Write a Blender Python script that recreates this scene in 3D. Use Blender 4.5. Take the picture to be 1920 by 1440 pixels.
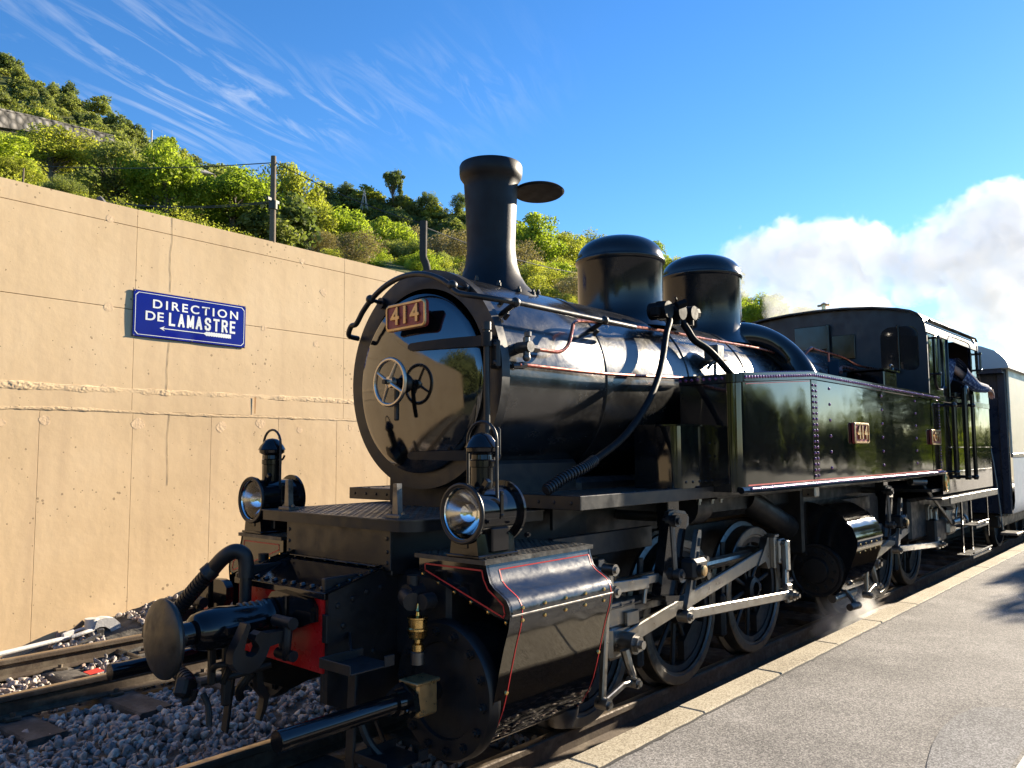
import bpy, bmesh, math, random
import numpy as np
from mathutils import Vector, Matrix, noise
for o in list(bpy.data.objects): bpy.data.objects.remove(o)
SC = bpy.context.scene
COL = SC.collection
PI = math.pi
rad = math.radians
# axes: X along the track from the engine's front to its cab, Y towards the concrete wall, Z up from rail top; metres
# ------------------------------------------------------------------ camera
CAM_P = Vector((-2.179, -3.315, 1.5))
PITCH, YAW, ROLL, FPX = rad(4.732), rad(41.369), rad(-0.365), 1517.5
CF = Vector((math.cos(PITCH)*math.cos(YAW), math.cos(PITCH)*math.sin(YAW), math.sin(PITCH)))
R0 = Vector((math.sin(YAW), -math.cos(YAW), 0)); U0 = R0.cross(CF)
CR = R0*math.cos(ROLL)+U0*math.sin(ROLL); CU = -R0*math.sin(ROLL)+U0*math.cos(ROLL)
cd = bpy.data.cameras.new('camera'); cam = bpy.data.objects.new('camera', cd); COL.objects.link(cam)
cam.matrix_world = Matrix(((CR.x, CU.x, -CF.x, CAM_P.x), (CR.y, CU.y, -CF.y, CAM_P.y), (CR.z, CU.z, -CF.z, CAM_P.z), (0, 0, 0, 1)))
cd.sensor_width = 36; cd.lens = 36*FPX/1920; cd.clip_start = .05; cd.clip_end = 3000
SC.camera = cam
# ------------------------------------------------------------------ sky and sun
SUN_AZ, SUN_EL = rad(-9.5), rad(18.6)
SUND = Vector((math.cos(SUN_EL)*math.cos(SUN_AZ), math.cos(SUN_EL)*math.sin(SUN_AZ), math.sin(SUN_EL)))
sl = bpy.data.lights.new('sun', 'SUN'); sl.energy = 5.0; sl.angle = rad(.55); sl.color = (1, .86, .66)
so = bpy.data.objects.new('sun', sl); COL.objects.link(so)
so.rotation_mode = 'QUATERNION'; so.rotation_quaternion = SUND.to_track_quat('Z', 'Y'); so.location = (60, -20, 40)
W = bpy.data.worlds.new('World'); SC.world = W; W.use_nodes = True
wt = W.node_tree; wt.nodes.clear()
def N(t, typ, **kw):
    n = t.nodes.new(typ)
    for k, v in kw.items():
        if k.startswith('i_'):
            key = k[2:]
            key = int(key) if key.isdigit() else key.replace('_', ' ')
            n.inputs[key].default_value = v
        else: setattr(n, k, v)
    return n
def build_world():
    t = wt; L = t.links.new
    out = N(t, 'ShaderNodeOutputWorld'); bg = N(t, 'ShaderNodeBackground'); bg.inputs[1].default_value = SKY_STRENGTH
    sky = N(t, 'ShaderNodeTexSky', sky_type='NISHITA', sun_disc=False)
    sky.sun_elevation = SUN_EL; sky.sun_rotation = PI/2-SUN_AZ
    sky.altitude = 200; sky.air_density = 1.0; sky.dust_density = .05; sky.ozone_density = 3.6
    # cirrus: streaks on a high plane, running towards azimuth 22 degrees
    tc = N(t, 'ShaderNodeTexCoord'); sx = N(t, 'ShaderNodeSeparateXYZ'); L(tc.outputs['Generated'], sx.inputs[0])
    zc = N(t, 'ShaderNodeMath', operation='MAXIMUM'); L(sx.outputs[2], zc.inputs[0]); zc.inputs[1].default_value = .03
    px = N(t, 'ShaderNodeMath', operation='DIVIDE'); L(sx.outputs[0], px.inputs[0]); L(zc.outputs[0], px.inputs[1])
    py = N(t, 'ShaderNodeMath', operation='DIVIDE'); L(sx.outputs[1], py.inputs[0]); L(zc.outputs[0], py.inputs[1])
    cv = N(t, 'ShaderNodeCombineXYZ'); L(px.outputs[0], cv.inputs[0]); L(py.outputs[0], cv.inputs[1])
    mp = N(t, 'ShaderNodeMapping', vector_type='TEXTURE'); mp.inputs['Rotation'].default_value = (0, 0, rad(24)); mp.inputs['Scale'].default_value = (1.0, .2, 1)
    L(cv.outputs[0], mp.inputs[0])
    n1 = N(t, 'ShaderNodeTexNoise'); n1.inputs['Scale'].default_value = 1.5; n1.inputs['Detail'].default_value = 7; n1.inputs['Roughness'].default_value = .62; n1.inputs['Distortion'].default_value = 2.2
    L(mp.outputs[0], n1.inputs['Vector'])
    n2 = N(t, 'ShaderNodeTexNoise'); n2.inputs['Scale'].default_value = 1.1; n2.inputs['Detail'].default_value = 3
    L(cv.outputs[0], n2.inputs['Vector'])
    r1 = N(t, 'ShaderNodeMapRange'); r1.inputs[1].default_value = .47; r1.inputs[2].default_value = .88; L(n1.outputs[0], r1.inputs[0])
    r2 = N(t, 'ShaderNodeMapRange'); r2.inputs[1].default_value = .38; r2.inputs[2].default_value = .62; L(n2.outputs[0], r2.inputs[0])
    # the cirrus bank itself: a soft round patch of the cloud plane over the wall and hill
    ds = N(t, 'ShaderNodeVectorMath', operation='DISTANCE'); L(cv.outputs[0], ds.inputs[0]); ds.inputs[1].default_value = CIRRUS_C
    r3 = N(t, 'ShaderNodeMapRange', interpolation_type='SMOOTHSTEP'); r3.inputs[1].default_value = 1.25; r3.inputs[2].default_value = .3; r3.inputs[3].default_value = 0; r3.inputs[4].default_value = 1
    L(ds.outputs['Value'], r3.inputs[0])
    m1 = N(t, 'ShaderNodeMath', operation='MULTIPLY'); L(r1.outputs[0], m1.inputs[0]); L(r2.outputs[0], m1.inputs[1])
    m2 = N(t, 'ShaderNodeMath', operation='MULTIPLY'); L(m1.outputs[0], m2.inputs[0]); L(r3.outputs[0], m2.inputs[1])
    m3 = N(t, 'ShaderNodeMath', operation='MULTIPLY'); L(m2.outputs[0], m3.inputs[0]); m3.inputs[1].default_value = .85; m3.use_clamp = True
    mx = N(t, 'ShaderNodeMix', data_type='RGBA'); L(m3.outputs[0], mx.inputs[0]); hs = N(t, 'ShaderNodeHueSaturation'); hs.inputs['Saturation'].default_value = 1.22; hs.inputs['Value'].default_value = 1.32; hs.inputs['Hue'].default_value = .506; L(sky.outputs[0], hs.inputs['Color']); L(hs.outputs[0], mx.inputs[6]); mx.inputs[7].default_value = CIRRUS_COL
    L(mx.outputs[2], bg.inputs[0]); L(bg.outputs[0], out.inputs[0])
SKY_STRENGTH = .055
def pxdir(x, y): return (CR*((x-960)/FPX)+CU*((720-y)/FPX)+CF).normalized()
_d = pxdir(270, 130); CIRRUS_C = (_d.x/_d.z, _d.y/_d.z, 0)
CIRRUS_COL = (5.2, 5.6, 6.2, 1)
build_world()
SC.view_settings.view_transform = 'Standard'; SC.view_settings.look = 'None'; SC.view_settings.gamma = 1
SC.view_settings.use_curve_mapping = False
SC.view_settings.exposure = 1.75
SC.cycles.max_bounces = 8; SC.cycles.volume_bounces = 6; SC.cycles.transparent_max_bounces = 12
SC.cycles.caustics_reflective = False; SC.cycles.caustics_refractive = False
SC.cycles.sample_clamp_indirect = 6; SC.cycles.volume_step_rate = 1.0; SC.cycles.volume_max_steps = 256
# ------------------------------------------------------------------ materials
MATS = {}
def mat(name, col, rough=.5, metal=0, var=.25, vs=6, rvar=.1, bump=.05, bs=60, spec=.5, coat=0, detail=5, dirt=None, dirt_s=3, dirt_t=.55, wave=0, ws=2.5, ior=None):
    m = bpy.data.materials.new(name); m.use_nodes = True; t = m.node_tree; L = t.links.new
    b = t.nodes['Principled BSDF']; b.inputs['Metallic'].default_value = metal
    b.inputs['Specular IOR Level'].default_value = spec; b.inputs['Coat Weight'].default_value = coat; b.inputs['Coat Roughness'].default_value = .04
    if ior: b.inputs['IOR'].default_value = ior
    tc = N(t, 'ShaderNodeTexCoord')
    n = N(t, 'ShaderNodeTexNoise'); n.inputs['Scale'].default_value = vs; n.inputs['Detail'].default_value = detail; L(tc.outputs['Object'], n.inputs['Vector'])
    mx = N(t, 'ShaderNodeMix', data_type='RGBA'); L(n.outputs[0], mx.inputs[0])
    mx.inputs[6].default_value = (*[c*(1-var) for c in col], 1); mx.inputs[7].default_value = (*[min(1, c*(1+var)) for c in col], 1)
    c_out = mx.outputs[2]
    if dirt:
        n3 = N(t, 'ShaderNodeTexNoise'); n3.inputs['Scale'].default_value = dirt_s; n3.inputs['Detail'].default_value = 8; n3.inputs['Roughness'].default_value = .65; L(tc.outputs['Object'], n3.inputs['Vector'])
        r = N(t, 'ShaderNodeMapRange'); r.inputs[1].default_value = dirt_t; r.inputs[2].default_value = dirt_t+.18; L(n3.outputs[0], r.inputs[0])
        m2 = N(t, 'ShaderNodeMix', data_type='RGBA'); L(r.outputs[0], m2.inputs[0]); L(c_out, m2.inputs[6]); m2.inputs[7].default_value = (*dirt, 1); c_out = m2.outputs[2]
    L(c_out, b.inputs['Base Color'])
    n2 = N(t, 'ShaderNodeTexNoise'); n2.inputs['Scale'].default_value = vs*1.7; n2.inputs['Detail'].default_value = 6; L(tc.outputs['Object'], n2.inputs['Vector'])
    mr = N(t, 'ShaderNodeMapRange'); mr.inputs[1].default_value = .3; mr.inputs[2].default_value = .7
    mr.inputs[3].default_value = max(.02, rough-rvar); mr.inputs[4].default_value = min(1, rough+rvar); L(n2.outputs[0], mr.inputs[0]); L(mr.outputs[0], b.inputs['Roughness'])
    h = None
    if bump:
        nb = N(t, 'ShaderNodeTexNoise'); nb.inputs['Scale'].default_value = bs; nb.inputs['Detail'].default_value = 4; L(tc.outputs['Object'], nb.inputs['Vector'])
        bp = N(t, 'ShaderNodeBump'); bp.inputs['Strength'].default_value = bump; bp.inputs['Distance'].default_value = .01; L(nb.outputs[0], bp.inputs['Height']); h = bp
    if wave:
        nw = N(t, 'ShaderNodeTexNoise'); nw.inputs['Scale'].default_value = ws; nw.inputs['Detail'].default_value = 1.5; L(tc.outputs['Object'], nw.inputs['Vector'])
        b2 = N(t, 'ShaderNodeBump'); b2.inputs['Strength'].default_value = wave; b2.inputs['Distance'].default_value = .02; L(nw.outputs[0], b2.inputs['Height'])
        if h: L(h.outputs[0], b2.inputs['Normal'])
        h = b2
    if h: L(h.outputs[0], b.inputs['Normal'])
    MATS[name] = m; return m
gloss = mat('gloss_black', (.005, .005, .006), .06, 0, .3, 5, .03, 0, spec=.5, wave=.22, ws=2.2, ior=1.85)
doorm = mat('polished_door_black', (.005, .005, .005), .07, 0, .3, 5, .035, .012, 9, spec=.5, wave=.10, ws=4, ior=2.1)
glossf = mat('gloss_black_flat', (.007, .007, .008), .10, 0, .3, 5, .05, .01, 30, spec=.5)
satin = mat('satin_black', (.011, .011, .012), .42, 0, .4, 7, .12, .03, 90)
under = mat('oily_black', (.010, .010, .011), .50, 0, .5, 8, .15, .06, 60, dirt=(.035, .028, .02), dirt_s=5, dirt_t=.62)
soot = mat('matt_soot_black', (.009, .009, .010), .5, 0, .4, 9, .10, .06, 120, spec=.3)
tyresteel = mat('tyre_steel', (.17, .163, .15), .42, 1, .25, 14, .12, .02, 120, dirt=(.07, .06, .05), dirt_s=6, dirt_t=.52)
steel = mat('bright_steel', (.31, .295, .27), .38, 1, .22, 14, .12, .02, 120, dirt=(.16, .13, .10), dirt_s=9, dirt_t=.60)
dsteel = mat('dark_steel', (.16, .155, .15), .42, .9, .3, 12, .12, .05, 90, dirt=(.03, .028, .025), dirt_s=7, dirt_t=.55)
copper = mat('copper_pipe', (.36, .12, .09), .3, 1, .25, 12, .1, 0)
brass = mat('brass', (.70, .48, .18), .24, 1, .2, 12, .1, 0)
oldbrass = mat('tarnished_bronze', (.56, .38, .18), .34, .8, .25, 20, .1, .03, 90)
redp = mat('red_paint', (.62, .014, .014), .28, 0, .2, 5, .1, .02, 50, dirt=(.10, .012, .012), dirt_s=5, dirt_t=.60)
platered = mat('plate_red_enamel', (.36, .05, .04), .4, 0, .2, 14, .1, .03, 80)
lining = mat('red_lining', (.55, .03, .03), .4, 0, .1, 10, .05, 0)
rubber = mat('black_rubber', (.014, .014, .015), .48, 0, .3, 12, .1, .05, 80)
glass = mat('dark_glass', (.01, .012, .014), .04, 0, .1, 4, .02, 0, spec=.6)
greydome = mat('greasy_black', (.012, .013, .014), .17, 0, .4, 4, .09, .01, 40, spec=.5, dirt=(.03, .03, .028), dirt_s=6, dirt_t=.6)
silver = mat('polished_reflector', (.92, .92, .90), .16, 1, .04, 6, .05, .03, 14)
treadm = mat('worn_tread_plate', (.055, .053, .05), .42, .35, .4, 12, .15, .15, 70, dirt=(.16, .15, .13), dirt_s=7, dirt_t=.52)
def boiler_mat():
    m = bpy.data.materials.new('wiped_boiler_black'); m.use_nodes = True; t = m.node_tree; L = t.links.new; b = t.nodes['Principled BSDF']
    tc = N(t, 'ShaderNodeTexCoord'); mp = N(t, 'ShaderNodeMapping'); mp.inputs['Rotation'].default_value = (.5, .6, .4); mp.inputs['Scale'].default_value = (1, 2.2, 1); L(tc.outputs['Object'], mp.inputs[0])
    n = N(t, 'ShaderNodeTexNoise'); n.inputs['Scale'].default_value = 3.2; n.inputs['Detail'].default_value = 9; n.inputs['Roughness'].default_value = .66; n.inputs['Distortion'].default_value = 1.2; L(mp.outputs[0], n.inputs['Vector'])
    n2 = N(t, 'ShaderNodeTexNoise'); n2.inputs['Scale'].default_value = 22; n2.inputs['Detail'].default_value = 6; n2.inputs['Distortion'].default_value = 1.2; L(mp.outputs[0], n2.inputs['Vector'])
    ad = N(t, 'ShaderNodeMath', operation='MULTIPLY_ADD'); L(n2.outputs[0], ad.inputs[0]); ad.inputs[1].default_value = .35; L(n.outputs[0], ad.inputs[2])
    r = N(t, 'ShaderNodeMapRange'); r.inputs[1].default_value = .5; r.inputs[2].default_value = .85; r.inputs[3].default_value = .17; r.inputs[4].default_value = .29; L(ad.outputs[0], r.inputs[0]); L(r.outputs[0], b.inputs['Roughness'])
    c = N(t, 'ShaderNodeMapRange'); c.inputs[1].default_value = .55; c.inputs[2].default_value = .9; L(ad.outputs[0], c.inputs[0])
    mx = N(t, 'ShaderNodeMix', data_type='RGBA'); L(c.outputs[0], mx.inputs[0]); mx.inputs[6].default_value = (.006, .006, .007, 1); mx.inputs[7].default_value = (.014, .014, .014, 1); L(mx.outputs[2], b.inputs['Base Color'])
    b.inputs['IOR'].default_value = 1.8
    bp = N(t, 'ShaderNodeBump'); bp.inputs['Strength'].default_value = .05; bp.inputs['Distance'].default_value = .01; L(n2.outputs[0], bp.inputs['Height']); L(bp.outputs[0], b.inputs['Normal'])
    return m
boilerm = boiler_mat()
deadblack = mat('dead_black', (.006, .006, .0065), .6, 0, .3, 12, .1, .05, 80, spec=.15)
wheelm = mat('worn_hand_wheel', (.58, .52, .43), .32, 1, .15, 12, .08, .02, 90)
buffm = mat('greasy_buffer_steel', (.085, .082, .076), .45, .85, .4, 9, .14, .12, 30, dirt=(.03, .028, .024), dirt_s=6, dirt_t=.5)
rivetm = mat('purple_black_rivet', (.20, .085, .22), .24, .75, .3, 20, .08, 0)
# ------------------------------------------------------------------ mesh builder
class MB:
    def __init__(s): s.v = []; s.f = []
    def add(s, vs, fs):
        o = len(s.v); s.v += [tuple(v) for v in vs]; s.f += [tuple(i+o for i in f) for f in fs]; return s
    def box(s, x0, x1, y0, y1, z0, z1, b=0.0, M=None):
        c = ((x0+x1)/2, (y0+y1)/2, (z0+z1)/2); h = (abs(x1-x0)/2, abs(y1-y0)/2, abs(z1-z0)/2)
        return s.obox(c, h, None, b, M)
    def obox(s, c, h, R=None, b=0.0, M=None):
        c = Vector(c); b = min(b, min(h)*.9)
        if b <= 0:
            vs = [Vector((sx*h[0], sy*h[1], sz*h[2])) for sx in (-1, 1) for sy in (-1, 1) for sz in (-1, 1)]
            fs = [(0, 1, 3, 2), (4, 6, 7, 5), (0, 4, 5, 1), (2, 3, 7, 6), (0, 2, 6, 4), (1, 5, 7, 3)]
        else:
            vs = []; idx = {}
            for sx in (-1, 1):
                for sy in (-1, 1):
                    for sz in (-1, 1):
                        for a in range(3):
                            p = [sx*(h[0]-b), sy*(h[1]-b), sz*(h[2]-b)]; p[a] = (sx, sy, sz)[a]*h[a]
                            idx[(sx, sy, sz, a)] = len(vs); vs.append(Vector(p))
            fs = []
            q = [(-1, -1), (-1, 1), (1, 1), (1, -1)]
            for sg in (-1, 1):
                fs.append([idx[(sg, a, c2, 0)] for a, c2 in q]); fs.append([idx[(a, sg, c2, 1)] for a, c2 in q]); fs.append([idx[(a, c2, sg, 2)] for a, c2 in q])
            for s1 in (-1, 1):
                for s2 in (-1, 1):
                    fs.append([idx[(s1, s2, -1, 0)], idx[(s1, s2, 1, 0)], idx[(s1, s2, 1, 1)], idx[(s1, s2, -1, 1)]])
                    fs.append([idx[(s1, -1, s2, 0)], idx[(s1, 1, s2, 0)], idx[(s1, 1, s2, 2)], idx[(s1, -1, s2, 2)]])
                    fs.append([idx[(-1, s1, s2, 1)], idx[(1, s1, s2, 1)], idx[(1, s1, s2, 2)], idx[(-1, s1, s2, 2)]])
                    for s3 in (-1, 1): fs.append([idx[(s1, s2, s3, a)] for a in range(3)])
        if R is not None: vs = [R @ v for v in vs]
        vs = [v+c for v in vs]
        if M is not None: vs = [M @ v for v in vs]
        return s.add(vs, fs)
    def bar(s, p0, p1, w, t, up=(0, 0, 1), b=.004):       # flat bar from p0 to p1: w along 'up', t across
        p0 = Vector(p0); p1 = Vector(p1); d = p1-p0; x = d.normalized(); y = Vector(up).cross(x).normalized(); z = x.cross(y)
        R = Matrix((x, y, z)).transposed()
        return s.obox((p0+p1)/2, (d.length/2, t/2, w/2), R, b)
    def cyl(s, p0, p1, r0, r1=None, n=24, caps=True):
        p0 = Vector(p0); p1 = Vector(p1); L = (p1-p0).length
        return s.lathe([(0, 0), (r0, 0), (r0 if r1 is None else r1, L), (0, L)] if caps else [(r0, 0), (r0 if r1 is None else r1, L)], p0, p1-p0, n)
    def lathe(s, prof, o, axis, n=32, a0=0, a1=2*PI):
        o = Vector(o); ax = Vector(axis).normalized(); t = Vector((0, 0, 1)) if abs(ax.z) < .9 else Vector((1, 0, 0))
        u = ax.cross(t).normalized(); w = ax.cross(u)
        full = abs(a1-a0-2*PI) < 1e-6; m = n if full else n+1
        vs = []; rows = []
        for r, h in prof:
            if r < 1e-6: rows.append([len(vs)]); vs.append(o+ax*h)
            else:
                rows.append(list(range(len(vs), len(vs)+m)))
                for i in range(m):
                    a = a0+(a1-a0)*i/n; vs.append(o+ax*h+(u*math.cos(a)+w*math.sin(a))*r)
        fs = []
        for A, B in zip(rows, rows[1:]):
            for i in range(n):
                j = (i+1) % m
                if len(A) == 1 and len(B) == 1: continue
                if len(A) == 1: fs.append((A[0], B[j], B[i]))
                elif len(B) == 1: fs.append((A[i], A[j], B[0]))
                else: fs.append((A[i], A[j], B[j], B[i]))
        return s.add(vs, fs)
    def tube(s, pts, r, n=10, sub=6, caps=True, closed=False):
        P = [Vector(p) for p in pts]
        if sub > 1 and len(P) > 2: P = catmull(P, sub, closed)
        rs = r if isinstance(r, (list, tuple)) else None
        vs = []; m = len(P); prev = None
        for i, p in enumerate(P):
            if closed: d = P[(i+1) % m]-P[i-1]
            else: d = P[min(i+1, m-1)]-P[max(i-1, 0)]
            d.normalize()
            if prev is None:
                t = Vector((0, 0, 1)) if abs(d.z) < .9 else Vector((1, 0, 0)); u = d.cross(t).normalized()
            else:
                u = (prev-d*prev.dot(d)).normalized()
            prev = u; w = d.cross(u)
            rr = r if rs is None else rs[0]+(rs[1]-rs[0])*i/(m-1)
            for k in range(n):
                a = 2*PI*k/n; vs.append(p+(u*math.cos(a)+w*math.sin(a))*rr)
        fs = []
        for i in range(m if closed else m-1):
            for k in range(n):
                a = i*n+k; b2 = i*n+(k+1) % n; c = ((i+1) % m)*n+(k+1) % n; d2 = ((i+1) % m)*n+k
                fs.append((a, b2, c, d2))
        if caps and not closed: fs.append(tuple(range(n-1, -1, -1))); fs.append(tuple(range((m-1)*n, m*n)))
        return s.add(vs, fs)
    def prism(s, poly, o, u, v, d):                       # polygon (a,b) -> o+a*u+b*v, extruded by vector d
        o = Vector(o); u = Vector(u); v = Vector(v); d = Vector(d); n = len(poly)
        vs = [o+u*a+v*b for a, b in poly]; vs += [p+d for p in vs]
        fs = [tuple(range(n)), tuple(range(2*n-1, n-1, -1))]+[(i, (i+1) % n, n+(i+1) % n, n+i) for i in range(n)]
        return s.add(vs, fs)
    def strip(s, poly, o, u, v, d):                       # open sheet: polyline extruded by d
        o = Vector(o); u = Vector(u); v = Vector(v); d = Vector(d); n = len(poly)
        vs = [o+u*a+v*b for a, b in poly]; vs += [p+d for p in vs]
        return s.add(vs, [(i, i+1, n+i+1, n+i) for i in range(n-1)])
    def sph(s, c, r, n=14, m=8, sc=(1, 1, 1)):
        c = Vector(c); vs = [c+Vector((0, 0, -r*sc[2]))]
        for j in range(1, m):
            a = -PI/2+PI*j/m
            for i in range(n): vs.append(c+Vector((math.cos(a)*math.cos(2*PI*i/n)*r*sc[0], math.cos(a)*math.sin(2*PI*i/n)*r*sc[1], math.sin(a)*r*sc[2])))
        vs.append(c+Vector((0, 0, r*sc[2]))); T = len(vs)-1; fs = []
        for i in range(n):
            k = (i+1) % n; fs.append((0, 1+k, 1+i)); fs.append((T, T-n+i, T-n+k))
            for j in range(m-2): fs.append((1+j*n+i, 1+j*n+k, 1+(j+1)*n+k, 1+(j+1)*n+i))
        return s.add(vs, fs)
    def torus(s, c, ax, R, r, n=40, m=10, a0=0, a1=2*PI):
        c = Vector(c); ax = Vector(ax).normalized(); t = Vector((0, 0, 1)) if abs(ax.z) < .9 else Vector((1, 0, 0)); u = ax.cross(t).normalized(); w = ax.cross(u)
        full = abs(a1-a0-2*PI) < 1e-6
        pts = [c+(u*math.cos(a0+(a1-a0)*i/n)+w*math.sin(a0+(a1-a0)*i/n))*R for i in range(n if full else n+1)]
        return s.tube(pts, r, m, 1, True, full)
    def rivets(s, pts, nrm, r=.012, n=6):
        for p in pts: s.lathe([(r, 0), (r*.75, r*.5), (0, r*.72)], p, nrm, n)
        return s
    def bolts(s, pts, nrm, r=.016, h=.014):
        for p in pts:
            s.lathe([(r, 0), (r, h), (0, h)], p, nrm, 6); s.lathe([(r*.55, h), (r*.55, h*1.7), (0, h*1.7)], p, nrm, 8)
        return s
    def build(s, name, m, parent=None, ang=35, smooth=True, kind=None, normals=True):
        me = bpy.data.meshes.new(name); me.from_pydata(s.v, [], s.f)
        if normals:
            bm = bmesh.new(); bm.from_mesh(me); bmesh.ops.recalc_face_normals(bm, faces=bm.faces); bm.to_mesh(me); bm.free()
        if smooth:
            me.shade_smooth()
            try: me.set_sharp_from_angle(angle=rad(ang))
            except Exception: pass
        me.materials.append(m)
        o = bpy.data.objects.new(name, me); COL.objects.link(o)
        if parent: o.parent = parent
        if kind: o['kind'] = kind
        return o
def catmull(P, sub, closed=False):
    out = []; n = len(P)
    for i in range(n if closed else n-1):
        p0 = P[i-1] if (i > 0 or closed) else P[0]*2-P[1]; p1 = P[i]; p2 = P[(i+1) % n]; p3 = P[(i+2) % n] if (i+2 < n or closed) else P[-1]*2-P[-2]
        for k in range(sub):
            t = k/sub
            out.append(.5*((2*p1)+(p2-p0)*t+(2*p0-5*p1+4*p2-p3)*t*t+(3*p1-p0-3*p2+p3)*t**3))
    if not closed: out.append(P[-1])
    return out
def empty(name, loc=(0, 0, 0), rz=0):
    o = bpy.data.objects.new(name, None); COL.objects.link(o); o.location = loc; o.rotation_euler = (0, 0, rz); o.empty_display_size = .2; return o
def tag(o, label=None, cat=None, group=None, kind=None):
    if label: o['label'] = label
    if cat: o['category'] = cat
    if group: o['group'] = group
    if kind: o['kind'] = kind
    return o
def dup(o, parent=None, loc=None, scale=None):
    c = o.copy(); COL.objects.link(c)
    c.parent = parent if parent is not None else o.parent
    if loc is not None: c.location = loc
    if scale is not None: c.scale = scale
    for ch in [k for k in COL.objects if k.parent == o]:
        dup(ch, c)
    return c
def text_mesh(txt, size=1, extrude=.002, offset=0, spacing=1, sx=1):
    cu = bpy.data.curves.new('lettering_curve', 'FONT'); cu.body = txt; cu.size = size; cu.extrude = extrude; cu.offset = offset; cu.space_character = spacing
    cu.align_x = 'CENTER'; cu.align_y = 'CENTER'
    ob = bpy.data.objects.new('lettering_tmp', cu); COL.objects.link(ob)
    dg = bpy.context.evaluated_depsgraph_get(); me = bpy.data.meshes.new_from_object(ob.evaluated_get(dg))
    bpy.data.objects.remove(ob); bpy.data.curves.remove(cu)
    for v in me.vertices: v.co.x *= sx
    return me
def text_obj(name, txt, m, parent, M, **kw):
    me = text_mesh(txt, **kw); me.transform(M); me.materials.clear(); me.materials.append(m)
    o = bpy.data.objects.new(name, me); COL.objects.link(o); o.parent = parent; return o
def frame_M(o, u, v):                                      # text plane: x->u, y->v
    u = Vector(u).normalized(); v = Vector(v).normalized(); w = u.cross(v)
    M = Matrix((u, v, w)).transposed().to_4x4(); M.translation = Vector(o); return M
# ================================================================== the steam locomotive
random.seed(4)
LOCO = tag(empty('steam_locomotive', (0, 0, 0)), 'glossy black tank steam locomotive with tall chimney and two domes standing at the platform', 'locomotive')
BZ = 1.9                                                     # boiler centre height
def B(mb, name, m, parent=LOCO, **k): return mb.build(name, m, parent, **k)
# ---- boiler, smokebox
b = MB(); b.lathe([(.50, .826), (.604, .826), (.604, .885), (.590, .892), (.590, .9)], (0, 0, BZ), (1, 0, 0), 96); SMOKE = B(b, 'smokebox_ring', satin)
b = MB(); b.lathe([(.588, .89), (.588, 1.30), (.588, 1.775), (.585, 1.78)], (0, 0, BZ), (1, 0, 0), 96); B(b, 'smokebox', boilerm)
b = MB(); b.lathe([(.585, 1.76), (.585, 2.76), (.585, 3.8), (.585, 5.0)], (0, 0, BZ), (1, 0, 0), 96); B(b, 'boiler', boilerm)
for x in (1.80, 2.79, 3.72):
    b = MB(); b.lathe([(.586, -.032), (.592, -.030), (.592, .030), (.586, .032)], (x, 0, BZ), (1, 0, 0), 96); B(b, 'boiler_band', boilerm)
b = MB(); b.lathe([(.3, 4.93), (.56, 4.94), (.615, 4.99), (.63, 5.06), (.63, 6.69)], (0, 0, BZ-.02), (1, 0, 0), 64); B(b, 'firebox_casing', boilerm)
b = MB(); b.box(.93, 1.72, -.40, .40, 1.12, 1.45, .02); b.box(.98, 1.66, -.52, .52, 1.0, 1.2, .02); B(b, 'smokebox_saddle', under)
# door
DZ = 1.875
def doorx(y, z): return .712+(y*y+(z-DZ)**2)/2.72
b = MB(); prof = [(0, 0)]
for i in range(1, 19):
    r = .485*i/18; prof.append((r, r*r/2.72))
prof += [(.492, .0925), (.494, .115), (.494, .13)]
b.lathe(prof, (.712, 0, DZ), (1, 0, 0), 96); DOOR = B(b, 'smokebox_door', doorm)
for z, y1 in ((2.062, -.02), (1.478, .03)):
    b = MB(); ys = [-.535, -.45, -.36, -.27, -.18, -.1, y1-.02, y1]; w = [.028, .028, .027, .026, .024, .022, .020, .008]
    vs = []
    for y, h in zip(ys, w):
        x = doorx(max(y, -.47), z); vs += [(x-.014, y, z-h), (x-.014, y, z+h), (x+.01, y, z+h), (x+.01, y, z-h)]
    n = len(ys); fs = [(4*i+k, 4*i+4+k, 4*i+4+(k+1) % 4, 4*i+(k+1) % 4) for i in range(n-1) for k in range(4)]+[(0, 1, 2, 3), (4*n-4, 4*n-3, 4*n-2, 4*n-1)]
    b.add(vs, fs); b.cyl((.775, -.545, z-.036), (.775, -.545, z+.036), .027, n=16); B(b, 'hinge_strap', soot, DOOR)
b = MB(); b.cyl((.775, -.545, 1.40), (.775, -.545, 2.125), .0165, n=14)
for z in (2.13, 1.43): b.cyl((.775, -.545, z-.02), (.775, -.545, z+.02), .024, n=14)
B(b, 'hinge_rod', satin, DOOR)
for z in (1.99, 1.545):
    b = MB(); b.box(.80, .829, -.60, -.53, z-.075, z+.075, .012); b.rivets([(.80, -.575, z+.045), (.80, -.575, z-.045)], (-1, 0, 0), .016, 8); B(b, 'hinge_bracket', satin, DOOR)
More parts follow.
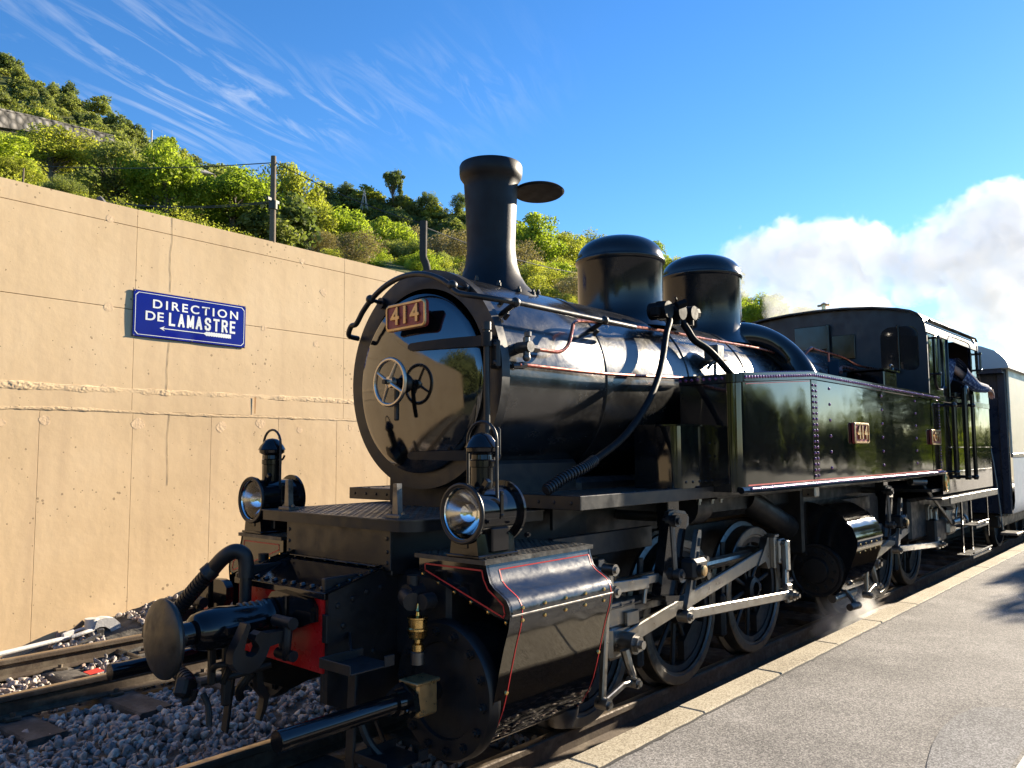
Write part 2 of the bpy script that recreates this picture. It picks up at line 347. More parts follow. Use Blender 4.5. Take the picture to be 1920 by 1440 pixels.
# hand wheel
b = MB(); c = Vector((.605, 0, 1.868)); b.torus(c, (1, 0, 0), .122, .0115, 48, 10); HW = B(b, 'hand_wheel', wheelm)
b = MB()
for k in range(4):
    a = .5+k*PI/2; b.tube([c+Vector((-.006, .02*math.cos(a), .02*math.sin(a))), c+Vector((0, .118*math.cos(a), .118*math.sin(a)))], [.011, .008], 8, 1)
b.lathe([(0, -.03), (.014, -.03), (.014, -.012), (.03, -.01), (.03, .02), (.02, .025)], c, (1, 0, 0), 20); B(b, 'hand_wheel_spoke', wheelm, HW)
b = MB(); b.cyl(c+Vector((-.045, 0, 0)), (.72, 0, 1.868), .013, n=12); b.lathe([(.055, .02), (.05, .0), (.03, -.02)], (.70, 0, 1.868), (1, 0, 0), 24); b.cyl((.64, 0, 1.868), (.665, 0, 1.868), .026, n=6); B(b, 'door_spindle', satin, DOOR)
b = MB(); b.box(.640, .662, -.016, .012, 1.665, 1.86, .006); B(b, 'locking_handle', satin, DOOR)
# number plates
def num_plate(txt, o, u, v, w, h, r, parent, sc):
    o = Vector(o); u = Vector(u); v = Vector(v); nrm = u.cross(v)
    def rr(w, h, r, n=5):
        P = []
        for cx, cy, a0 in ((w/2-r, h/2-r, 0), (-w/2+r, h/2-r, PI/2), (-w/2+r, -h/2+r, PI), (w/2-r, -h/2+r, 1.5*PI)):
            for i in range(n+1): a = a0+i*PI/2/n; P.append((cx+r*math.cos(a), cy+r*math.sin(a)))
        return P
    b = MB(); b.prism(rr(w, h, r), o, u, v, -nrm*.018); pl = B(b, 'number_plate', platered, parent)
    b = MB(); P1 = rr(w, h, r); P2 = rr(w-.03, h-.03, r*.55); n = len(P1)
    vs = [o+u*a+v*c2+nrm*.001 for a, c2 in P1]+[o+u*a+v*c2+nrm*.007 for a, c2 in rr(w-.008, h-.008, r)]+[o+u*a+v*c2+nrm*.007 for a, c2 in P2]+[o+u*a+v*c2+nrm*.0005 for a, c2 in P2]
    b.add(vs, [(k*n+i, k*n+(i+1) % n, (k+1)*n+(i+1) % n, (k+1)*n+i) for k in range(3) for i in range(n)]); B(b, 'plate_rim', oldbrass, pl, ang=50)
    text_obj('plate_numerals', txt, oldbrass, pl, frame_M(o+nrm*.005, u, v), **sc)
    return pl
num_plate('414', (.690, -.027, 2.232), (0, -1, .02), (.0, .02, 1), .325, .150, .026, LOCO, dict(size=.135, extrude=.006, offset=.0025, sx=1.05, spacing=1.12))
for y in (.08, -.13):
    b = MB(); b.cyl((.70, y, 2.25), (.80, y, 2.25), .008, n=8); B(b, 'plate_stud', satin)
num_plate('414', (4.545, -1.1225, 1.625), (1, 0, 0), (0, 0, 1), .34, .165, .02, LOCO, dict(size=.15, extrude=.006, offset=.003, sx=.95, spacing=1.1))
num_plate('CFV', (6.765, -1.1225, 1.612), (1, 0, 0), (0, 0, 1), .33, .15, .02, LOCO, dict(size=.125, extrude=.006, offset=.003, sx=.95, spacing=1.08))
# handrail over the smokebox front and along the boiler
pts = [(.815, .545, 2.175), (.74, .535, 2.185), (.73, .50, 2.235)]
for i in range(13):
    a = rad(38+i*8.6); pts.append((.73, .575*math.cos(a), BZ-.01+.575*math.sin(a)))
pts = pts[:-1]+[(.755, -.50, 2.285), (.81, -.575, 2.268), (.92, -.60, 2.266), (1.3, -.60, 2.264), (1.734, -.60, 2.262), (2.06, -.60, 2.26)]
b = MB(); b.tube(pts, .0155, 12, 5); RAIL = B(b, 'handrail', satin)
for y, z in ((.325, 2.372), (-.345, 2.36)):
    b = MB(); b.sph((.73, y, z), .027, 14, 9); b.cyl((.73, y, z), (.83, y*1.02, z-.01), .011, n=10); b.cyl((.805, y*1.02, z-.01), (.83, y*1.02, z-.01), .032, n=12); B(b, 'handrail_stanchion', satin, RAIL)
for x in (.935, 1.734):
    b = MB(); b.sph((x, -.60, 2.265), .027, 14, 9); b.tube([(x, -.60, 2.265), (x+.03, -.485, 2.225)], [.013, .017], 10, 1)
    b.obox((x+.03, -.483, 2.228), (.014, .075, .010), Matrix.Rotation(rad(-42), 3, 'X')@Matrix.Rotation(rad(35), 3, 'Z'), .004)
    for s in (-1, 1): b.cyl((x+.03+s*.03, -.478+s*.045, 2.232+s*.045), (x+.03+s*.03, -.478+s*.045-.03, 2.232+s*.045+.025), .012, n=6)
    B(b, 'handrail_stanchion', satin, RAIL)
# copper pipes along the boiler
b = MB(); b.tube([(1.05, -.63, 2.03), (1.15, -.63, 2.03), (1.26, -.63, 2.035), (1.34, -.625, 2.075), (1.40, -.61, 2.16), (1.47, -.575, 2.222), (1.60, -.55, 2.25), (2.0, -.55, 2.27), (2.56, -.505, 2.30), (3.25, -.485, 2.31), (4.08, -.485, 2.322), (4.5, -.5, 2.30)], .0105, 8, 5); B(b, 'blower_pipe', copper)
b = MB(); b.tube([(.955, -.62, 1.937), (1.0, -.625, 1.941), (1.7, -.625, 1.944), (2.52, -.625, 1.974), (2.7, -.62, 1.98)], .0105, 8, 3); B(b, 'lubricator_pipe', copper)
b = MB(); b.cyl((.985, -.57, 2.035), (.985, -.66, 2.035), .03, n=12); b.cyl((1.0, -.63, 2.032), (1.075, -.63, 2.031), .021, n=6); b.cyl((.985, -.63, 1.985), (.985, -.63, 2.085), .018, n=10); b.box(.975, .995, -.66, -.62, 2.085, 2.115, .004); b.sph((.985, -.63, 1.98), .022, 10, 6); B(b, 'steam_cock', dsteel)
b = MB(); b.cyl((.915, -.60, 1.932), (.965, -.622, 1.938), .014, .02, n=8); b.cyl((.96, -.62, 1.938), (.985, -.625, 1.94), .017, n=6); B(b, 'pipe_union', dsteel)
b = MB(); b.box(3.06, 3.16, -.645, -.535, 2.145, 2.245, .006); b.box(3.04, 3.18, -.66, -.53, 2.135, 2.146, .003); b.cyl((3.10, -.60, 2.0), (3.10, -.60, 2.14), .012, n=8); b.tube([(3.02, -.58, 2.07), (3.04, -.62, 2.12), (3.1, -.62, 2.13)], .012, 8, 3); B(b, 'lubricator_box', dsteel)
# valve cluster beside the dome with its two hoses
b = MB()
for p0, p1, r in (((2.50, -.50, 2.43), (2.97, -.47, 2.46), .045), ((2.55, -.56, 2.44), (2.55, -.42, 2.44), .06), ((2.70, -.58, 2.44), (2.70, -.40, 2.45), .055), ((2.90, -.56, 2.46), (2.90, -.42, 2.46), .05), ((2.56, -.5, 2.38), (2.56, -.5, 2.50), .04), ((2.74, -.5, 2.36), (2.74, -.5, 2.51), .035), ((2.93, -.50, 2.38), (2.93, -.50, 2.51), .03)):
    b.cyl(p0, p1, r, n=12)
b.cyl((2.65, -.56, 2.475), (2.70, -.60, 2.50), .032, n=6); b.cyl((2.97, -.50, 2.47), (3.01, -.50, 2.475), .05, n=10); b.tube([(2.72, -.5, 2.49), (2.70, -.53, 2.53), (2.67, -.54, 2.54)], .007, 6, 3); b.box(2.45, 2.50, -.53, -.47, 2.39, 2.46, .01); B(b, 'injector_valve', deadblack)
b = MB(); b.tube([(2.60, -.52, 2.40), (2.56, -.555, 2.36), (2.46, -.585, 2.26), (2.33, -.635, 2.10), (2.18, -.69, 1.958), (2.0, -.73, 1.80), (1.795, -.75, 1.647), (1.62, -.755, 1.543), (1.36, -.75, 1.43)], .021, 12, 6); HOSE = B(b, 'feed_hose', deadblack)
pp = catmull([Vector(p) for p in [(1.40, -.75, 1.447), (1.30, -.75, 1.408), (1.15, -.735, 1.36), (1.02, -.72, 1.30)]], 14); b = MB()
for p, q in zip(pp[:-1:2], pp[1::2]): b.cyl(p, q, .032, n=12)
b.tube(pp, .026, 12, 1); B(b, 'hose_sleeve', rubber, HOSE)
b = MB(); b.tube([(2.80, -.50, 2.41), (2.83, -.54, 2.33), (2.87, -.57, 2.26), (3.0, -.62, 2.19), (3.2, -.68, 2.03), (3.3, -.7, 1.95)], .025, 12, 6); B(b, 'feed_hose', deadblack)
# chimney
prof = [(.315, 2.37), (.292, 2.42), (.255, 2.462), (.215, 2.505), (.182, 2.56), (.160, 2.63), (.149, 2.72), (.150, 2.80), (.156, 2.95), (.164, 3.10), (.167, 3.148), (.178, 3.160), (.190, 3.178), (.194, 3.20), (.194, 3.245), (.188, 3.258), (.170, 3.258), (.158, 3.235), (.145, 2.8), (.14, 2.5)]
b = MB(); b.lathe(prof, (1.40, 0, 0), (0, 0, 1), 72); CH = B(b, 'chimney', soot, ang=50)
b = MB(); b.lathe([(0, -.012), (.155, -.010), (.166, 0), (.155, .010), (0, .016)], (1.715, -.12, 3.14), (.06, .06, 1), 48); b.tube([(1.55, -.03, 3.12), (1.60, -.05, 3.15), (1.66, -.09, 3.155)], .013, 8, 3); b.cyl((1.555, -.03, 3.02), (1.555, -.03, 3.16), .014, n=8); B(b, 'chimney_lid', soot, CH)
b = MB(); b.box(1.565, 1.60, -.03, .01, 2.50, 2.68, .006); b.cyl((1.58, -.01, 2.62), (1.58, -.06, 2.62), .012, n=8); b.cyl((1.58, -.01, 2.55), (1.58, -.05, 2.55), .012, n=8); B(b, 'lid_lever', satin, CH)
pts = [(1.40+.285*math.cos(a), .285*math.sin(a), BZ+math.sqrt(.588**2-(.285*math.sin(a))**2)+.004) for a in [PI*2*k/14 for k in range(14)]]
b = MB(); b.bolts(pts, (0, 0, 1), .014, .018); B(b, 'chimney_bolt', satin, CH, kind='stuff')
# domes
def dome(x, r, zb, zt, m):
    prof = [(r+.09, 2.37), (r+.05, 2.41), (r+.02, 2.45), (r+.004, 2.50), (r, 2.55), (r, zb-.035), (r+.004, zb-.03), (r+.016, zb-.018), (r+.018, zb-.004), (r+.014, zb+.008), (r+.004, zb+.012)]
    for i in range(1, 15):
        a = PI/2*i/14; prof.append((max(0, (r+.004)*math.cos(a)**.72) if i < 14 else 0, zb+.012+(zt-zb-.012)*math.sin(a)**1.0))
    b = MB(); b.lathe(prof, (x, 0, 0), (0, 0, 1), 80); return B(b, 'dome', m, ang=60)
D1 = dome(2.81, .315, 2.895, 3.078, greydome)
b = MB(); b.lathe([(.14, 0), (.14, .012), (.125, .018), (0, .02)], (2.81, 0, 3.055), (0, 0, 1), 36); B(b, 'dome_cap', greydome, D1)
D2 = dome(4.06, .326, 2.975, 3.155, greydome)
b = MB(); b.box(4.30, 4.345, -.225, -.165, 2.44, 2.62, .004); b.cyl((4.345, -.22, 2.60), (4.36, -.25, 2.60), .012, n=8); b.cyl((4.40, -.10, 2.45), (4.40, -.10, 2.68), .02, n=10); b.sph((4.40, -.10, 2.69), .04, 10, 6); B(b, 'regulator_gland', under, D2)
# big steam pipe from the rear dome, and smaller fittings before the cab
b = MB(); b.tube([(4.02, -.15, 2.40), (4.22, -.28, 2.45), (4.42, -.42, 2.40), (4.53, -.56, 2.26), (4.53, -.67, 2.08), (4.48, -.72, 1.9), (4.45, -.74, 1.6)], .125, 24, 8); B(b, 'steam_pipe', glossf)
b = MB(); b.tube([(4.95, -.42, 2.27), (5.05, -.46, 2.33), (5.16, -.50, 2.42), (5.30, -.50, 2.42), (5.9, -.52, 2.40), (6.1, -.6, 2.33), (6.66, -.6, 2.33)], .013, 8, 5); b.tube([(5.35, -.7, 2.2), (5.6, -.62, 2.27), (6.0, -.6, 2.28), (6.5, -.62, 2.24)], .016, 8, 5); b.cyl((5.55, -.52, 2.28), (5.55, -.52, 2.41), .01, n=6); B(b, 'steam_pipe_run', copper)
b = MB(); b.lathe([(.05, 0), (.06, .03), (.05, .08), (.025, .10), (.02, .16), (.035, .17), (0, .19)], (7.15, .09, 3.0), (0, 0, 1), 18); b.cyl((7.15, .02, 3.155), (7.15, .16, 3.155), .012, n=8); B(b, 'whistle', brass)
b = MB(); b.bar((5.25, -.66, 2.06), (5.45, -.60, 2.32), .10, .012, (0, 1, 0)); B(b, 'washout_bracket', glossf)
# running plate
for s in (-1, 1):
    b = MB(); b.box(1.05, 2.55, s*.45, s*.905, 1.258, 1.272, .002); rp = B(b, 'running_plate', treadm)
    b = MB(); b.box(1.05, 7.0, s*.905, s*.918, 1.205, 1.276, .003); b.box(1.045, 1.058, s*.48, s*.918, 1.205, 1.276, .003); B(b, 'plate_edge', satin, rp)
    b = MB(); b.rivets([(1.045, s*y, 1.24) for y in (.55, .65, .75, .86)], (-1, 0, 0), .010); b.rivets([(x, s*.85, 1.272) for x in np.arange(1.15, 2.5, .12)], (0, 0, 1), .009); B(b, 'plate_rivet', satin, rp, kind='stuff')
    b = MB(); b.prism([(1.2, 1.205), (1.6, 1.205), (1.2, 1.08)], (0, s*.6, 0), (1, 0, 0), (0, 0, 1), (0, s*.02, 0)); B(b, 'plate_bracket', under, rp)
# lower front tank step
def rail_box(s):
    out = [(2.58, -.92), (2.05, -.92), (2.025, -.914), (2.008, -.897), (2.0, -.87), (2.0, -.62), (2.58, -.62)]
    b = MB(); b.prism([(x, y*-s) for x, y in out], (0, 0, 1.274), (1, 0, 0), (0, 1, 0), (0, 0, .366)); st = B(b, 'tank_step', gloss)
    out2 = [(2.43, -.935), (2.04, -.935), (2.0, -.925), (1.985, -.89), (1.985, -.6), (2.43, -.6)]
    b = MB(); b.prism([(x, y*-s) for x, y in out2], (0, 0, 1.6405), (1, 0, 0), (0, 1, 0), (0, 0, .010)); B(b, 'step_cover', gloss, st)
    b = MB(); b.rivets([(x, s*.921, 1.31) for x in (2.08, 2.16, 2.24, 2.32, 2.40, 2.48)], (0, s, 0), .009); b.rivets([(2.38, s*.921, z) for z in (1.38, 1.46, 1.54)], (0, s, 0), .009); b.rivets([(1.999, s*.66, z) for z in (1.35, 1.45, 1.55)], (-1, 0, 0), .009); B(b, 'step_rivet', glossf, st, kind='stuff')
for s in (-1, 1): rail_box(s)
# side tanks
def ztop(x): return 1.962+(x-2.42)*(2.052-1.962)/1.18 if x < 3.6 else 2.052-(x-3.6)*.003
def tank(s):
    outl = [(7.02, -1.1), (3.6, -1.1), (2.50, -1.1)]
    for i in range(1, 7): a = PI/2*i/6; outl.append((2.50-.08*math.sin(a), -1.02-.08*math.cos(a)))
    outl += [(2.42, -.70), (3.6, -.70), (7.02, -.70)]
    n = len(outl); vs = [(x, -s*y, 1.24) for x, y in outl]+[(x, -s*y, ztop(x)) for x, y in outl]
    fs = [(i, (i+1) % n, n+(i+1) % n, n+i) for i in range(n)]+[tuple(range(n))]
    i1 = 1; i2 = n-2
    fs += [(n+0, n+i1, n+i2, n+n-1), tuple(n+i for i in range(i1, i2+1))]
    b = MB(); b.add(vs, fs); t = B(b, 'side_tank', gloss)
    b = MB()
    P = [(x, -s*(y), ztop(x)+.001) for x, y in outl[:-2]]
    def edge(off, h, drop):
        q = []
        for x, y in outl[:-2]:
            q.append((x, y))
        return q
    # rim angle along the top edge: a strip a little proud of the side
    def off(o):
        O = [(7.02, -1.1-o), (3.6, -1.1-o), (2.50, -1.1-o)]
        for i in range(1, 7): a = PI/2*i/6; O.append((2.50-(.08+o)*math.sin(a), -1.02-(.08+o)*math.cos(a)))
        return O+[(2.42-o, -.70)]
    A = off(.003); C = off(.012); k = len(A)
    vs = [(x, -s*y, ztop(x)-.055) for x, y in A]+[(x, -s*y, ztop(x)-.05) for x, y in C]+[(x, -s*y, ztop(x)+.004) for x, y in C]+[(x, -s*y, ztop(x)+.004) for x, y in off(-.045)]
    b.add(vs, [(r*k+i, r*k+i+1, (r+1)*k+i+1, (r+1)*k+i) for r in range(3) for i in range(k-1)]); B(b, 'tank_rim', glossf, t)
    b = MB(); ys = -1.112
    xs = np.arange(2.50, 7.0, .0415)
    b.rivets([(x, -s*ys, ztop(x)-.023) for x in xs], (0, s, 0), .0125); b.rivets([(x, -s*-1.078, ztop(x)+.004) for x in xs], (0, 0, 1), .0115)
    b.rivets([(2.408, -s*y, ztop(2.42)-.023) for y in np.arange(-1.0, -.70, .0415)], (-1, 0, 0), .012)
    B(b, 'tank_rivet', rivetm, t, kind='stuff')
    b = MB(); b.box(3.575, 3.685, s*1.098, s*1.1045, 1.285, ztop(3.6)-.055, .002); B(b, 'seam_strip', glossf, t)
    b = MB(); zz = np.arange(1.31, 1.99, .0405); b.rivets([(x, s*1.1045, z) for x in (3.60, 3.655) for z in zz], (0, s, 0), .012); b.rivets([(7.0, s*1.1, z) for z in np.arange(1.30, 2.04, .03)], (0, s, 0), .0105); B(b, 'seam_rivet', rivetm, t, kind='stuff')
    b = MB(); b.rivets([(x, s*1.1, z) for x in (3.93, 5.15, 6.15) for z in np.arange(1.36, 2.0, .118)], (0, s, 0), .013); B(b, 'stay_rivet', rivetm, t, kind='stuff')
    b = MB(); b.tube([(2.42, s*1.10, 1.252), (2.6, s*1.108, 1.252), (7.02, s*1.108, 1.252)], .021, 10, 1); b.box(2.5, 7.02, s*1.06, s*1.105, 1.228, 1.240, .002); B(b, 'bottom_angle', glossf, t)
    b = MB(); b.rivets([(x, s*1.127, 1.262) for x in np.arange(2.52, 7.02, .031)], (0, s*.8, .6), .0105); B(b, 'angle_rivet', rivetm, t, kind='stuff')
    b = MB(); b.box(2.52, 7.0, s*1.099, s*1.1025, 1.276, 1.284, 0); B(b, 'lining', lining, t)
    b = MB(); b.add([(x, s*1.1025, ztop(x)-dz) for x, dz in ((2.52, .066), (2.52, .060), (3.56, .060), (3.56, .066))], [(0, 1, 2, 3)]); B(b, 'lining', lining, t)
    return t
T = [tank(s) for s in (-1, 1)]
b = MB(); b.box(5.60, 5.97, -1.0, -.66, 2.047, 2.215, .01); fb = B(b, 'filler_box', gloss)
b = MB(); b.prism([(5.52, -1.02), (6.0, -1.02), (6.0, -.64), (5.52, -.64)], (0, 0, 2.216), (1, 0, 0), (0, 1, 0), (0, 0, .014)); b.tube([(5.78, -1.0, 2.23), (5.78, -1.0, 2.275), (5.86, -1.0, 2.275), (5.86, -1.0, 2.23)], .008, 8, 3); B(b, 'filler_lid', gloss, fb)
# frames and dark undersides
b = MB()
for s in (-1, 1):
    b.box(-.03, 4.2, s*.30, s*.33, .42, .95, .004); b.box(4.6, 9.2, s*.40, s*.43, .40, 1.10, .004)
b.box(.9, 8.9, -.30, .30, .60, .72, 0); B(b, 'main_frame', under)
b = MB(); b.box(4.55, 6.6, -.62, .62, .62, 1.24, .02); b.box(2.6, 4.6, -.5, .5, 1.0, 1.35, .05); b.box(1.7, 2.6, -.42, .42, .95, 1.34, .03); B(b, 'ash_pan', under)
b = MB(); b.box(2.5, 7.0, -.9, .9, 1.19, 1.237, .004); B(b, 'tank_floor', under)
# ---- wheels: three axles on each engine unit
WR = .46
def make_wheel():
    b = MB(); c = (0, 0, 0)
    b.lathe([(.05, -.02), (.085, -.02), (.085, .09), (.05, .1)], c, (0, -1, 0), 24)
    b.lathe([(.345, -.0), (.385, -.0), (.385, .075), (.345, .07), (.345, 0)], c, (0, -1, 0), 48)
    for k in range(10):
        a = 2*PI*k/10+.2; d = Vector((math.cos(a), 0, math.sin(a))); b.bar(d*.07+Vector((0, -.035, 0)), d*.352+Vector((0, -.035, 0)), .028, .03, (0, 1, 0), .008)
    a0 = rad(-50)
    b.prism([(.34*math.cos(a0+t), .34*math.sin(a0+t)) for t in np.linspace(-.5, .5, 9)]+[(.22*math.cos(a0+.4), .22*math.sin(a0+.4)), (.22*math.cos(a0-.4), .22*math.sin(a0-.4))], (0, -.065, 0), (1, 0, 0), (0, 0, 1), (0, .05, 0))
    w = b.build('wheel', under); w.parent = LOCO
    b = MB(); b.lathe([(.385, -.035), (.495, -.035), (.495, -.012), (WR+.004, .002), (WR, .09), (.452, .096), (.405, .096), (.400, .088), (.385, .086)], c, (0, -1, 0), 72); B(b, 'tyre', tyresteel, w)
    b = MB(); b.cyl((-.235, -.06, .285), (-.235, -.16, .285), .05, n=18); B(b, 'crank_pin', steel, w)
    return w
AX = (1.50, 2.56, 3.65, 5.50, 6.54, 7.58)
w0 = make_wheel(); w0.location = (AX[0], -.505, WR)
for i, x in enumerate(AX):
    for s in (-1, 1):
        if i == 0 and s == -1: continue
        dup(w0, LOCO, (x, s*.505, WR), (1, -s, 1))
b = MB()
for x in AX: b.cyl((x, -.5, WR), (x, .5, WR), .075, n=14)
B(b, 'axle', under)
# ---- cylinders of the front engine unit
CY, CZ = .705, .47
PROF = [(.545, 1.035), (.962, 1.035), (.968, 1.0), (.974, .985), (.985, .955), (1.010, .932), (1.045, .913), (1.075, .894), (1.092, .868), (1.097, .838), (1.088, .78), (1.062, .70), (1.035, .60), (1.010, .50), (.985, .42), (.955, .355), (.915, .295), (.86, .25)]
def cover(s, x0, x1, name, prof=PROF, m=gloss, open_front=True):
    b = MB(); n = len(prof); t = .012
    vs = []
    for x in (x0, x1): vs += [(x, s*y, z) for y, z in prof]
    b.add(vs, [(i, i+1, n+i+1, n+i) for i in range(n-1)])
    return B(b, name, m, ang=40)
wiped = boilerm
for s in (-1, 1):
    cv = cover(s, .32, 1.055, 'cylinder_cover', [q for q in PROF if q[1] < .80]) 
    cover(s, .32, 1.055, 'cover_shoulder', PROF[:[k for k, q in enumerate(PROF) if q[1] < .80][0]+1], wiped).parent = cv
    # front wall of the cladding above the cylinder, sloping lower edge
    b = MB(); fp = [(y, z) for y, z in PROF if z > .80]+[(1.075, .80), (.545, .965)]
    b.prism([(s*y, z) for y, z in fp], (.325, 0, 0), (0, 1, 0), (0, 0, 1), (.012, 0, 0)); B(b, 'cover_front', gloss, cv)
    b = MB(); b.prism([(s*y, z) for y, z in PROF]+[(s*.545, .25)], (1.035, 0, 0), (0, 1, 0), (0, 0, 1), (.012, 0, 0)); B(b, 'cover_back', glossf, cv)
    b = MB(); b.prism([(s*.535, 1.026), (s*.972, 1.026), (s*.972, 1.045), (s*.535, 1.045)], (.305, 0, 0), (0, 1, 0), (0, 0, 1), (.765, 0, 0)); B(b, 'cover_top', treadm, cv)
    b = MB()
    for x in np.arange(.345, 1.06, .035):
        for y in np.arange(.555, .965, .035): b.obox((x, s*y, 1.046), (.009, .0035, .002), Matrix.Rotation(rad(45 if (round(x/.035)+round(y/.035)) % 2 else -45), 3, 'Z'))
    B(b, 'tread_lug', treadm, cv, kind='stuff', smooth=False)
    # red lining on the side cladding
    sp = [(y, z) for y, z in PROF if z < 1.01]
    def pat(z):
        for (y0, z0), (y1, z1) in zip(PROF[1:], PROF[2:]):
            if z1 <= z <= z0: return y0+(y1-y0)*(z0-z)/(z0-z1)
        return .9
    b = MB()
    def line_vert(x, zs, w=.006):
        Ls = [(x-w/2, s*(pat(z)+.0022), z) for z in zs]+[(x+w/2, s*(pat(z)+.0022), z) for z in zs]; k = len(zs)
        b.add(Ls, [(i, i+1, k+i+1, k+i) for i in range(k-1)])
    up = list(np.linspace(1.0, .835, 22)); lo = list(np.linspace(.825, .27, 30))
    line_vert(.395, up); line_vert(1.035, up); line_vert(.395, lo); line_vert(1.035, lo)
    y = pat(1.0)+.002; b.add([(.395, s*y, .997), (1.035, s*y, .997), (1.035, s*y, 1.003), (.395, s*y, 1.003)], [(0, 1, 2, 3)])
    xf = .3235; L2 = [(.585, 1.0), (.935, 1.0), (.945, .965), (.97, .925), (1.02, .895), (1.055, .87), (1.063, .835), (1.055, .822)]
    for (y0, z0), (y1, z1) in zip(L2+[(.585, .972)], L2[1:]+[(.585, .972), (.585, 1.0)]):
        d = Vector((0, s*(y1-y0), z1-z0)).normalized()*.0035; nn = Vector((0, -d.z, d.y)); p = Vector((xf, s*y0, z0)); q = Vector((xf, s*y1, z1)); b.add([p-nn-d*.5, q-nn+d*.5, q+nn+d*.5, p+nn-d*.5], [(0, 1, 2, 3)])
    B(b, 'lining', lining, cv, smooth=False, normals=False)
    b = MB(); b.box(.325, 1.05, s*(pat(.832)-.004), s*(pat(.832)+.006), .826, .835, .002); B(b, 'cover_joint', steel, cv)
    b = MB(); b.rivets([(x, s*(pat(z)+.001), z) for x in (.40, .545, .69, .835, .98) for z in (.856, .805)], (0, s, 0), .010); b.rivets([(.324, s*(.57+.1*k), .952-.03*k) for k in range(6)], (-1, 0, 0), .009); b.rivets([(.39, s*(pat(.5)+.001), .5), (1.03, s*(pat(.55)+.001), .55)], (0, s, 0), .011); B(b, 'cover_screw', brass, cv, kind='stuff')
    # the cylinder: block, front cover and nuts
    b = MB(); b.cyl((.33, s*CY, CZ), (1.03, s*CY, CZ), .255, n=48); b.box(.36, 1.03, s*.33, s*.70, .55, .95, .02); CYL = B(b, 'cylinder', under)
    b = MB(); b.lathe([(.0, .13), (.10, .13), (.115, .10), (.12, .05), (.19, .045), (.205, .0), (.285, -.005), (.297, .012), (.297, .05), (.285, .06)], (.315, s*CY, CZ), (1, 0, 0), 72); b2 = [(.312, s*CY+.25*math.cos(a), CZ+.25*math.sin(a)) for a in [2*PI*k/14+.1 for k in range(14)]]; FC = B(b, 'cylinder_head', satin, CYL, ang=45)
    b = MB(); b.bolts(b2, (-1, 0, 0), .020, .018); B(b, 'head_nut', satin, CYL, kind='stuff')
    b = MB(); b.tube([(.28, s*CY, CZ+.01), (.05, s*CY, CZ+.006), (-.50, s*CY, CZ-.0)], .039, 18, 1); b.lathe([(.039, 0), (.041, .002), (.041, .03), (.039, .032)], (-.50, s*CY, CZ), (1, 0, 0), 20); TR = B(b, 'tail_rod_tube', glossf)
    b = MB(); b.cyl((.04, s*CY, CZ+.006), (.09, s*CY, CZ+.006), .052, n=20); b.prism([(-.085, 0), (-.05, -.055), (.05, -.055), (.085, 0), (.05, .055), (-.05, .055)], (.09, s*CY, CZ+.006), (0, .94, .34), (0, -.34, .94), (.028, 0, 0)); b.bolts([(.09, s*CY+q*.06*.94, CZ+.006+q*.06*.34) for q in (-1, 1)], (-1, 0, 0), .013, .02); B(b, 'gland_flange', glossf, TR)
    b = MB(); b.box(.125, .24, s*CY-.055, s*CY+.05, CZ-.065, CZ+.075, .010); b.box(.115, .25, s*CY-.06, s*CY+.055, CZ+.066, CZ+.08, .004); B(b, 'gland_block', oldbrass, TR)
    b = MB(); o = (.20, s*.675, .60); b.lathe([(0, 0), (.030, 0), (.030, .05), (.022, .055), (.022, .058)], o, (0, 0, 1), 20); B(b, 'oiler_base', dsteel, TR)
    b = MB(); o = (.20, s*.675, .652); b.lathe([(.022, 0), (.026, .004), (.026, .03), (.016, .036), (.016, .05), (.034, .056), (.040, .064), (.042, .085), (.046, .09), (.046, .098), (.040, .102), (.041, .135), (.045, .138), (.045, .145), (.01, .15), (.008, .165), (.012, .17), (.006, .18), (.004, .2), (0, .2)], o, (0, 0, 1), 28); B(b, 'oiler', brass, TR)
    b = MB(); b.tube([(.30, s*.56, .86), (.22, s*.58, .87), (.18, s*.66, .86)], .04, 12, 4); b.cyl((.28, s*.60, .88), (.20, s*.60, .88), .045, n=14); b.cyl((.24, s*.60, .86), (.24, s*.60, .96), .028, n=12); b.cyl((.26, s*.70, .86), (.20, s*.70, .86), .035, n=12); B(b, 'drain_valve', under, CYL)
    b = MB(); b.lathe([(.0, -.04), (.06, -.03), (.085, .02), (.09, .06), (0, .06)], (1.02, s*.80, .20), (0, 0, 1), 20); B(b, 'drain_pan', dsteel, CYL) if s < 0 else None
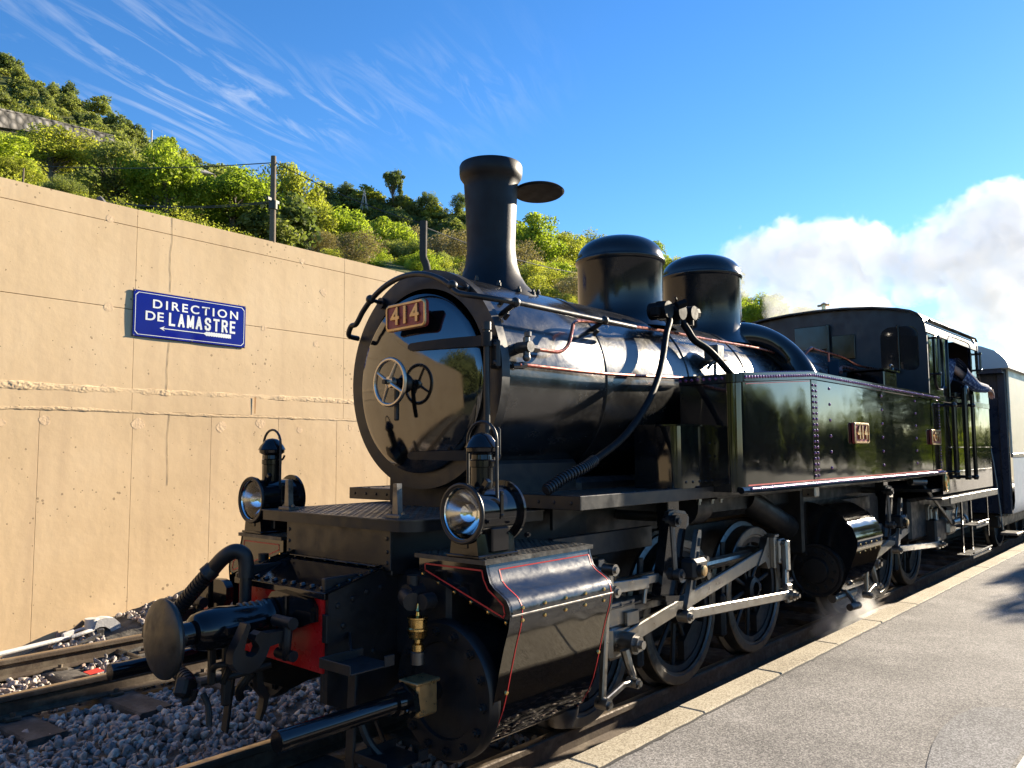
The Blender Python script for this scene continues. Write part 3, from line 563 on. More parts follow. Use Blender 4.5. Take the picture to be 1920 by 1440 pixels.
# ---- motion of the front unit (near side) and of the rear unit
def motion(dx, full=True):
    def P(x, y, z): return (x+dx, y, z)
    b = MB(); b.bar(P(1.55, -.80, .475), P(3.36, -.82, .775), .085, .035, (0, 1, 0) if False else (0, 0, 1), .006)
    b.prism([(3.18, .70), (3.32, .845), (3.335, .88), (3.37, .88), (3.37, .665), (3.335, .665), (3.30, .72)], P(0, -.845, 0), (1, 0, 0), (0, 0, 1), (0, .055, 0)); B(b, 'connecting_rod', steel)
    b = MB(); b.box(*[3.375+dx, 3.415+dx], -.88, -.79, .665, .885, .006); b.box(3.42+dx, 3.53+dx, -.90, -.80, .69, .865, .012); b.box(3.38+dx, 3.44+dx, -.885, -.80, .88, .90, .004); b.bolts([P(3.44, -.90, .83), P(3.44, -.90, .72)], (0, -1, 0), .016, .014); B(b, 'rod_strap', steel)
    b = MB(); b.bar(P(3.475, -.915, .86), P(3.455, -.925, .64), .06, .05, (1, 0, 0), .012); b.bar(P(3.45, -.92, .66), P(3.42, -.93, .50), .05, .035, (1, 0, 0), .008); b.cyl(P(3.43, -.89, .485), P(3.43, -.99, .485), .038, n=16); b.bolts([P(3.43, -.985, .485)], (0, -1, 0), .026, .025); b.box(3.395+dx, 3.47+dx, -.96, -.925, .43, .56, .008); B(b, 'return_crank', steel)
    b = MB(); b.bar(P(2.02, -.95, .565), P(3.42, -.95, .485), .058, .028, (0, 0, 1), .005); b.cyl(P(1.975, -.915, .562), P(1.975, -.985, .562), .036, n=18); b.bolts([P(1.975, -.985, .562)], (0, -1, 0), .024, .014); b.box(1.98+dx, 2.06+dx, -.965, -.935, .535, .60, .006); B(b, 'eccentric_rod', steel)
    b = MB(); b.tube([P(1.26, -.70, .745), P(2.3, -.70, .745), P(2.62, -.70, .750), P(3.40, -.70, .752)], .034, 10, 1); b.bar(P(1.26, -.70, .745), P(3.41, -.70, .75), .07, .03, (0, 0, 1), .006)
    for a in (1.265, 2.325, 3.415): b.cyl(P(a, -.655, .745), P(a, -.745, .745), .062, n=20)
    B(b, 'coupling_rod', steel)
    # expansion link: dark bracket plate, slotted bright link, die block
    b = MB(); b.prism([(1.80, .68), (1.97, .655), (2.13, 1.12), (1.98, 1.14), (1.92, 1.12)], P(0, -.90, 0), (1, 0, 0), (0, 0, 1), (0, .06, 0)); b.prism([(1.80, .665), (2.0, .640), (2.0, .672), (1.80, .695)], P(0, -.935, 0), (1, 0, 0), (0, 0, 1), (0, .14, 0)); b.box(1.97+dx, 2.10+dx, -.86, -.78, 1.05, 1.22, .006); B(b, 'link_bracket', glossf)
    LP = [(1.975, .60), (2.035, .605), (2.085, .73), (2.125, .87), (2.165, 1.0), (2.165, 1.03), (2.135, 1.035), (2.115, 1.0), (2.075, .87), (2.03, .74)]
    b = MB(); b.prism(LP, P(0, -.965, 0), (1, 0, 0), (0, 0, 1), (0, .03, 0)); LK = B(b, 'expansion_link', steel)
    b = MB()
    for (x0, z0), (x1, z1) in (((2.055, .70), (2.075, .76)), ((2.10, .84), (2.118, .91)), ((2.125, .94), (2.137, .985))): b = MB(); b.tube([P(x0, -.9655, z0), P(x1, -.9655, z1)], .010, 8, 1); B(b, 'link_slot', under, LK)
    b = MB(); b.box(2.02+dx, 2.18+dx, -1.0, -.89, .755, .875, .02); b.cyl(P(2.07, -1.0, .81), P(2.07, -1.025, .81), .038, n=18); b.cyl(P(2.19, -.99, .86), P(2.19, -.92, .86), .018, n=10); b.cyl(P(2.18, -1.0, .765), P(2.18, -.92, .765), .022, n=10); DB = B(b, 'die_block', under)
    b = MB(); b.lathe([(.030, 0), (.030, .012), (.018, .016), (0, .016)], P(2.07, -1.022, .81), (0, -1, 0), 18); B(b, 'trunnion_cap', oldbrass, DB)
    b = MB(); b.tube([P(1.94, -.90, 1.09), P(1.968, -.90, .80)], .016, 8, 1); b.bar(P(1.94, -.90, 1.10), P(1.968, -.90, .79), .036, .016, (1, 0, 0), .004)
    for q in (P(1.94, -.9, 1.095), P(1.97, -.9, .79)): b.cyl((q[0], -.875, q[2]), (q[0], -.94, q[2]), .034, n=18); b.cyl((q[0], -.94, q[2]), (q[0], -.955, q[2]), .018, n=8)
    B(b, 'lifting_link', dsteel)
    b = MB(); b.prism([(1.91, 1.10), (1.94, 1.145), (2.0, 1.155), (2.12, 1.14), (2.165, 1.10), (2.16, 1.055), (2.13, 1.04), (2.09, 1.065), (2.03, 1.085), (1.97, 1.085), (1.93, 1.075)], P(0, -.885, 0), (1, 0, 0), (0, 0, 1), (0, .03, 0)); b.cyl(P(2.1, -.86, 1.10), P(2.1, .2, 1.10), .03, n=12); B(b, 'lifting_arm', dsteel)
    b = MB(); b.bar(P(1.36, -.88, .79), P(1.70, -.88, .775), .062, .03, (0, 0, 1), .005); b.bar(P(1.66, -.86, .785), P(2.03, -.86, .785), .05, .026, (0, 0, 1), .005); b.bar(P(1.715, -.86, .765), P(1.69, -.86, .66), .026, .02, (1, 0, 0), .004); B(b, 'radius_rod', steel)
    b = MB(); b.bar(P(1.285, -.915, .90), P(1.30, -.915, .77), .034, .026, (1, 0, 0), .006); b.bar(P(1.265, -.915, .80), P(1.205, -.915, .25), .034, .03, (1, 0, 0), .006)
    for x, z in ((1.30, .785), (1.21, .25), (1.285, .895)): b.cyl(P(x, -.885, z), P(x, -.955, z), .03, n=16); b.cyl(P(x, -.955, z), P(x, -.968, z), .017, n=8)
    B(b, 'combination_lever', steel)
    b = MB(); b.bar(P(1.21, -.915, .25), P(1.40, -.915, .30), .030, .024, (0, 0, 1), .005); b.bar(P(1.39, -.915, .30), P(1.48, -.915, .295), .026, .022, (0, 0, 1), .005); b.cyl(P(1.485, -.885, .293), P(1.485, -.95, .293), .027, n=16); b.cyl(P(1.485, -.95, .293), P(1.485, -.965, .293), .016, n=8)
    b.tube([P(1.46, -.885, .46), P(1.475, -.90, .38), P(1.50, -.905, .32), P(1.485, -.90, .29)], [.026, .016], 8, 4); B(b, 'union_link', steel)
    b = MB(); b.box(1.42+dx, 1.70+dx, -.80, -.70, .56, .685, .006); b.box(1.46+dx, 1.66+dx, -.80, -.72, .38, .56, .02); b.cyl(P(1.55, -.78, .475), P(1.55, -.90, .475), .055, n=24); b.bolts([P(1.55, -.895, .475)], (0, -1, 0), .042, .03); b.box(1.585+dx, 1.70+dx, -.825, -.80, .55, .625, .004); b.bolts([P(x, -.80, .665) for x in (1.45, 1.56, 1.66)], (0, -1, 0), .011, .006); XH = B(b, 'crosshead', steel)
    b = MB(); b.box(1.12+dx, 2.05+dx, -.79, -.69, .60, .645, .004); b.box(1.12+dx, 2.02+dx, -.805, -.69, .652, .665, .003); b.cyl(P(1.05, -.735, .47), P(1.5, -.735, .47), .032, n=14); B(b, 'slide_bar', dsteel)
    b = MB(); b.cyl(P(1.08, -.72, .825), P(1.60, -.72, .825), .042, n=16); b.cyl(P(1.36, -.72, .825), P(1.56, -.72, .825), .058, n=20); b.cyl(P(1.56, -.72, .825), P(1.62, -.72, .825), .03, n=12); b.box(1.44+dx, 1.49+dx, -.745, -.70, .87, .915, .004); b.cyl(P(1.3, -.72, .825), P(1.37, -.72, .825), .06, n=16); B(b, 'valve_spindle', steel)
    b = MB(); b.box(2.0+dx, 2.09+dx, -.82, -.79, .60, 1.12, .004); b.box(1.1+dx, 2.05+dx, -.70, -.67, .93, 1.05, .004); B(b, 'motion_plate', under)
motion(0); motion(3.93)
# wheel springs, brake blocks and sand pipes between the wheels
for x in (2.05, 3.12, 6.02, 7.06):
    b = MB(); b.box(x-.03, x+.03, -.62, -.50, .20, .50, .02); b.bar((x, -.6, .5), (x+.02, -.6, .85), .05, .02, (1, 0, 0), .004); B(b, 'brake_block', under)
# ---- rear unit: cylinders inside rounded cladding
RP = [(.62, 1.06), (.68, 1.055), (.80, 1.02), (.92, .95), (1.0, .86), (1.035, .76), (1.03, .70), (1.02, .67), (.97, .54), (.92, .42), (.875, .335), (.84, .31), (.62, .30)]
for s in (-1, 1):
    cv = cover(s, 4.62, 5.25, 'cylinder_cover', RP, gloss)
    b = MB(); b.prism([(s*y, z) for y, z in RP], (4.61, 0, 0), (0, 1, 0), (0, 0, 1), (.012, 0, 0)); B(b, 'cover_front', glossf, cv); b = MB(); b.prism([(s*y, z) for y, z in RP], (5.24, 0, 0), (0, 1, 0), (0, 0, 1), (.012, 0, 0)); B(b, 'cover_back', glossf, cv)
    b = MB(); b.lathe([(0, -.03), (.10, -.025), (.11, .005), (.19, .01), (.20, 0), (.215, .0), (.215, .06)], (4.57, s*.70, CZ+.03), (1, 0, 0), 48); B(b, 'cylinder_head', satin, cv)
    b = MB(); b.bolts([(4.575, s*.70+.15*math.cos(a), CZ+.03+.15*math.sin(a)) for a in [2*PI*k/12 for k in range(12)]], (-1, 0, 0), .018, .016); B(b, 'head_nut', satin, cv, kind='stuff'); b = MB()
    b.rivets([(x, s*1.034, .725) for x in np.arange(4.68, 5.25, .13)]+[(x, s*1.024, .66) for x in np.arange(4.68, 5.25, .13)], (0, s, 0), .010); B(b, 'cover_screw', brass, cv, kind='stuff')
    b = MB(); b.tube([(4.95, s*.80, .30), (5.0, s*.84, .22), (5.03, s*.86, .15)], .022, 8, 4); b.cyl((4.9, s*.85, .17), (5.06, s*.87, .17), .03, n=10); b.cyl((4.7, s*.78, .26), (5.2, s*.78, .26), .035, n=10); B(b, 'drain_cock', dsteel, cv)
b = MB(); b.tube([(3.8, -.45, 1.12), (4.2, -.5, .95), (4.5, -.5, .85)], .10, 16, 5); B(b, 'receiver_pipe', under); b = MB(); b.cyl((2.55, -.62, 1.13), (2.75, -.62, 1.13), .12, n=20); B(b, 'air_reservoir', under)
b = MB(); b.bolts([(x, -.80, 1.205) for x in (2.45, 2.62, 2.74)], (0, 0, -1), .02, .03); b.box(3.72, 3.80, -1.05, -.95, 1.15, 1.23, .008); B(b, 'tank_bolt', steel)
b = MB(); b.bar((6.72, -.97, 1.16), (7.72, -1.0, .685), .035, .022, (0, 0, 1), .005); b.cyl((6.6, -.9, 1.17), (6.8, -.98, 1.16), .04, n=12); B(b, 'sand_pipe', dsteel)
b = MB(); b.cyl((7.74, -1.0, .69), (7.92, -1.03, .70), .032, .04, n=14); b.lathe([(.075, 0), (.085, .02), (.05, .05)], (7.95, -1.03, .70), (1, 0, 0), 20); b.tube([(7.9, -1.0, .72), (7.93, -1.0, .80), (7.98, -1.0, .84), (7.95, -1.0, .88)], .01, 6, 4); b.box(7.7, 8.0, -.98, -.80, .55, .85, .03); B(b, 'injector', steel)
b = MB(); b.box(6.75, 9.2, -.85, -.45, .55, .98, .03); b.box(7.3, 7.7, -.95, -.6, .50, .75, .02); B(b, 'drag_box', under)
# ---- front end: beam, apron, deck
b = MB(); b.prism([(.70, .735), (.70, .555), (-.33, .547), (-.33, .885), (.36, .885), (.36, .735)], (-.04, 0, 0), (0, 1, 0), (0, 0, 1), (.022, 0, 0)); B(b, 'buffer_beam', redp)
b = MB(); b.prism([(-.055, .886), (.275, .968), (.275, .976), (-.055, .894)], (0, -.37, 0), (1, 0, 0), (0, 0, 1), (0, .74, 0)); AP = B(b, 'apron_plate', glossf)
b = MB(); b.prism([(-.055, .894), (.275, .976), (.275, 1.0), (-.055, .912)], (0, .355, 0), (1, 0, 0), (0, 0, 1), (0, .014, 0)); b.box(-.06, -.045, -.37, .37, .866, .895, .002); b.bar((.25, -.35, .976), (.25, .35, .976), .04, .006, (1, 0, 0), .002); B(b, 'apron_rim', glossf, AP)
b = MB(); nr = Vector((-.24, 0, .97)); b.rivets([(-.02, y, .906) for y in np.arange(-.30, .34, .075)], nr, .016, 9); b.rivets([(.24, y, .972) for y in np.arange(-.30, .34, .085)], nr, .013, 8); b.rivets([(x, -.345, .894+.25*(x+.055)) for x in (.03, .09, .15, .21)], nr, .012, 8); b.rivets([(x, .33, .894+.25*(x+.055)) for x in (.05, .14)], nr, .012, 8); B(b, 'apron_rivet', glossf, AP, kind='stuff')
b = MB(); b.box(.27, .285, -.41, .43, .955, 1.145, .003); b.rivets([(.27, y, z) for y in (-.385, .405) for z in (.99, 1.04, 1.10)], (-1, 0, 0), .011, 8); b.box(.286, .9, -.40, .42, .93, 1.14, .005); B(b, 'front_box', satin)
dk = [(.245, .62), (.235, -.50), (.252, -.53), (.30, -.572), (.36, -.59), (1.12, -.62), (1.12, .64), (.26, .64)]
b = MB(); b.prism(dk, (0, 0, 1.14), (1, 0, 0), (0, 1, 0), (0, 0, .048)); DK = B(b, 'front_deck', satin)
b = MB(); b.prism([(x-.006 if x < .3 else x, y*1.012) for x, y in dk], (0, 0, 1.188), (1, 0, 0), (0, 1, 0), (0, 0, .006)); B(b, 'deck_plate', treadm, DK)
b = MB()
for x in np.arange(.27, 1.1, .045):
    for y in np.arange(-.50, .62, .045): b.obox((x, y, 1.1945), (.011, .0045, .0016), Matrix.Rotation(rad(45 if (round(x/.045)+round(y/.045)) % 2 else -45), 3, 'Z'), .001)
B(b, 'deck_tread', treadm, DK, kind='stuff')
for y in (-.41, .475):
    b = MB(); x = .31; b.obox((x, y, 1.202), (.032, .05, .009), None, .003); b.prism([(-.02, 0), (.02, 0), (.013, .145), (-.013, .145)], (x-.015, y, 1.208), (0, 1, 0), (0, 0, 1), (.03, 0, 0)); b.bolts([(x, y+q*.042, 1.211) for q in (-1, 1)], (0, 0, 1), .010, .008); B(b, 'lamp_iron', dsteel, DK)
b = MB(); b.prism([(-.03, .90), (.27, .975), (.62, .975), (.62, .38), (.25, .30), (-.03, .42)], (0, -.355, 0), (1, 0, 0), (0, 0, 1), (0, .022, 0)); b.rivets([(x, -.355, z) for x, z in ((.02, .83), (.10, .85), (.18, .87), (.26, .88), (.05, .74), (.14, .55), (.22, .60), (.03, .60))], (0, -1, 0), .014, 8); b.box(-.045, -.03, -.365, -.33, .68, .80, .003); B(b, 'frame_plate', under)
b = MB(); b.prism([(-.03, .90), (.27, .975), (.62, .975), (.62, .38), (.25, .30), (-.03, .42)], (0, .335, 0), (1, 0, 0), (0, 0, 1), (0, .022, 0)); B(b, 'frame_plate', under)
# bracket plates that carry the side couplings
for s in (-1, 1):
    y0 = -.02 if s < 0 else .42
    sh = [(0, .78), (.0, .84), (.03, .868), (.07, .875), (.30, .862), (.335, .83), (.335, .765), (.25, .735), (.17, .73), (.10, .70), (.05, .73)]
    b = MB(); b.prism([(.03-a if s < 0 else .40+a, z) for a, z in sh], (-.085, 0, 0), (0, 1, 0), (0, 0, 1), (.04, 0, 0)); b.tube([(-.09, -.12 if s < 0 else .55, .86), (-.09, -.12 if s < 0 else .55, .72)], .009, 8, 1); B(b, 'coupling_bracket', glossf)
    yc = -.19 if s < 0 else .58
    b = MB(); b.tube([(-.14, yc-.035, .76), (-.15, yc-.035, .66), (-.13, yc, .615), (-.12, yc+.035, .66), (-.12, yc+.035, .76)], .020, 10, 5); b.cyl((-.14, yc-.07, .765), (-.14, yc+.07, .765), .026, n=12); b.cyl((-.13, yc-.06, .625), (-.13, yc+.06, .625), .024, n=12); CL = B(b, 'coupling_shackle', under)
    hk = [(-.13, .735), (-.225, .738), (-.25, .750), (-.272, .738), (-.278, .718), (-.262, .70), (-.255, .683), (-.265, .662), (-.29, .652), (-.315, .660), (-.325, .685), (-.315, .73), (-.298, .775), (-.302, .79), (-.316, .79), (-.345, .735), (-.375, .68), (-.378, .635), (-.35, .60), (-.30, .588), (-.255, .60), (-.225, .635), (-.205, .68), (-.13, .69)]
    b = MB(); b.prism([(x, z) for x, z in hk], (-.02, yc-.028, 0), (1, 0, 0), (0, 0, 1), (0, .056, 0)); B(b, 'coupling_hook', satin, CL)
# central buffer
b = MB(); b.lathe([(0, -.018), (.05, -.017), (.10, -.010), (.148, .004), (.160, .012), (.163, .022), (.158, .034), (.10, .045), (.05, .06), (.05, .10)], (-.605, 0, .742), (1, 0, 0), 64); BF = B(b, 'centre_buffer', buffm)
b = MB(); b.lathe([(.048, 0), (.05, .03), (.05, .09), (.062, .095), (.075, .11), (.085, .15), (.09, .22), (.078, .33), (.07, .42), (.075, .44), (.085, .45), (.085, .47), (.07, .48), (.07, .60)], (-.56, 0, .742), (1, 0, .03), 28); b.bar((-.36, -.088, .745), (-.16, -.082, .755), .045, .02, (0, 0, 1), .008)
B(b, 'buffer_stock', glossf, BF)
b = MB()
for k in range(5): b.torus((-.24+.03*k, 0, .805), (1, 0, .2), .028, .008, 14, 6)
b.cyl((-.28, 0, .80), (-.08, 0, .82), .018, n=10); B(b, 'draw_spring', dsteel, BF)
b = MB(); b.tube([(-.46, .10, .70), (-.47, .17, .70), (-.42, .20, .70), (-.25, .19, .72), (-.10, .15, .74)], .020, 8, 6); B(b, 'safety_loop', dsteel, BF)
# brake hose and pipes hanging from the front
b = MB(); b.cyl((-.12, .165, .62), (-.12, .165, .93), .028, n=14); b.cyl((-.12, .165, .74), (-.12, .165, .80), .04, n=14); b.cyl((-.12, .165, .66), (-.12, .165, .70), .042, n=14); b.tube([(-.10, .20, .62), (-.10, .20, .92)], .010, 6, 1); SP = B(b, 'brake_standpipe', under)
pth = [(-.12, .165, .92), (-.12, .165, .985), (-.13, .172, 1.025), (-.16, .20, 1.04), (-.19, .245, 1.01), (-.205, .31, .955), (-.22, .41, .875), (-.24, .53, .77), (-.26, .60, .69), (-.29, .59, .62)]
b = MB(); b.tube(pth[:6], .036, 14, 6); b.cyl(pth[5], tuple(Vector(pth[5])+Vector((-.03, .016, -.03))), .042, n=14); B(b, 'hose_elbow', rubber, SP)
def ribbed(path, r, step, name, parent):
    P = catmull([Vector(p) for p in path], 24); L = 0; out = [P[0]]; nxt = step
    for a, c in zip(P, P[1:]):
        d = (c-a).length
        while L+d > nxt: out.append(a.lerp(c, (nxt-L)/d)); nxt += step
        L += d
    vs = []; b = MB()
    b.tube(path, r*.93, 12, 10)
    for a, c in zip(out, out[1:]): b.cyl(a.lerp(c, .15), a.lerp(c, .75), r*1.05, n=12)
    return B(b, name, rubber, parent)
ribbed(pth[5:], .036, .024, 'brake_hose', SP)
ribbed([(-.29, .59, .62), (-.33, .48, .55), (-.36, .34, .52), (-.37, .22, .50), (-.38, .17, .485)], .033, .022, 'brake_hose', SP)
b = MB(); b.obox((-.40, .165, .475), (.055, .03, .04), Matrix.Rotation(rad(35), 3, 'Z')@Matrix.Rotation(rad(25), 3, 'Y'), .012); b.tube([(-.37, .14, .47), (-.38, .15, .43), (-.41, .17, .415)], .018, 8, 4); B(b, 'hose_coupling', under, SP)
b = MB(); b.tube([(-.38, .05, .47), (-.37, .02, .42), (-.375, .0, .345)], .013, 8, 4); b.tube([(-.36, .10, .50), (-.25, .0, .53), (-.12, -.06, .56)], .015, 8, 4); b.tube([(-.34, .05, .55), (-.345, .02, .58), (-.32, -.01, .59), (-.29, -.0, .57), (-.30, .03, .50)], .014, 8, 5); B(b, 'drain_pipe', under)
b = MB(); b.prism([(-.13, .56), (-.115, .46), (-.085, .41), (-.10, .35), (-.125, .30), (-.135, .31), (-.12, .36), (-.115, .40), (-.145, .44), (-.16, .56)], (0, .0, 0), (1, 0, 0), (0, 0, 1), (0, .04, 0)); b.tube([(-.16, .03, .52), (-.20, .06, .45), (-.18, .09, .40)], .02, 8, 4); B(b, 'safety_hook', under)
b = MB(); b.box(-.30, -.26, .02, .05, .40, .70, .006); b.box(-.36, -.33, .03, .06, .50, .70, .006); B(b, 'hose_hanger', under)
# steps and the guard iron near the rail
for (x, y, z) in ((-.08, -.62, .635), (.07, -.66, .235)):
    b = MB(); b.box(x-.11, x+.11, y-.10, y+.10, z, z+.008, .002)
    b.box(x-.112, x-.104, y-.10, y+.10, z, z+.04, .002); b.box(x-.11, x+.11, y+.096, y+.104, z, z+.04, .002); b.box(x+.06, x+.112, y-.104, y-.096, z, z+.045, .002)
    b.bar((x+.05, y+.10, z+.03), (x+.16, -.36, z+.06), .03, .010, (0, 0, 1), .002); B(b, 'foot_step', under)
for s in (-1, 1):
    b = MB(); b.bar((.02, s*.47, .60), (-.02, s*.50, .12), .055, .016, (0, 1, 0), .004); b.bar((.05, s*.40, .58), (.02, s*.47, .56), .055, .016, (0, 0, 1), .004); B(b, 'guard_iron', under)
b = MB(); b.tube([(.02, -.50, .40), (.05, -.55, .28), (.12, -.60, .20), (.2, -.62, .18)], .018, 8, 5); B(b, 'sand_hose', rubber)
# ---- cab
arch = [(1.1, 2.66), (1.095, 2.72), (1.075, 2.79), (1.03, 2.845), (.97, 2.88), (.85, 2.915), (.6, 2.96), (.3, 2.985)]
AR = [(-y, z) for y, z in arch]+[(0, 2.993)]+[(y, z) for y, z in arch[::-1]]
b = MB(); b.prism([(-1.1, 1.24)]+AR+[(1.1, 1.24)], (6.68, 0, 0), (0, 1, 0), (0, 0, 1), (.025, 0, 0)); CABF = B(b, 'cab_front', satin)
def cab_window(y0, y1, left_round, right_round):
    z0, z1 = 2.30, 2.755
    P = []
    rl = .10 if left_round else .02; rr2 = .10 if right_round else .02; rb = .05
    for cy, cz, r, a0 in ((y1+rr2*1, z1-rr2, rr2, PI/2), (y0-rl, z1-rl, rl, 0)): pass
    def corner(cy, cz, r, a0): return [(cy+r*math.cos(a0+PI/2*i/5), cz+r*math.sin(a0+PI/2*i/5)) for i in range(6)]
    P += corner(y0-rl, z1-rl, rl, 0)+corner(y1+rr2, z1-rr2, rr2, PI/2)+corner(y1+rb, z0+rb, rb, PI)+corner(y0-rb, z0+rb, rb, 1.5*PI)
    b = MB(); b.prism(P, (6.676, 0, 0), (0, 1, 0), (0, 0, 1), (.003, 0, 0)); return B(b, 'cab_window', glass, CABF)
for s in (-1, 1):
    ya, yb = (-.655, -.825), (-.842, -1.02)
    if s < 0: cab_window(ya[0], ya[1], True, False); cab_window(yb[0], yb[1], False, True)
    else: cab_window(.825, .655, False, True); cab_window(1.02, .842, True, False)
    b = MB(); b.box(6.655, 6.679, s*.826, s*.841, 2.28, 2.77, .004); b.cyl((6.65, s*.834, 2.29), (6.62, s*.834, 2.29), .012, n=8); B(b, 'window_mullion', glossf, CABF)
b = MB(); b.box(6.64, 6.668, -.13, .245, 2.58, 2.845, .006); b.box(6.63, 6.668, -.14, -.11, 2.50, 2.85, .004); b.box(6.66, 6.679, -.40, -.16, 2.46, 2.72, .004); B(b, 'roof_hatch', glossf, CABF)
# roof shell
rp = [(y*1.012, z+.008) for y, z in AR]; b = MB(); b.strip([(y, z) for y, z in rp], (6.60, 0, 0), (0, 1, 0), (0, 0, 1), (2.28, 0, 0)); n = len(rp)
b.strip([(y, z+.016) for y, z in rp], (6.60, 0, 0), (0, 1, 0), (0, 0, 1), (2.28, 0, 0)); o = 0
b.add([], [(i, i+1, 2*n+i+1, 2*n+i) for i in range(n-1)]) if False else None
for k in range(n-1):
    y0, z0 = rp[k]; y1, z1 = rp[k+1]
    b.add([(6.60, y0, z0), (6.60, y1, z1), (6.60, y1, z1+.016), (6.60, y0, z0+.016)], [(0, 1, 2, 3)]); b.add([(8.88, y0, z0), (8.88, y1, z1), (8.88, y1, z1+.016), (8.88, y0, z0+.016)], [(0, 1, 2, 3)])
ROOF = B(b, 'cab_roof', satin)
for s in (-1, 1):
    b = MB(); b.tube([(6.74, s*1.115, 2.80), (8.72, s*1.115, 2.81), (8.80, s*1.115, 2.78)], .016, 8, 1); B(b, 'rain_gutter', glossf, ROOF)
# cab sides
def cab_side(s):
    Y = s*1.1
    def pr(poly, name='cab_side', d=.014, y=1.1, m=gloss): b = MB(); b.prism(poly, (0, s*(y-d), 0), (1, 0, 0), (0, 0, 1), (0, s*d, 0)); return B(b, name, m)
    def arc(cx, cz, r, a0, n=6): return [(cx+r*math.cos(a0+PI/2*i/n), cz+r*math.sin(a0+PI/2*i/n)) for i in range(n+1)]
    w = (7.45, 8.47, 2.06, 2.715)
    # front pillar, header and rear pillar round the opening
    top = [(6.705, 2.80), (8.66, 2.81), (8.74, 2.79), (8.80, 2.73), (8.815, 2.63)]
    pr([(6.705, 2.045), (7.45, 2.045)]+[(7.45, 2.60)]+arc(7.45+.11, 2.605, .11, PI)[::-1][::-1][1:][:0]+[(7.45, 2.61), (7.46, 2.66), (7.49, 2.70), (7.54, 2.715), (7.54, 2.803), (6.705, 2.80)])
    pr([(7.54, 2.715), (8.38, 2.715), (8.38, 2.808), (7.54, 2.803)])
    S = pr([(8.38, 2.715), (8.43, 2.70), (8.46, 2.66), (8.47, 2.61), (8.475, 2.35), (8.50, 2.10), (8.46, 2.045), (9.38, 2.045), (9.38, 2.232), (9.05, 2.24), (8.93, 2.275), (8.86, 2.36), (8.82, 2.48), (8.815, 2.63), (8.80, 2.73), (8.74, 2.79), (8.66, 2.81), (8.38, 2.808)])
    if s > 0: pr([(7.45, 2.045), (8.50, 2.045), (8.475, 2.715), (7.45, 2.715)], d=.01)
    pr([(7.02, 1.03), (9.36, 1.03), (9.36, 2.043), (7.02, 2.043)], 'cab_side_lower')
    b = MB()
    for poly, c in (([(7.44, 2.05), (7.44, 2.60), (7.455, 2.67), (7.50, 2.717), (7.56, 2.725), (8.36, 2.725), (8.43, 2.71), (8.475, 2.665), (8.482, 2.60), (8.487, 2.35), (8.51, 2.11)], 0), ([(6.92, 2.64), (7.05, 2.67), (7.18, 2.655), (7.23, 2.60), (7.24, 2.30), (7.22, 2.16), (7.15, 2.11), (7.0, 2.11), (6.93, 2.16), (6.915, 2.30), (6.92, 2.64)], 1), ([(9.38, 2.242), (9.05, 2.25), (8.94, 2.285), (8.87, 2.365), (8.83, 2.48), (8.825, 2.63), (8.81, 2.73)], 0)):
        b.tube([(x, s*1.106, z) for x, z in poly], .011, 6, 1)
    b.box(9.0, 9.40, s*1.08, s*1.12, 2.225, 2.243, .004); B(b, 'cab_beading', glossf, S)
    b = MB(); b.box(7.02, 9.36, s*1.1, s*1.108, 1.985, 2.045, .003); b.box(7.3, 9.38, s*1.1, s*1.108, 1.50, 1.512, .002); b.box(7.06, 9.30, s*1.1, s*1.108, 1.245, 1.256, .002); b.box(7.46, 7.72, s*1.09, s*1.16, 2.05, 2.10, .006); b.rivets([(x, s*1.1, 2.74) for x in (7.30, 8.44)], (0, s, 0), .014, 8); b.rivets([(8.815, s*1.106, z) for z in np.arange(2.30, 2.72, .05)], (0, s, 0), .01); B(b, 'cab_moulding', glossf, S)
    if s < 0:
        for x, z0, z1, r, top in ((7.70, 1.16, 2.14, .030, True), (8.06, 1.15, 2.10, .022, False), (7.22, 1.22, 1.97, .026, False)):
            b = MB(); y = s*1.19
            b.tube([(x, y, z0), (x, y, z1-.06), (x+.02, y, z1), (x+.07, y, z1+.02), (x+.11, y, z1-.02), (x+.12, y, z1-.12)] if top else [(x, y, z0), (x, y, z1)], r, 10, 4 if top else 1)
            for z in (z0+.03, 1.98 if x > 7.5 else z1-.02): b.cyl((x, s*1.1, z), (x, y, z), .018, n=10); b.sph((x, y, z), .032, 10, 6)
            B(b, 'cab_handrail', glossf, S)
        for x, z0, z1 in ((6.90, 2.26, 2.635), (8.78, 2.43, 2.625)):
            b = MB(); b.cyl((x, s*1.15, z0-.02), (x, s*1.15, z1+.02), .012, n=8)
            for z in (z0, z1): b.cyl((x, s*1.1, z), (x, s*1.15, z), .012, n=8); b.sph((x, s*1.15, z), .02, 8, 6)
            B(b, 'cab_handrail', glossf, S)
    return S
for s in (-1, 1): cab_side(s)
b = MB(); b.box(8.80, 8.82, -1.08, 1.08, 1.05, 2.80, 0); b.box(9.34, 9.36, -1.085, 1.085, 1.03, 2.235, .003); b.box(8.83, 9.33, -1.06, 1.06, 2.15, 2.18, .004); b.box(6.72, 8.79, -1.07, 1.07, 1.06, 1.09, 0); B(b, 'cab_rear_wall', satin)
b = MB(); b.lathe([(.09, 0), (.09, .01), (.075, .013), (.07, .02), (0, .022)], (0, 0, 0), (0, -1, 0), 36)
ov = b.build('oval_plate', oldbrass, LOCO); ov.location = (7.10, -1.1, 1.155); ov.scale = (.95, 1, 1.12)
b = MB(); b.torus((0, -.022, 0), (0, 1, 0), .045, .005, 24, 6); b.torus((0, -.018, 0), (0, 1, 0), .080, .007, 32, 6); b.build('plate_rim', brass, ov)
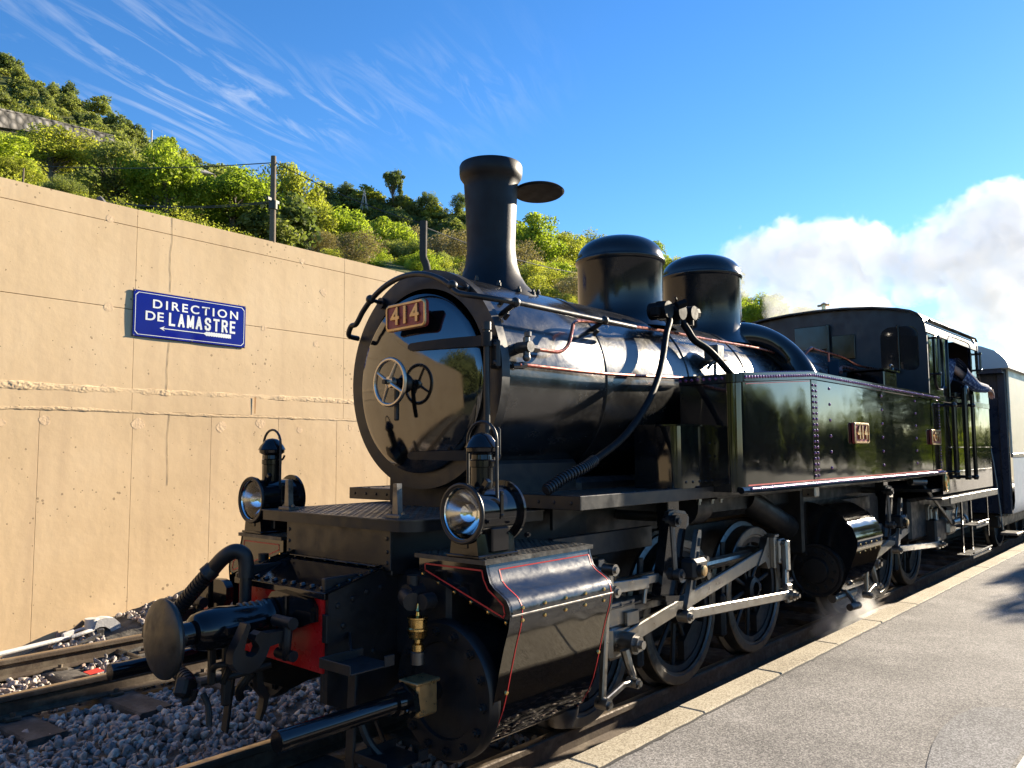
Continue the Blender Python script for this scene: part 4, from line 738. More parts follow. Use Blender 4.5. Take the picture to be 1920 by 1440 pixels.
# cab footplate, ladder
b = MB(); b.box(6.68, 9.2, -1.17, -1.02, .985, 1.005, .003); FP = B(b, 'cab_footplate', treadm)
b = MB(); b.box(6.96, 9.2, -1.178, -1.165, .935, 1.008, .003); B(b, 'footplate_edge', treadm, FP)
b = MB()
for x in (7.74, 8.16): b.box(x-.018, x+.018, -1.105, -1.085, .36, .985, .004)
b.box(9.0, 9.03, -1.1, -1.085, .45, .985, .003); LD = B(b, 'cab_ladder', glossf, FP)
for x0, x1, z in ((7.70, 8.28, .66), (7.50, 8.35, .36)):
    b = MB(); b.box(x0, x1, -1.24, -1.08, z, z+.012, .003); b.tube([(x0+.02, -1.24, z+.03), (x0+.06, -1.255, z+.045), (x1-.06, -1.255, z+.045), (x1-.01, -1.22, z+.03), (x1, -1.1, z+.03)], .008, 6, 3); b.box(x0, x1, -1.243, -1.236, z-.02, z+.01, .002); B(b, 'ladder_tread', treadm, LD)
# ================================================================== lamps on the cylinder tops
def lamp(loc, label, clear=1):
    L = tag(empty('oil_lamp', loc), label, 'lamp', 'locomotive head lamps')
    R = .128; zc = .187                                           # lens centre above the shelf
    b = MB(); b.lathe([(.122, .0), (.128, .004), (.128, .02), (.120, .024), (.112, .03), (.112, .255), (.135, .258), (.135, .272), (.0, .278)], (-.06, 0, zc), (1, 0, 0), 56); body = b.build('lamp_body', glossf, L)
    b = MB(); b.torus((-.058, 0, zc), (1, 0, 0), .123, .0085, 56, 10); b.lathe([(.110, -.004), (.121, -.006), (.121, .006)], (-.058, 0, zc), (1, 0, 0), 56); b.build('lens_rim', satin, body)
    b = MB(); pr = [(.112, .0)]
    for i in range(1, 13):
        a = i/12; pr.append((max(.112*(1-a), 0) if i < 12 else 0, .085*(1-(1-a)**2)))
    b.lathe(pr, (-.054, 0, zc), (1, 0, 0), 48); b.build('reflector', silver, body, ang=70)
    b = MB(); b.lathe([(0, -.012), (.05, -.010), (.09, -.004), (.112, .002)], (-.050, 0, zc), (1, 0, 0), 48); b.build('lens', LENS, body, ang=70)
    b = MB(); zz = zc+.10
    b.lathe([(.050, 0), (.050, .095), (.056, .098), (.056, .125), (.048, .130), (.046, .15), (.060, .158), (.070, .165), (.072, .18), (.078, .183), (.074, .190), (.066, .205), (.052, .222), (.045, .232), (.030, .243), (0, .25)], (.07, 0, zz), (0, 0, 1), 40); b.tube([(.07, -.05, zz+.12), (.09, -.075, zz+.125), (.10, -.085, zz+.15)], .006, 6, 3); b.build('lamp_chimney', glossf, body, ang=30)
    b = MB(); hw = .088
    pts = [(.07, hw, zc+.06), (.07, hw, zc+.30)]+[(.07, hw*math.cos(a), zc+.315+.082*math.sin(a)) for a in [PI*k/10 for k in range(11)]]+[(.07, -hw, zc+.30), (.07, -hw, zc+.06)]
    b.tube(pts, .007, 8, 1); b.build('handle', satin, body)
    b = MB(); b.obox((.075, -.112, zc+.035), (.010, .004, .06), None, .002); b.build('handle_strap', glossf, body); b = MB(); b.rivets([(.075, -.114, zc+.08), (.075, -.116, zc-.01)], (0, -1, 0), .008); b.build('strap_rivet', glossf, body, kind='stuff'); b = MB(); b.obox((-.01, -.082, zc+.105), (.012, .012, .05), Matrix.Rotation(rad(38), 3, 'X'), .003); b.build('hinge_clip', glossf, body); b = MB(); b.bolts([(-.03, -.116, zc-.03), (.20, -.14, zc-.10)], (0, -1, 0), .012, .014); b.build('lamp_screw', glossf, body, kind='stuff')
    b = MB(); b.prism([(-.085, .012), (.085, .012), (.073, .10), (-.073, .10)], (-.045, 0, 0), (0, 1, 0), (0, 0, 1), (.235, 0, 0)); b.box(-.055, .20, -.098, .098, 0, .013, .003); b.box(.03, .14, -.098, -.072, .02, .125, .006); b.box(-.05, -.046, -.025, .025, .04, .075, .001); b.build('lamp_foot', glossf, L)
    return L
def lens_mat():
    m = bpy.data.materials.new('lens_glass'); m.use_nodes = True; t = m.node_tree; t.nodes.clear(); L = t.links.new
    o = N(t, 'ShaderNodeOutputMaterial'); mx = N(t, 'ShaderNodeMixShader'); tr = N(t, 'ShaderNodeBsdfTransparent'); gl = N(t, 'ShaderNodeBsdfGlossy'); gl.inputs['Roughness'].default_value = .03
    f = N(t, 'ShaderNodeFresnel'); f.inputs['IOR'].default_value = 1.5
    tc = N(t, 'ShaderNodeTexCoord'); nz = N(t, 'ShaderNodeTexNoise'); nz.inputs['Scale'].default_value = 14; L(tc.outputs['Object'], nz.inputs[0]); bp = N(t, 'ShaderNodeBump'); bp.inputs['Strength'].default_value = .04; L(nz.outputs[0], bp.inputs['Height']); L(bp.outputs[0], gl.inputs['Normal'])
    tr.inputs[0].default_value = (.93, .95, .96, 1)
    L(f.outputs[0], mx.inputs[0]); L(tr.outputs[0], mx.inputs[1]); L(gl.outputs[0], mx.inputs[2]); L(mx.outputs[0], o.inputs[0]); return m
LENS = lens_mat()
lamp((.36, -.838, 1.047), 'black oil lamp with handle on the near cylinder top, in front of the running plate')
lamp((.36, .838, 1.047), 'black oil lamp on the far cylinder top, seen against the tan wall')
# ================================================================== driver leaning on the cab side
def skin_obj(name, verts, edges, radii, root, m, parent, sub=2):
    me = bpy.data.meshes.new(name); me.from_pydata(verts, edges, []); o = bpy.data.objects.new(name, me); COL.objects.link(o); o.parent = parent
    o.modifiers.new('skin', 'SKIN')
    if not me.skin_vertices: me.skin_vertices.new() if hasattr(me.skin_vertices, 'new') else None
    sv = me.skin_vertices[0].data
    for i, r in enumerate(radii): sv[i].radius = (r, r) if not isinstance(r, tuple) else r
    for i in range(len(verts)): sv[i].use_root = (i == root)
    s = o.modifiers.new('sub', 'SUBSURF'); s.levels = sub; s.render_levels = sub
    me.materials.append(m); return o
skinm = mat('skin', (.50, .30, .22), .5, 0, .12, 10, .05, .02, 80)
hair = mat('dark_hair', (.03, .022, .016), .6, 0, .3, 20, .1, .1, 60)
trous = mat('blue_overalls', (.03, .04, .08), .8, 0, .3, 8, .1, .1, 60)
def plaid():
    m = bpy.data.materials.new('plaid_shirt'); m.use_nodes = True; t = m.node_tree; L = t.links.new; b = t.nodes['Principled BSDF']; b.inputs['Roughness'].default_value = .85
    tc = N(t, 'ShaderNodeTexCoord'); mp = N(t, 'ShaderNodeMapping'); mp.inputs['Rotation'].default_value = (.5, .6, .3); L(tc.outputs['Object'], mp.inputs[0])
    fac = []
    for ax in range(3):
        w = N(t, 'ShaderNodeTexWave', bands_direction='XYZ'[ax]); w.inputs['Scale'].default_value = 9; L(mp.outputs[0], w.inputs['Vector']); r = N(t, 'ShaderNodeMapRange'); r.inputs[1].default_value = .55; r.inputs[2].default_value = .75; L(w.outputs[1], r.inputs[0]); fac.append(r)
    a = N(t, 'ShaderNodeMath', operation='ADD'); L(fac[0].outputs[0], a.inputs[0]); L(fac[1].outputs[0], a.inputs[1]); c = N(t, 'ShaderNodeMath', operation='MULTIPLY_ADD'); L(fac[2].outputs[0], c.inputs[0]); c.inputs[1].default_value = .6; L(a.outputs[0], c.inputs[2])
    r = N(t, 'ShaderNodeValToRGB'); e = r.color_ramp.elements; e[0].position = 0; e[0].color = (.02, .035, .10, 1); e[1].position = 1; e[1].color = (.42, .47, .55, 1); e2 = r.color_ramp.elements.new(.5); e2.color = (.07, .11, .22, 1)
    d = N(t, 'ShaderNodeMath', operation='MULTIPLY'); L(c.outputs[0], d.inputs[0]); d.inputs[1].default_value = .34; L(d.outputs[0], r.inputs[0]); L(r.outputs[0], b.inputs['Base Color']); return m
plaidm = plaid()
def driver():
    P = tag(empty('person', (8.05, -.80, 1.09)), 'driver in a blue plaid shirt leaning an arm out of the cab side', 'person')
    o = Vector((8.05, -.80, 1.09))
    def q(*a): return tuple(Vector(a)-o)
    V = [q(8.0, -.78, 2.0), q(8.0, -.80, 2.18), q(7.98, -.83, 2.38), q(7.96, -.84, 2.52), q(7.97, -.86, 2.58), q(7.98, -.87, 2.66), q(7.985, -.87, 2.74),
         q(8.06, -1.0, 2.43), q(8.26, -1.13, 2.27), q(8.36, -1.17, 2.205), q(8.52, -1.20, 2.20), q(8.68, -1.225, 2.195), q(8.74, -1.235, 2.19), q(8.79, -1.24, 2.165),
         q(7.93, -.62, 2.44), q(7.95, -.52, 2.25), q(8.05, -.50, 2.08), q(8.2, -.62, 2.0),
         q(8.0, -.68, 1.95), q(8.02, -.66, 1.55), q(8.0, -.66, 1.13), q(8.0, -.86, 1.95), q(8.02, -.88, 1.55), q(8.0, -.88, 1.13), q(8.12, -.66, 1.11), q(8.12, -.88, 1.11)]
    E = [(0, 1), (1, 2), (2, 3), (3, 4), (4, 5), (5, 6), (2, 7), (7, 8), (8, 9), (9, 10), (10, 11), (11, 12), (12, 13), (2, 14), (14, 15), (15, 16), (16, 17), (0, 18), (18, 19), (19, 20), (0, 21), (21, 22), (22, 23), (20, 24), (23, 25)]
    Rr = [.12, .125, .125, .055, .06, .095, .055, .046, .040, .038, .036, .034, .034, .03, .06, .05, .042, .03, .085, .062, .04, .085, .062, .04, .03, .03]
    # fingers of the hanging hand: five chains rooted in the palm
    base = Vector(q(8.785, -1.24, 2.165))
    for k, (dy, ln) in enumerate(((-.024, .07), (-.008, .078), (.008, .074), (.024, .06))):
        i0 = len(V); V += [tuple(base+Vector((.012, dy, -.012))), tuple(base+Vector((.030, dy*1.1, -.012-ln*.5))), tuple(base+Vector((.018, dy*1.1, -.012-ln)))]; E += [(13, i0), (i0, i0+1), (i0+1, i0+2)]; Rr += [.010, .009, .008]
    i0 = len(V); V += [tuple(base+Vector((-.03, -.03, -.015))), tuple(base+Vector((-.02, -.038, -.055)))]; E += [(12, i0), (i0, i0+1)]; Rr += [.011, .009]
    skin_obj('body', V, E, Rr, 0, skinm, P)
    k = lambda idx: [V[i] for i in idx]
    si = [0, 1, 2, 3, 7, 8, 9, 10, 11, 14, 15, 16]; mp = {a: i for i, a in enumerate(si)}
    se = [(0, 1), (1, 2), (2, 3), (2, 7), (7, 8), (8, 9), (9, 10), (10, 11), (2, 14), (14, 15), (15, 16)]
    skin_obj('shirt', k(si), [(mp[a], mp[c]) for a, c in se], [.15, .155, .168, .068, .10, .084, .072, .062, .052, .08, .068, .056], 0, plaidm, P)
    ti = [0, 18, 19, 20, 21, 22, 23]; mp2 = {a: i for i, a in enumerate(ti)}
    skin_obj('trousers', k(ti), [(mp2[a], mp2[c]) for a, c in ((0, 18), (18, 19), (19, 20), (0, 21), (21, 22), (22, 23))], [.15, .105, .08, .06, .105, .08, .06], 0, trous, P)
    b = MB(); c = Vector(V[5])+Vector((0, 0, .045)); b.sph(c, .108, 18, 12, (1, .92, 1.02)); b.build('hair', hair, P)
    h = Vector(V[5])
    b = MB(); b.sph(h+Vector((.098, 0, .0)), .02, 8, 6, (1, .7, 1.2)); b.sph(h+Vector((0, .10, 0)), .022, 8, 6, (.7, .4, 1.2)); b.sph(h+Vector((0, -.10, 0)), .022, 8, 6, (.7, .4, 1.2)); b.build('face', skinm, P)
    b = MB(); b.sph(h+Vector((.088, .032, .025)), .010, 8, 6); b.sph(h+Vector((.088, -.032, .025)), .010, 8, 6); b.build('eyes', glossf, P)
driver()
# ================================================================== carriage behind the cab
cream = mat('cream_carriage_paint', (.70, .64, .48), .4, 0, .06, 5, .1, .02, 30)
paleblue = mat('pale_grey_blue_paint', (.36, .42, .48), .4, 0, .06, 5, .1, .02, 30)
navy = mat('dark_blue_paint', (.012, .022, .040), .3, 0, .15, 5, .1, .02, 30)
roofm = mat('carriage_roof_grey', (.55, .54, .50), .55, 0, .12, 4, .1, .05, 20)
CR_ = tag(empty('railway_carriage', (10.4, 0, 0)), 'cream and grey carriage with rounded roof coupled behind the locomotive cab', 'carriage')
def cb(b, name, m, parent=None, **k): return b.build(name, m, parent or CR_, **k)
X0 = 0.0; XL = 15
b = MB(); b.box(X0, X0+.03, -1.12, 1.12, .62, 2.58, .004); b.box(X0-.02, X0, -.42, .42, .75, 2.45, .01); b.box(X0-.05, X0+.0, -1.12, -1.02, .62, 2.55, .01); b.box(X0-.05, X0, 1.02, 1.12, .62, 2.55, .01); cb(b, 'end_wall', navy)
b = MB(); b.box(X0+.03, XL, -1.15, -1.12, 1.42, 2.58, .006); cb(b, 'side_panel', cream)
b = MB(); b.strip([(-1.152, 1.40), (-1.152, .80), (-1.14, .70), (-1.10, .62), (-1.03, .585), (-.9, .58)], (X0+.0, 0, 0), (0, 1, 0), (0, 0, 1), (XL, 0, 0)); cb(b, 'lower_panel', paleblue)
b = MB(); b.box(X0-.01, XL, -1.158, -1.13, 1.37, 1.425, .004); cb(b, 'waist_rail', dsteel)
b = MB(); b.box(X0+.03, XL, 1.12, 1.15, .6, 2.58, .006); cb(b, 'side_panel', cream)
ra = [(-1.20, 2.56), (-1.19, 2.62), (-1.15, 2.70), (-1.05, 2.80), (-.9, 2.87), (-.6, 2.95), (-.3, 2.99), (0, 3.0)]; ra += [(-y, z) for y, z in ra[-2::-1]]
b = MB(); b.prism(ra, (X0-.22, 0, 0), (0, 1, 0), (0, 0, 1), (XL, 0, 0)); cb(b, 'roof', roofm, ang=30)
b = MB(); b.prism([(y*.93, z-.06) for y, z in ra], (X0-.2, 0, 0), (0, 1, 0), (0, 0, 1), (.19, 0, 0)); cb(b, 'end_canopy', navy)
for k in range(7):
    b = MB(); x = X0+1.6+1.9*k; b.box(x, x+1.1, -1.156, -1.149, 1.62, 2.35, .02); w = cb(b, 'window', glass); b = MB()
    for a in ((x-.05, x, 1.57, 2.40), (x+1.1, x+1.15, 1.57, 2.40), (x, x+1.1, 1.57, 1.62), (x, x+1.1, 2.35, 2.40)): b.box(a[0], a[1], -1.165, -1.149, a[2], a[3], .003)
    cb(b, 'window_frame', dsteel, w)
b = MB(); b.box(X0+.3, XL-.3, -.9, .9, .40, .60, .02); b.cyl((X0-.02, .0, .72), (X0-.45, 0, .72), .06, n=12); b.lathe([(0, 0), (.15, .01), (.16, .03), (.05, .06)], (X0-.48, 0, .72), (1, 0, 0), 24); cb(b, 'underframe', under)
b = MB(); b.tube([(X0-.02, -.80, 2.40), (X0-.05, -.80, 2.30), (X0-.14, -.95, 1.3), (X0-.16, -1.02, .42)], .010, 6, 3); b.bar((X0-.16, -1.02, .42), (X0-.0, -.95, .55), .03, .01, (0, 0, 1), .002); b.box(X0-.25, X0+.15, -1.2, -1.0, .36, .39, .004); cb(b, 'end_step', dsteel)
for x in (1.8, 3.4, 11.5, 13.1):
    for s in (-1, 1):
        b = MB(); b.lathe([(.05, 0), (.34, .02), (.34, .09), (.38, .09), (.38, .0), (.41, -.03), (.41, -.05), (.05, -.05)], (x, s*.52, .38), (0, s, 0), 32); cb(b, 'wheel', dsteel)
# ================================================================== ground, wall, platform, tracks
rng = np.random.default_rng(11)
def nmat(name): m = bpy.data.materials.new(name); m.use_nodes = True; return m, m.node_tree, m.node_tree.nodes['Principled BSDF'], m.node_tree.links.new
def ramp(t, stops):
    r = N(t, 'ShaderNodeValToRGB'); e = r.color_ramp.elements
    while len(e) < len(stops): e.new(.5)
    for k, (p, c) in zip(e, stops): k.position = p; k.color = (*c, 1)
    return r
def wall_mat():
    m, t, b, L = nmat('tan_painted_concrete'); tc = N(t, 'ShaderNodeTexCoord'); O = tc.outputs['Object']
    n1 = N(t, 'ShaderNodeTexNoise'); n1.inputs['Scale'].default_value = .9; n1.inputs['Detail'].default_value = 7; n1.inputs['Roughness'].default_value = .6; L(O, n1.inputs[0])
    r1 = ramp(t, [(.28, (.57, .412, .235)), (.5, (.66, .482, .282)), (.75, (.71, .535, .33))]); L(n1.outputs[0], r1.inputs[0])
    # long rain streaks
    mp = N(t, 'ShaderNodeMapping'); mp.inputs['Scale'].default_value = (7, 7, .35); L(O, mp.inputs[0]); n2 = N(t, 'ShaderNodeTexNoise'); n2.inputs['Scale'].default_value = 1; n2.inputs['Detail'].default_value = 5; L(mp.outputs[0], n2.inputs[0])
    r2 = N(t, 'ShaderNodeMapRange'); r2.inputs[1].default_value = .5; r2.inputs[2].default_value = .8; r2.inputs[4].default_value = .55; L(n2.outputs[0], r2.inputs[0])
    m1 = N(t, 'ShaderNodeMix', data_type='RGBA'); L(r2.outputs[0], m1.inputs[0]); L(r1.outputs[0], m1.inputs[6]); m1.inputs[7].default_value = (.52, .37, .225, 1)
    # small pits, clustered
    v = N(t, 'ShaderNodeTexVoronoi', feature='F1'); v.inputs['Scale'].default_value = 17; L(O, v.inputs[0])
    n3 = N(t, 'ShaderNodeTexNoise'); n3.inputs['Scale'].default_value = 2.3; n3.inputs['Detail'].default_value = 4; L(O, n3.inputs[0])
    th = N(t, 'ShaderNodeMapRange'); th.inputs[1].default_value = .42; th.inputs[2].default_value = .75; th.inputs[3].default_value = 0; th.inputs[4].default_value = .27; L(n3.outputs[0], th.inputs[0])
    cmpn = N(t, 'ShaderNodeMath', operation='LESS_THAN'); L(v.outputs['Distance'], cmpn.inputs[0]); L(th.outputs[0], cmpn.inputs[1])
    m2 = N(t, 'ShaderNodeMix', data_type='RGBA'); f = N(t, 'ShaderNodeMath', operation='MULTIPLY'); L(cmpn.outputs[0], f.inputs[0]); f.inputs[1].default_value = .7; L(f.outputs[0], m2.inputs[0]); L(m1.outputs[2], m2.inputs[6]); m2.inputs[7].default_value = (.20, .14, .08, 1)
    # rough grey blotches
    n4 = N(t, 'ShaderNodeTexNoise'); n4.inputs['Scale'].default_value = 3.1; n4.inputs['Detail'].default_value = 8; n4.inputs['Roughness'].default_value = .7; L(O, n4.inputs[0]); r4 = N(t, 'ShaderNodeMapRange'); r4.inputs[1].default_value = .58; r4.inputs[2].default_value = .75; r4.inputs[4].default_value = .4; L(n4.outputs[0], r4.inputs[0])
    m3 = N(t, 'ShaderNodeMix', data_type='RGBA'); L(r4.outputs[0], m3.inputs[0]); L(m2.outputs[2], m3.inputs[6]); m3.inputs[7].default_value = (.54, .40, .255, 1); L(m3.outputs[2], b.inputs['Base Color'])
    b.inputs['Roughness'].default_value = .85; b.inputs['Specular IOR Level'].default_value = .25
    # relief: fine grain, soft undulation, pits and a few cracks
    n5 = N(t, 'ShaderNodeTexNoise'); n5.inputs['Scale'].default_value = 9; n5.inputs['Detail'].default_value = 9; n5.inputs['Roughness'].default_value = .55; L(O, n5.inputs[0])
    a1 = N(t, 'ShaderNodeMath', operation='MULTIPLY_ADD'); L(cmpn.outputs[0], a1.inputs[0]); a1.inputs[1].default_value = -.5; L(n5.outputs[0], a1.inputs[2])
    bp = N(t, 'ShaderNodeBump'); bp.inputs['Strength'].default_value = .3; bp.inputs['Distance'].default_value = .008; L(a1.outputs[0], bp.inputs['Height']); L(bp.outputs[0], b.inputs['Normal'])
    return m
wallm = wall_mat()
WA = rad(3.8); WU = Vector((math.cos(WA), math.sin(WA), 0)); WN = Vector((math.sin(WA), -math.cos(WA), 0))
def wp(u, z, d=0): return Vector((0, 4.03, 0))+WU*u+WN*d+Vector((0, 0, z))
WALL = tag(empty('retaining_wall', (0, 4.03, 0), WA), 'long tan concrete retaining wall with cast panels behind the tracks', 'wall')
def wblock(u0, u1, z0, z1, d, name='wall_panel'):
    b = MB(); b.box(u0+.0012, u1-.0012, -d, .35, z0+.0004, z1-.0004, .0014); return b.build(name, wallm, WALL, smooth=False)
rows = [(-.4, 1.876, [-2.1+.787*k for k in range(14)]), (1.88, 2.053, [-2.1, 1.033, 3.5, 8.9]), (2.057, 2.805, [-1.44, 1.033, 3.5, 5.97, 8.9]), (2.809, 3.573, [-1.44, 1.033, 3.5, 5.97, 8.9]), (3.577, 3.742, [-1.44, 1.033, 3.5, 5.97, 8.9])]
for k, (z0, z1, us) in enumerate(rows):
    us = [-14, -11.4, -8.9, -6.4, -4.0]+us+[11.4, 13.9, 17, 21, 26, 32, 40, 55]
    us = sorted(u for u in us)
    for u0, u1 in zip(us, us[1:]):
        if u1-u0 < .3: continue
        wblock(u0, u1, z0, z1, .0015+(.004 if k == 1 else 0))
# the two rough beads of concrete left along the lift joint
for zc, th, dp, sd in ((2.068, .036, .010, 1.7), (1.873, .016, .006, 5.1)):
    vs = []; fs = []; M_ = 1200; K = 8
    for i in range(M_):
        u = -2.6+.008*i
        w = max(.08, .62+.75*noise.noise(Vector((u*1.1, sd, 0)))+.35*noise.noise(Vector((u*7, sd+3, 0)))); zo = .022*noise.noise(Vector((u*.8, sd+7, 0)))+.006*noise.noise(Vector((u*9, sd+8, 0)))
        for j in range(K):
            a = PI*j/(K-1); f = 1+.45*noise.noise(Vector((u*26, j*1.1, sd)))+.3*noise.noise(Vector((u*60, j*2.1, sd)))
            vs.append((u, -(.003+dp*w*math.sin(a)**.6*f), zc+zo-th*(.45+.55*w)*math.cos(a)*(1+.28*noise.noise(Vector((u*13, sd, j*.6))))))
    for i in range(M_-1):
        for j in range(K-1): fs.append((i*K+j, (i+1)*K+j, (i+1)*K+j+1, i*K+j+1))
    b = MB(); b.add(vs, fs); b.build('mortar_ridge', wallm, WALL, smooth=False)
# patches around the old tie holes, a drip stain and fine cracks
patchm = mat('rough_tan_patch', (.66, .475, .285), .9, 0, .2, 12, .05, .4, 40)
for u, z in ((.78, 3.60), (2.9, 3.60), (.80, 2.80), (2.42, 2.80), (.78, 2.08), (.30, 1.78), (1.1, 1.77), (1.95, 1.76), (2.4, 1.80), (2.9, 1.74), (3.2, 3.3), (3.1, 2.7), (3.62, 1.78), (-.02, 1.75)):
    P = []; r = random.uniform(.03, .065)
    for i in range(14): a = 2*PI*i/14; rr = r*(1+.35*noise.noise(Vector((u*3+math.cos(a), z*5+math.sin(a), 2)))); P.append((u+rr*math.cos(a), z+rr*.9*math.sin(a)))
    b = MB(); b.prism([(a, c) for a, c in P], (0, -.0028, 0), (1, 0, 0), (0, 0, 1), (0, .02, 0)); b.build('tie_hole_patch', patchm, WALL, ang=20)
crackm = mat('crack_brown', (.22, .165, .10), .95, 0, .2, 20, .05, 0)  # dark brown of the thin strips drawn along the wall cracks
def crack(u, z0, z1, sd, amp=.03, w=.0035):
    b = MB(); n = 40; P = []
    for i in range(n+1):
        z = z0+(z1-z0)*i/n; x = u+amp*noise.noise(Vector((z*2.2, sd, 0)))+amp*.35*noise.noise(Vector((z*9, sd, 4))); P.append((x, z, w*(.5+abs(noise.noise(Vector((z*6, sd, 9)))))))
    vs = [(x-h, -.0037, z) for x, z, h in P]+[(x+h, -.0037, z) for x, z, h in P]; b.add(vs, [(i, i+1, n+2+i, n+1+i) for i in range(n)]); b.build('crack', crackm, WALL, smooth=False)
crack(1.37, 3.02, 3.74, 1.2); crack(1.36, 2.08, 2.56, 4.4); crack(1.39, 1.2, 1.86, 7.7, .02); crack(2.5, .1, .9, 3.3, .02, .002)
rust = mat('rust_stain', (.36, .19, .075), .9, 0, .3, 20, .05, 0)
for u, z0, z1, w in ((2.32, 1.90, 2.07, .010),):
    b = MB(); b.add([(u-w, -.0145, z1), (u+w, -.0145, z1), (u+w*.5, -.0145, z0), (u-w*.5, -.0145, z0)], [(0, 1, 2, 3)]); b.build('rust_stain', rust, WALL, smooth=False)
# ---- station sign
enam = mat('cobalt_blue_enamel', (.006, .010, .21), .12, 0, .15, 4, .04, 0, spec=.3, wave=.05, ws=3)
enw = mat('white_enamel', (.80, .80, .76), .2, 0, .04, 10, .05, 0)
signback = mat('blue_black_edge', (.02, .022, .06), .4, 0, .2, 8, .05, 0)
SIGN = tag(empty('station_sign', tuple(wp(1.598, 2.78)), WA), 'blue enamel sign with white lettering DIRECTION DE LAMASTRE and an arrow', 'sign')
sw, sh = 1.172, .425
b = MB(); nx = 24; vs = []; fs = []
def sd_(x, z):                                              # two enamel sheets, each slightly dished
    return -.016-.005*math.sin(abs(x)/(sw/2)*PI)-.003*math.cos(z/sh*PI)
for i in range(nx+1):
    for j in range(9): x = -sw/2+sw*i/nx; z = -sh/2+sh*j/8; vs.append((x, sd_(x, z), z))
fs = [(i*9+j, (i+1)*9+j, (i+1)*9+j+1, i*9+j+1) for i in range(nx) for j in range(8)]
b.add(vs, fs); b.build('sign_face', enam, SIGN)
b = MB(); b.box(-sw/2-.004, sw/2+.004, -.0155, -.008, -sh/2-.004, sh/2+.004, .002); 
for x in (-.5, .5): b.box(x-.03, x+.03, -.010, .0, -.15, .15, .002)
b.build('sign_backing', signback, SIGN)
def on_sign(me, name, m):
    for v in me.vertices:
        x, y, z = v.co; v.co = (x, sd_(x, y)-.0016-z, y)
    me.materials.clear(); me.materials.append(m); o = bpy.data.objects.new(name, me); COL.objects.link(o); o.parent = SIGN; return o
def poly_on_sign(polys, name, m):
    me = bpy.data.meshes.new(name); vs = []; fs = []
    for P in polys: fs.append(tuple(range(len(vs), len(vs)+len(P)))); vs += [(x, y, 0) for x, y in P]
    me.from_pydata(vs, [], fs); return on_sign(me, name, m)
def txt(s, cx, cy, h, w, off, sp):
    me = text_mesh(s, size=1, extrude=0, offset=off, spacing=sp); xs = [v.co.x for v in me.vertices]; ys = [v.co.y for v in me.vertices]
    for v in me.vertices: v.co = (cx+(v.co.x-(min(xs)+max(xs))/2)*w/(max(xs)-min(xs)), cy+(v.co.y-(min(ys)+max(ys))/2)*h/(max(ys)-min(ys)), 0)
    bm = bmesh.new(); bm.from_mesh(me); bmesh.ops.subdivide_edges(bm, edges=[e for e in bm.edges if e.calc_length() > .06], cuts=2); bm.to_mesh(me); bm.free()
    return me
on_sign(txt('DIRECTION', .045, .105, .083, .90, .018, 1.35), 'lettering', enw)
on_sign(txt('DE', -.385, -.012, .085, .175, .018, 1.1), 'lettering', enw)
def stroke_text(s, x0, y0, h, cell, w, name):
    vs = []; fs = []; G = {'L': [[(0, 1), (0, 0), (1, 0)]], 'A': [[(0, 0), (.5, 1), (1, 0)], [(.2, .3), (.8, .3)]], 'M': [[(0, 0), (0, 1)], [(1, 0), (1, 1)], [(.02, 1), (.5, .12), (.98, 1)]], 'T': [[(0, 1), (1, 1)], [(.5, 1), (.5, 0)]], 'E': [[(1, 1), (0, 1), (0, 0), (1, 0)], [(0, .52), (.85, .52)]],
         'S': [[(.98, .78), (.9, .93), (.7, 1), (.3, 1), (.08, .9), (.02, .74), (.12, .6), (.5, .5), (.88, .4), (.98, .26), (.92, .1), (.7, 0), (.3, 0), (.1, .07), (.02, .22)]], 'R': [[(0, 0), (0, 1), (.6, 1), (.9, .93), (1, .76), (.9, .58), (.6, .5), (0, .5)], [(.5, .5), (1, 0)]]}
    k = 0; wd = cell*.74-w
    for i, ch in enumerate(s):
        for pl in G[ch]:
            P = [(x0+cell*i+x*wd*(1.12 if ch == 'M' else .9 if ch in 'LE' else 1), y0+y*(h-w)) for x, y in pl]
            for (xa, ya), (xb, yb) in zip(P, P[1:]):
                d = Vector((xb-xa, yb-ya)); d.normalize(); q = Vector((-d.y, d.x))*w/2; e = d*w*.48; n = len(vs); z = .00012*(k % 9); k += 1
                vs += [(xa-e.x-q.x, ya-e.y-q.y, z), (xb+e.x-q.x, yb+e.y-q.y, z), (xb+e.x+q.x, yb+e.y+q.y, z), (xa-e.x+q.x, ya-e.y+q.y, z)]; fs.append((n, n+1, n+2, n+3))
    me = bpy.data.meshes.new(name); me.from_pydata(vs, [], fs); return on_sign(me, name, enw)
stroke_text('LAMASTRE', -.235, -.073, .125, .0925, .0215, 'lettering')
ar = [(-.335, -.117), (-.285, -.139), (-.300, -.121), (.12, -.121), (.15, -.139)]
z_ = [(.15+.0115*k, -.139+(.003 if k % 2 else 0)) for k in range(1, 25)]
ar2 = z_+[(.418, -.130), (.428, -.117), (.418, -.104)]+[(x, -.095-(y+.139)) for x, y in z_[::-1]]+[(.15, -.095), (.12, -.113), (-.300, -.113), (-.285, -.095)]
poly_on_sign([[(-.335, -.117), (-.285, -.139), (-.300, -.117)], [(-.335, -.117), (-.300, -.117), (-.285, -.095)], [(-.305, -.1205), (.125, -.1205), (.125, -.1135), (-.305, -.1135)], [(.12, -.121), (.15, -.139), (.15, -.095), (.12, -.113)]]+[[(.15+.0268*k, -.139), (.15+.0268*k+.012, -.134), (.15+.0268*(k+1), -.139), (.15+.0268*(k+1), -.095), (.15+.0268*k+.012, -.100), (.15+.0268*k, -.095)] for k in range(10)], 'arrow', enw)
bo = []; i1 = .016; i2 = .021; cc = .028
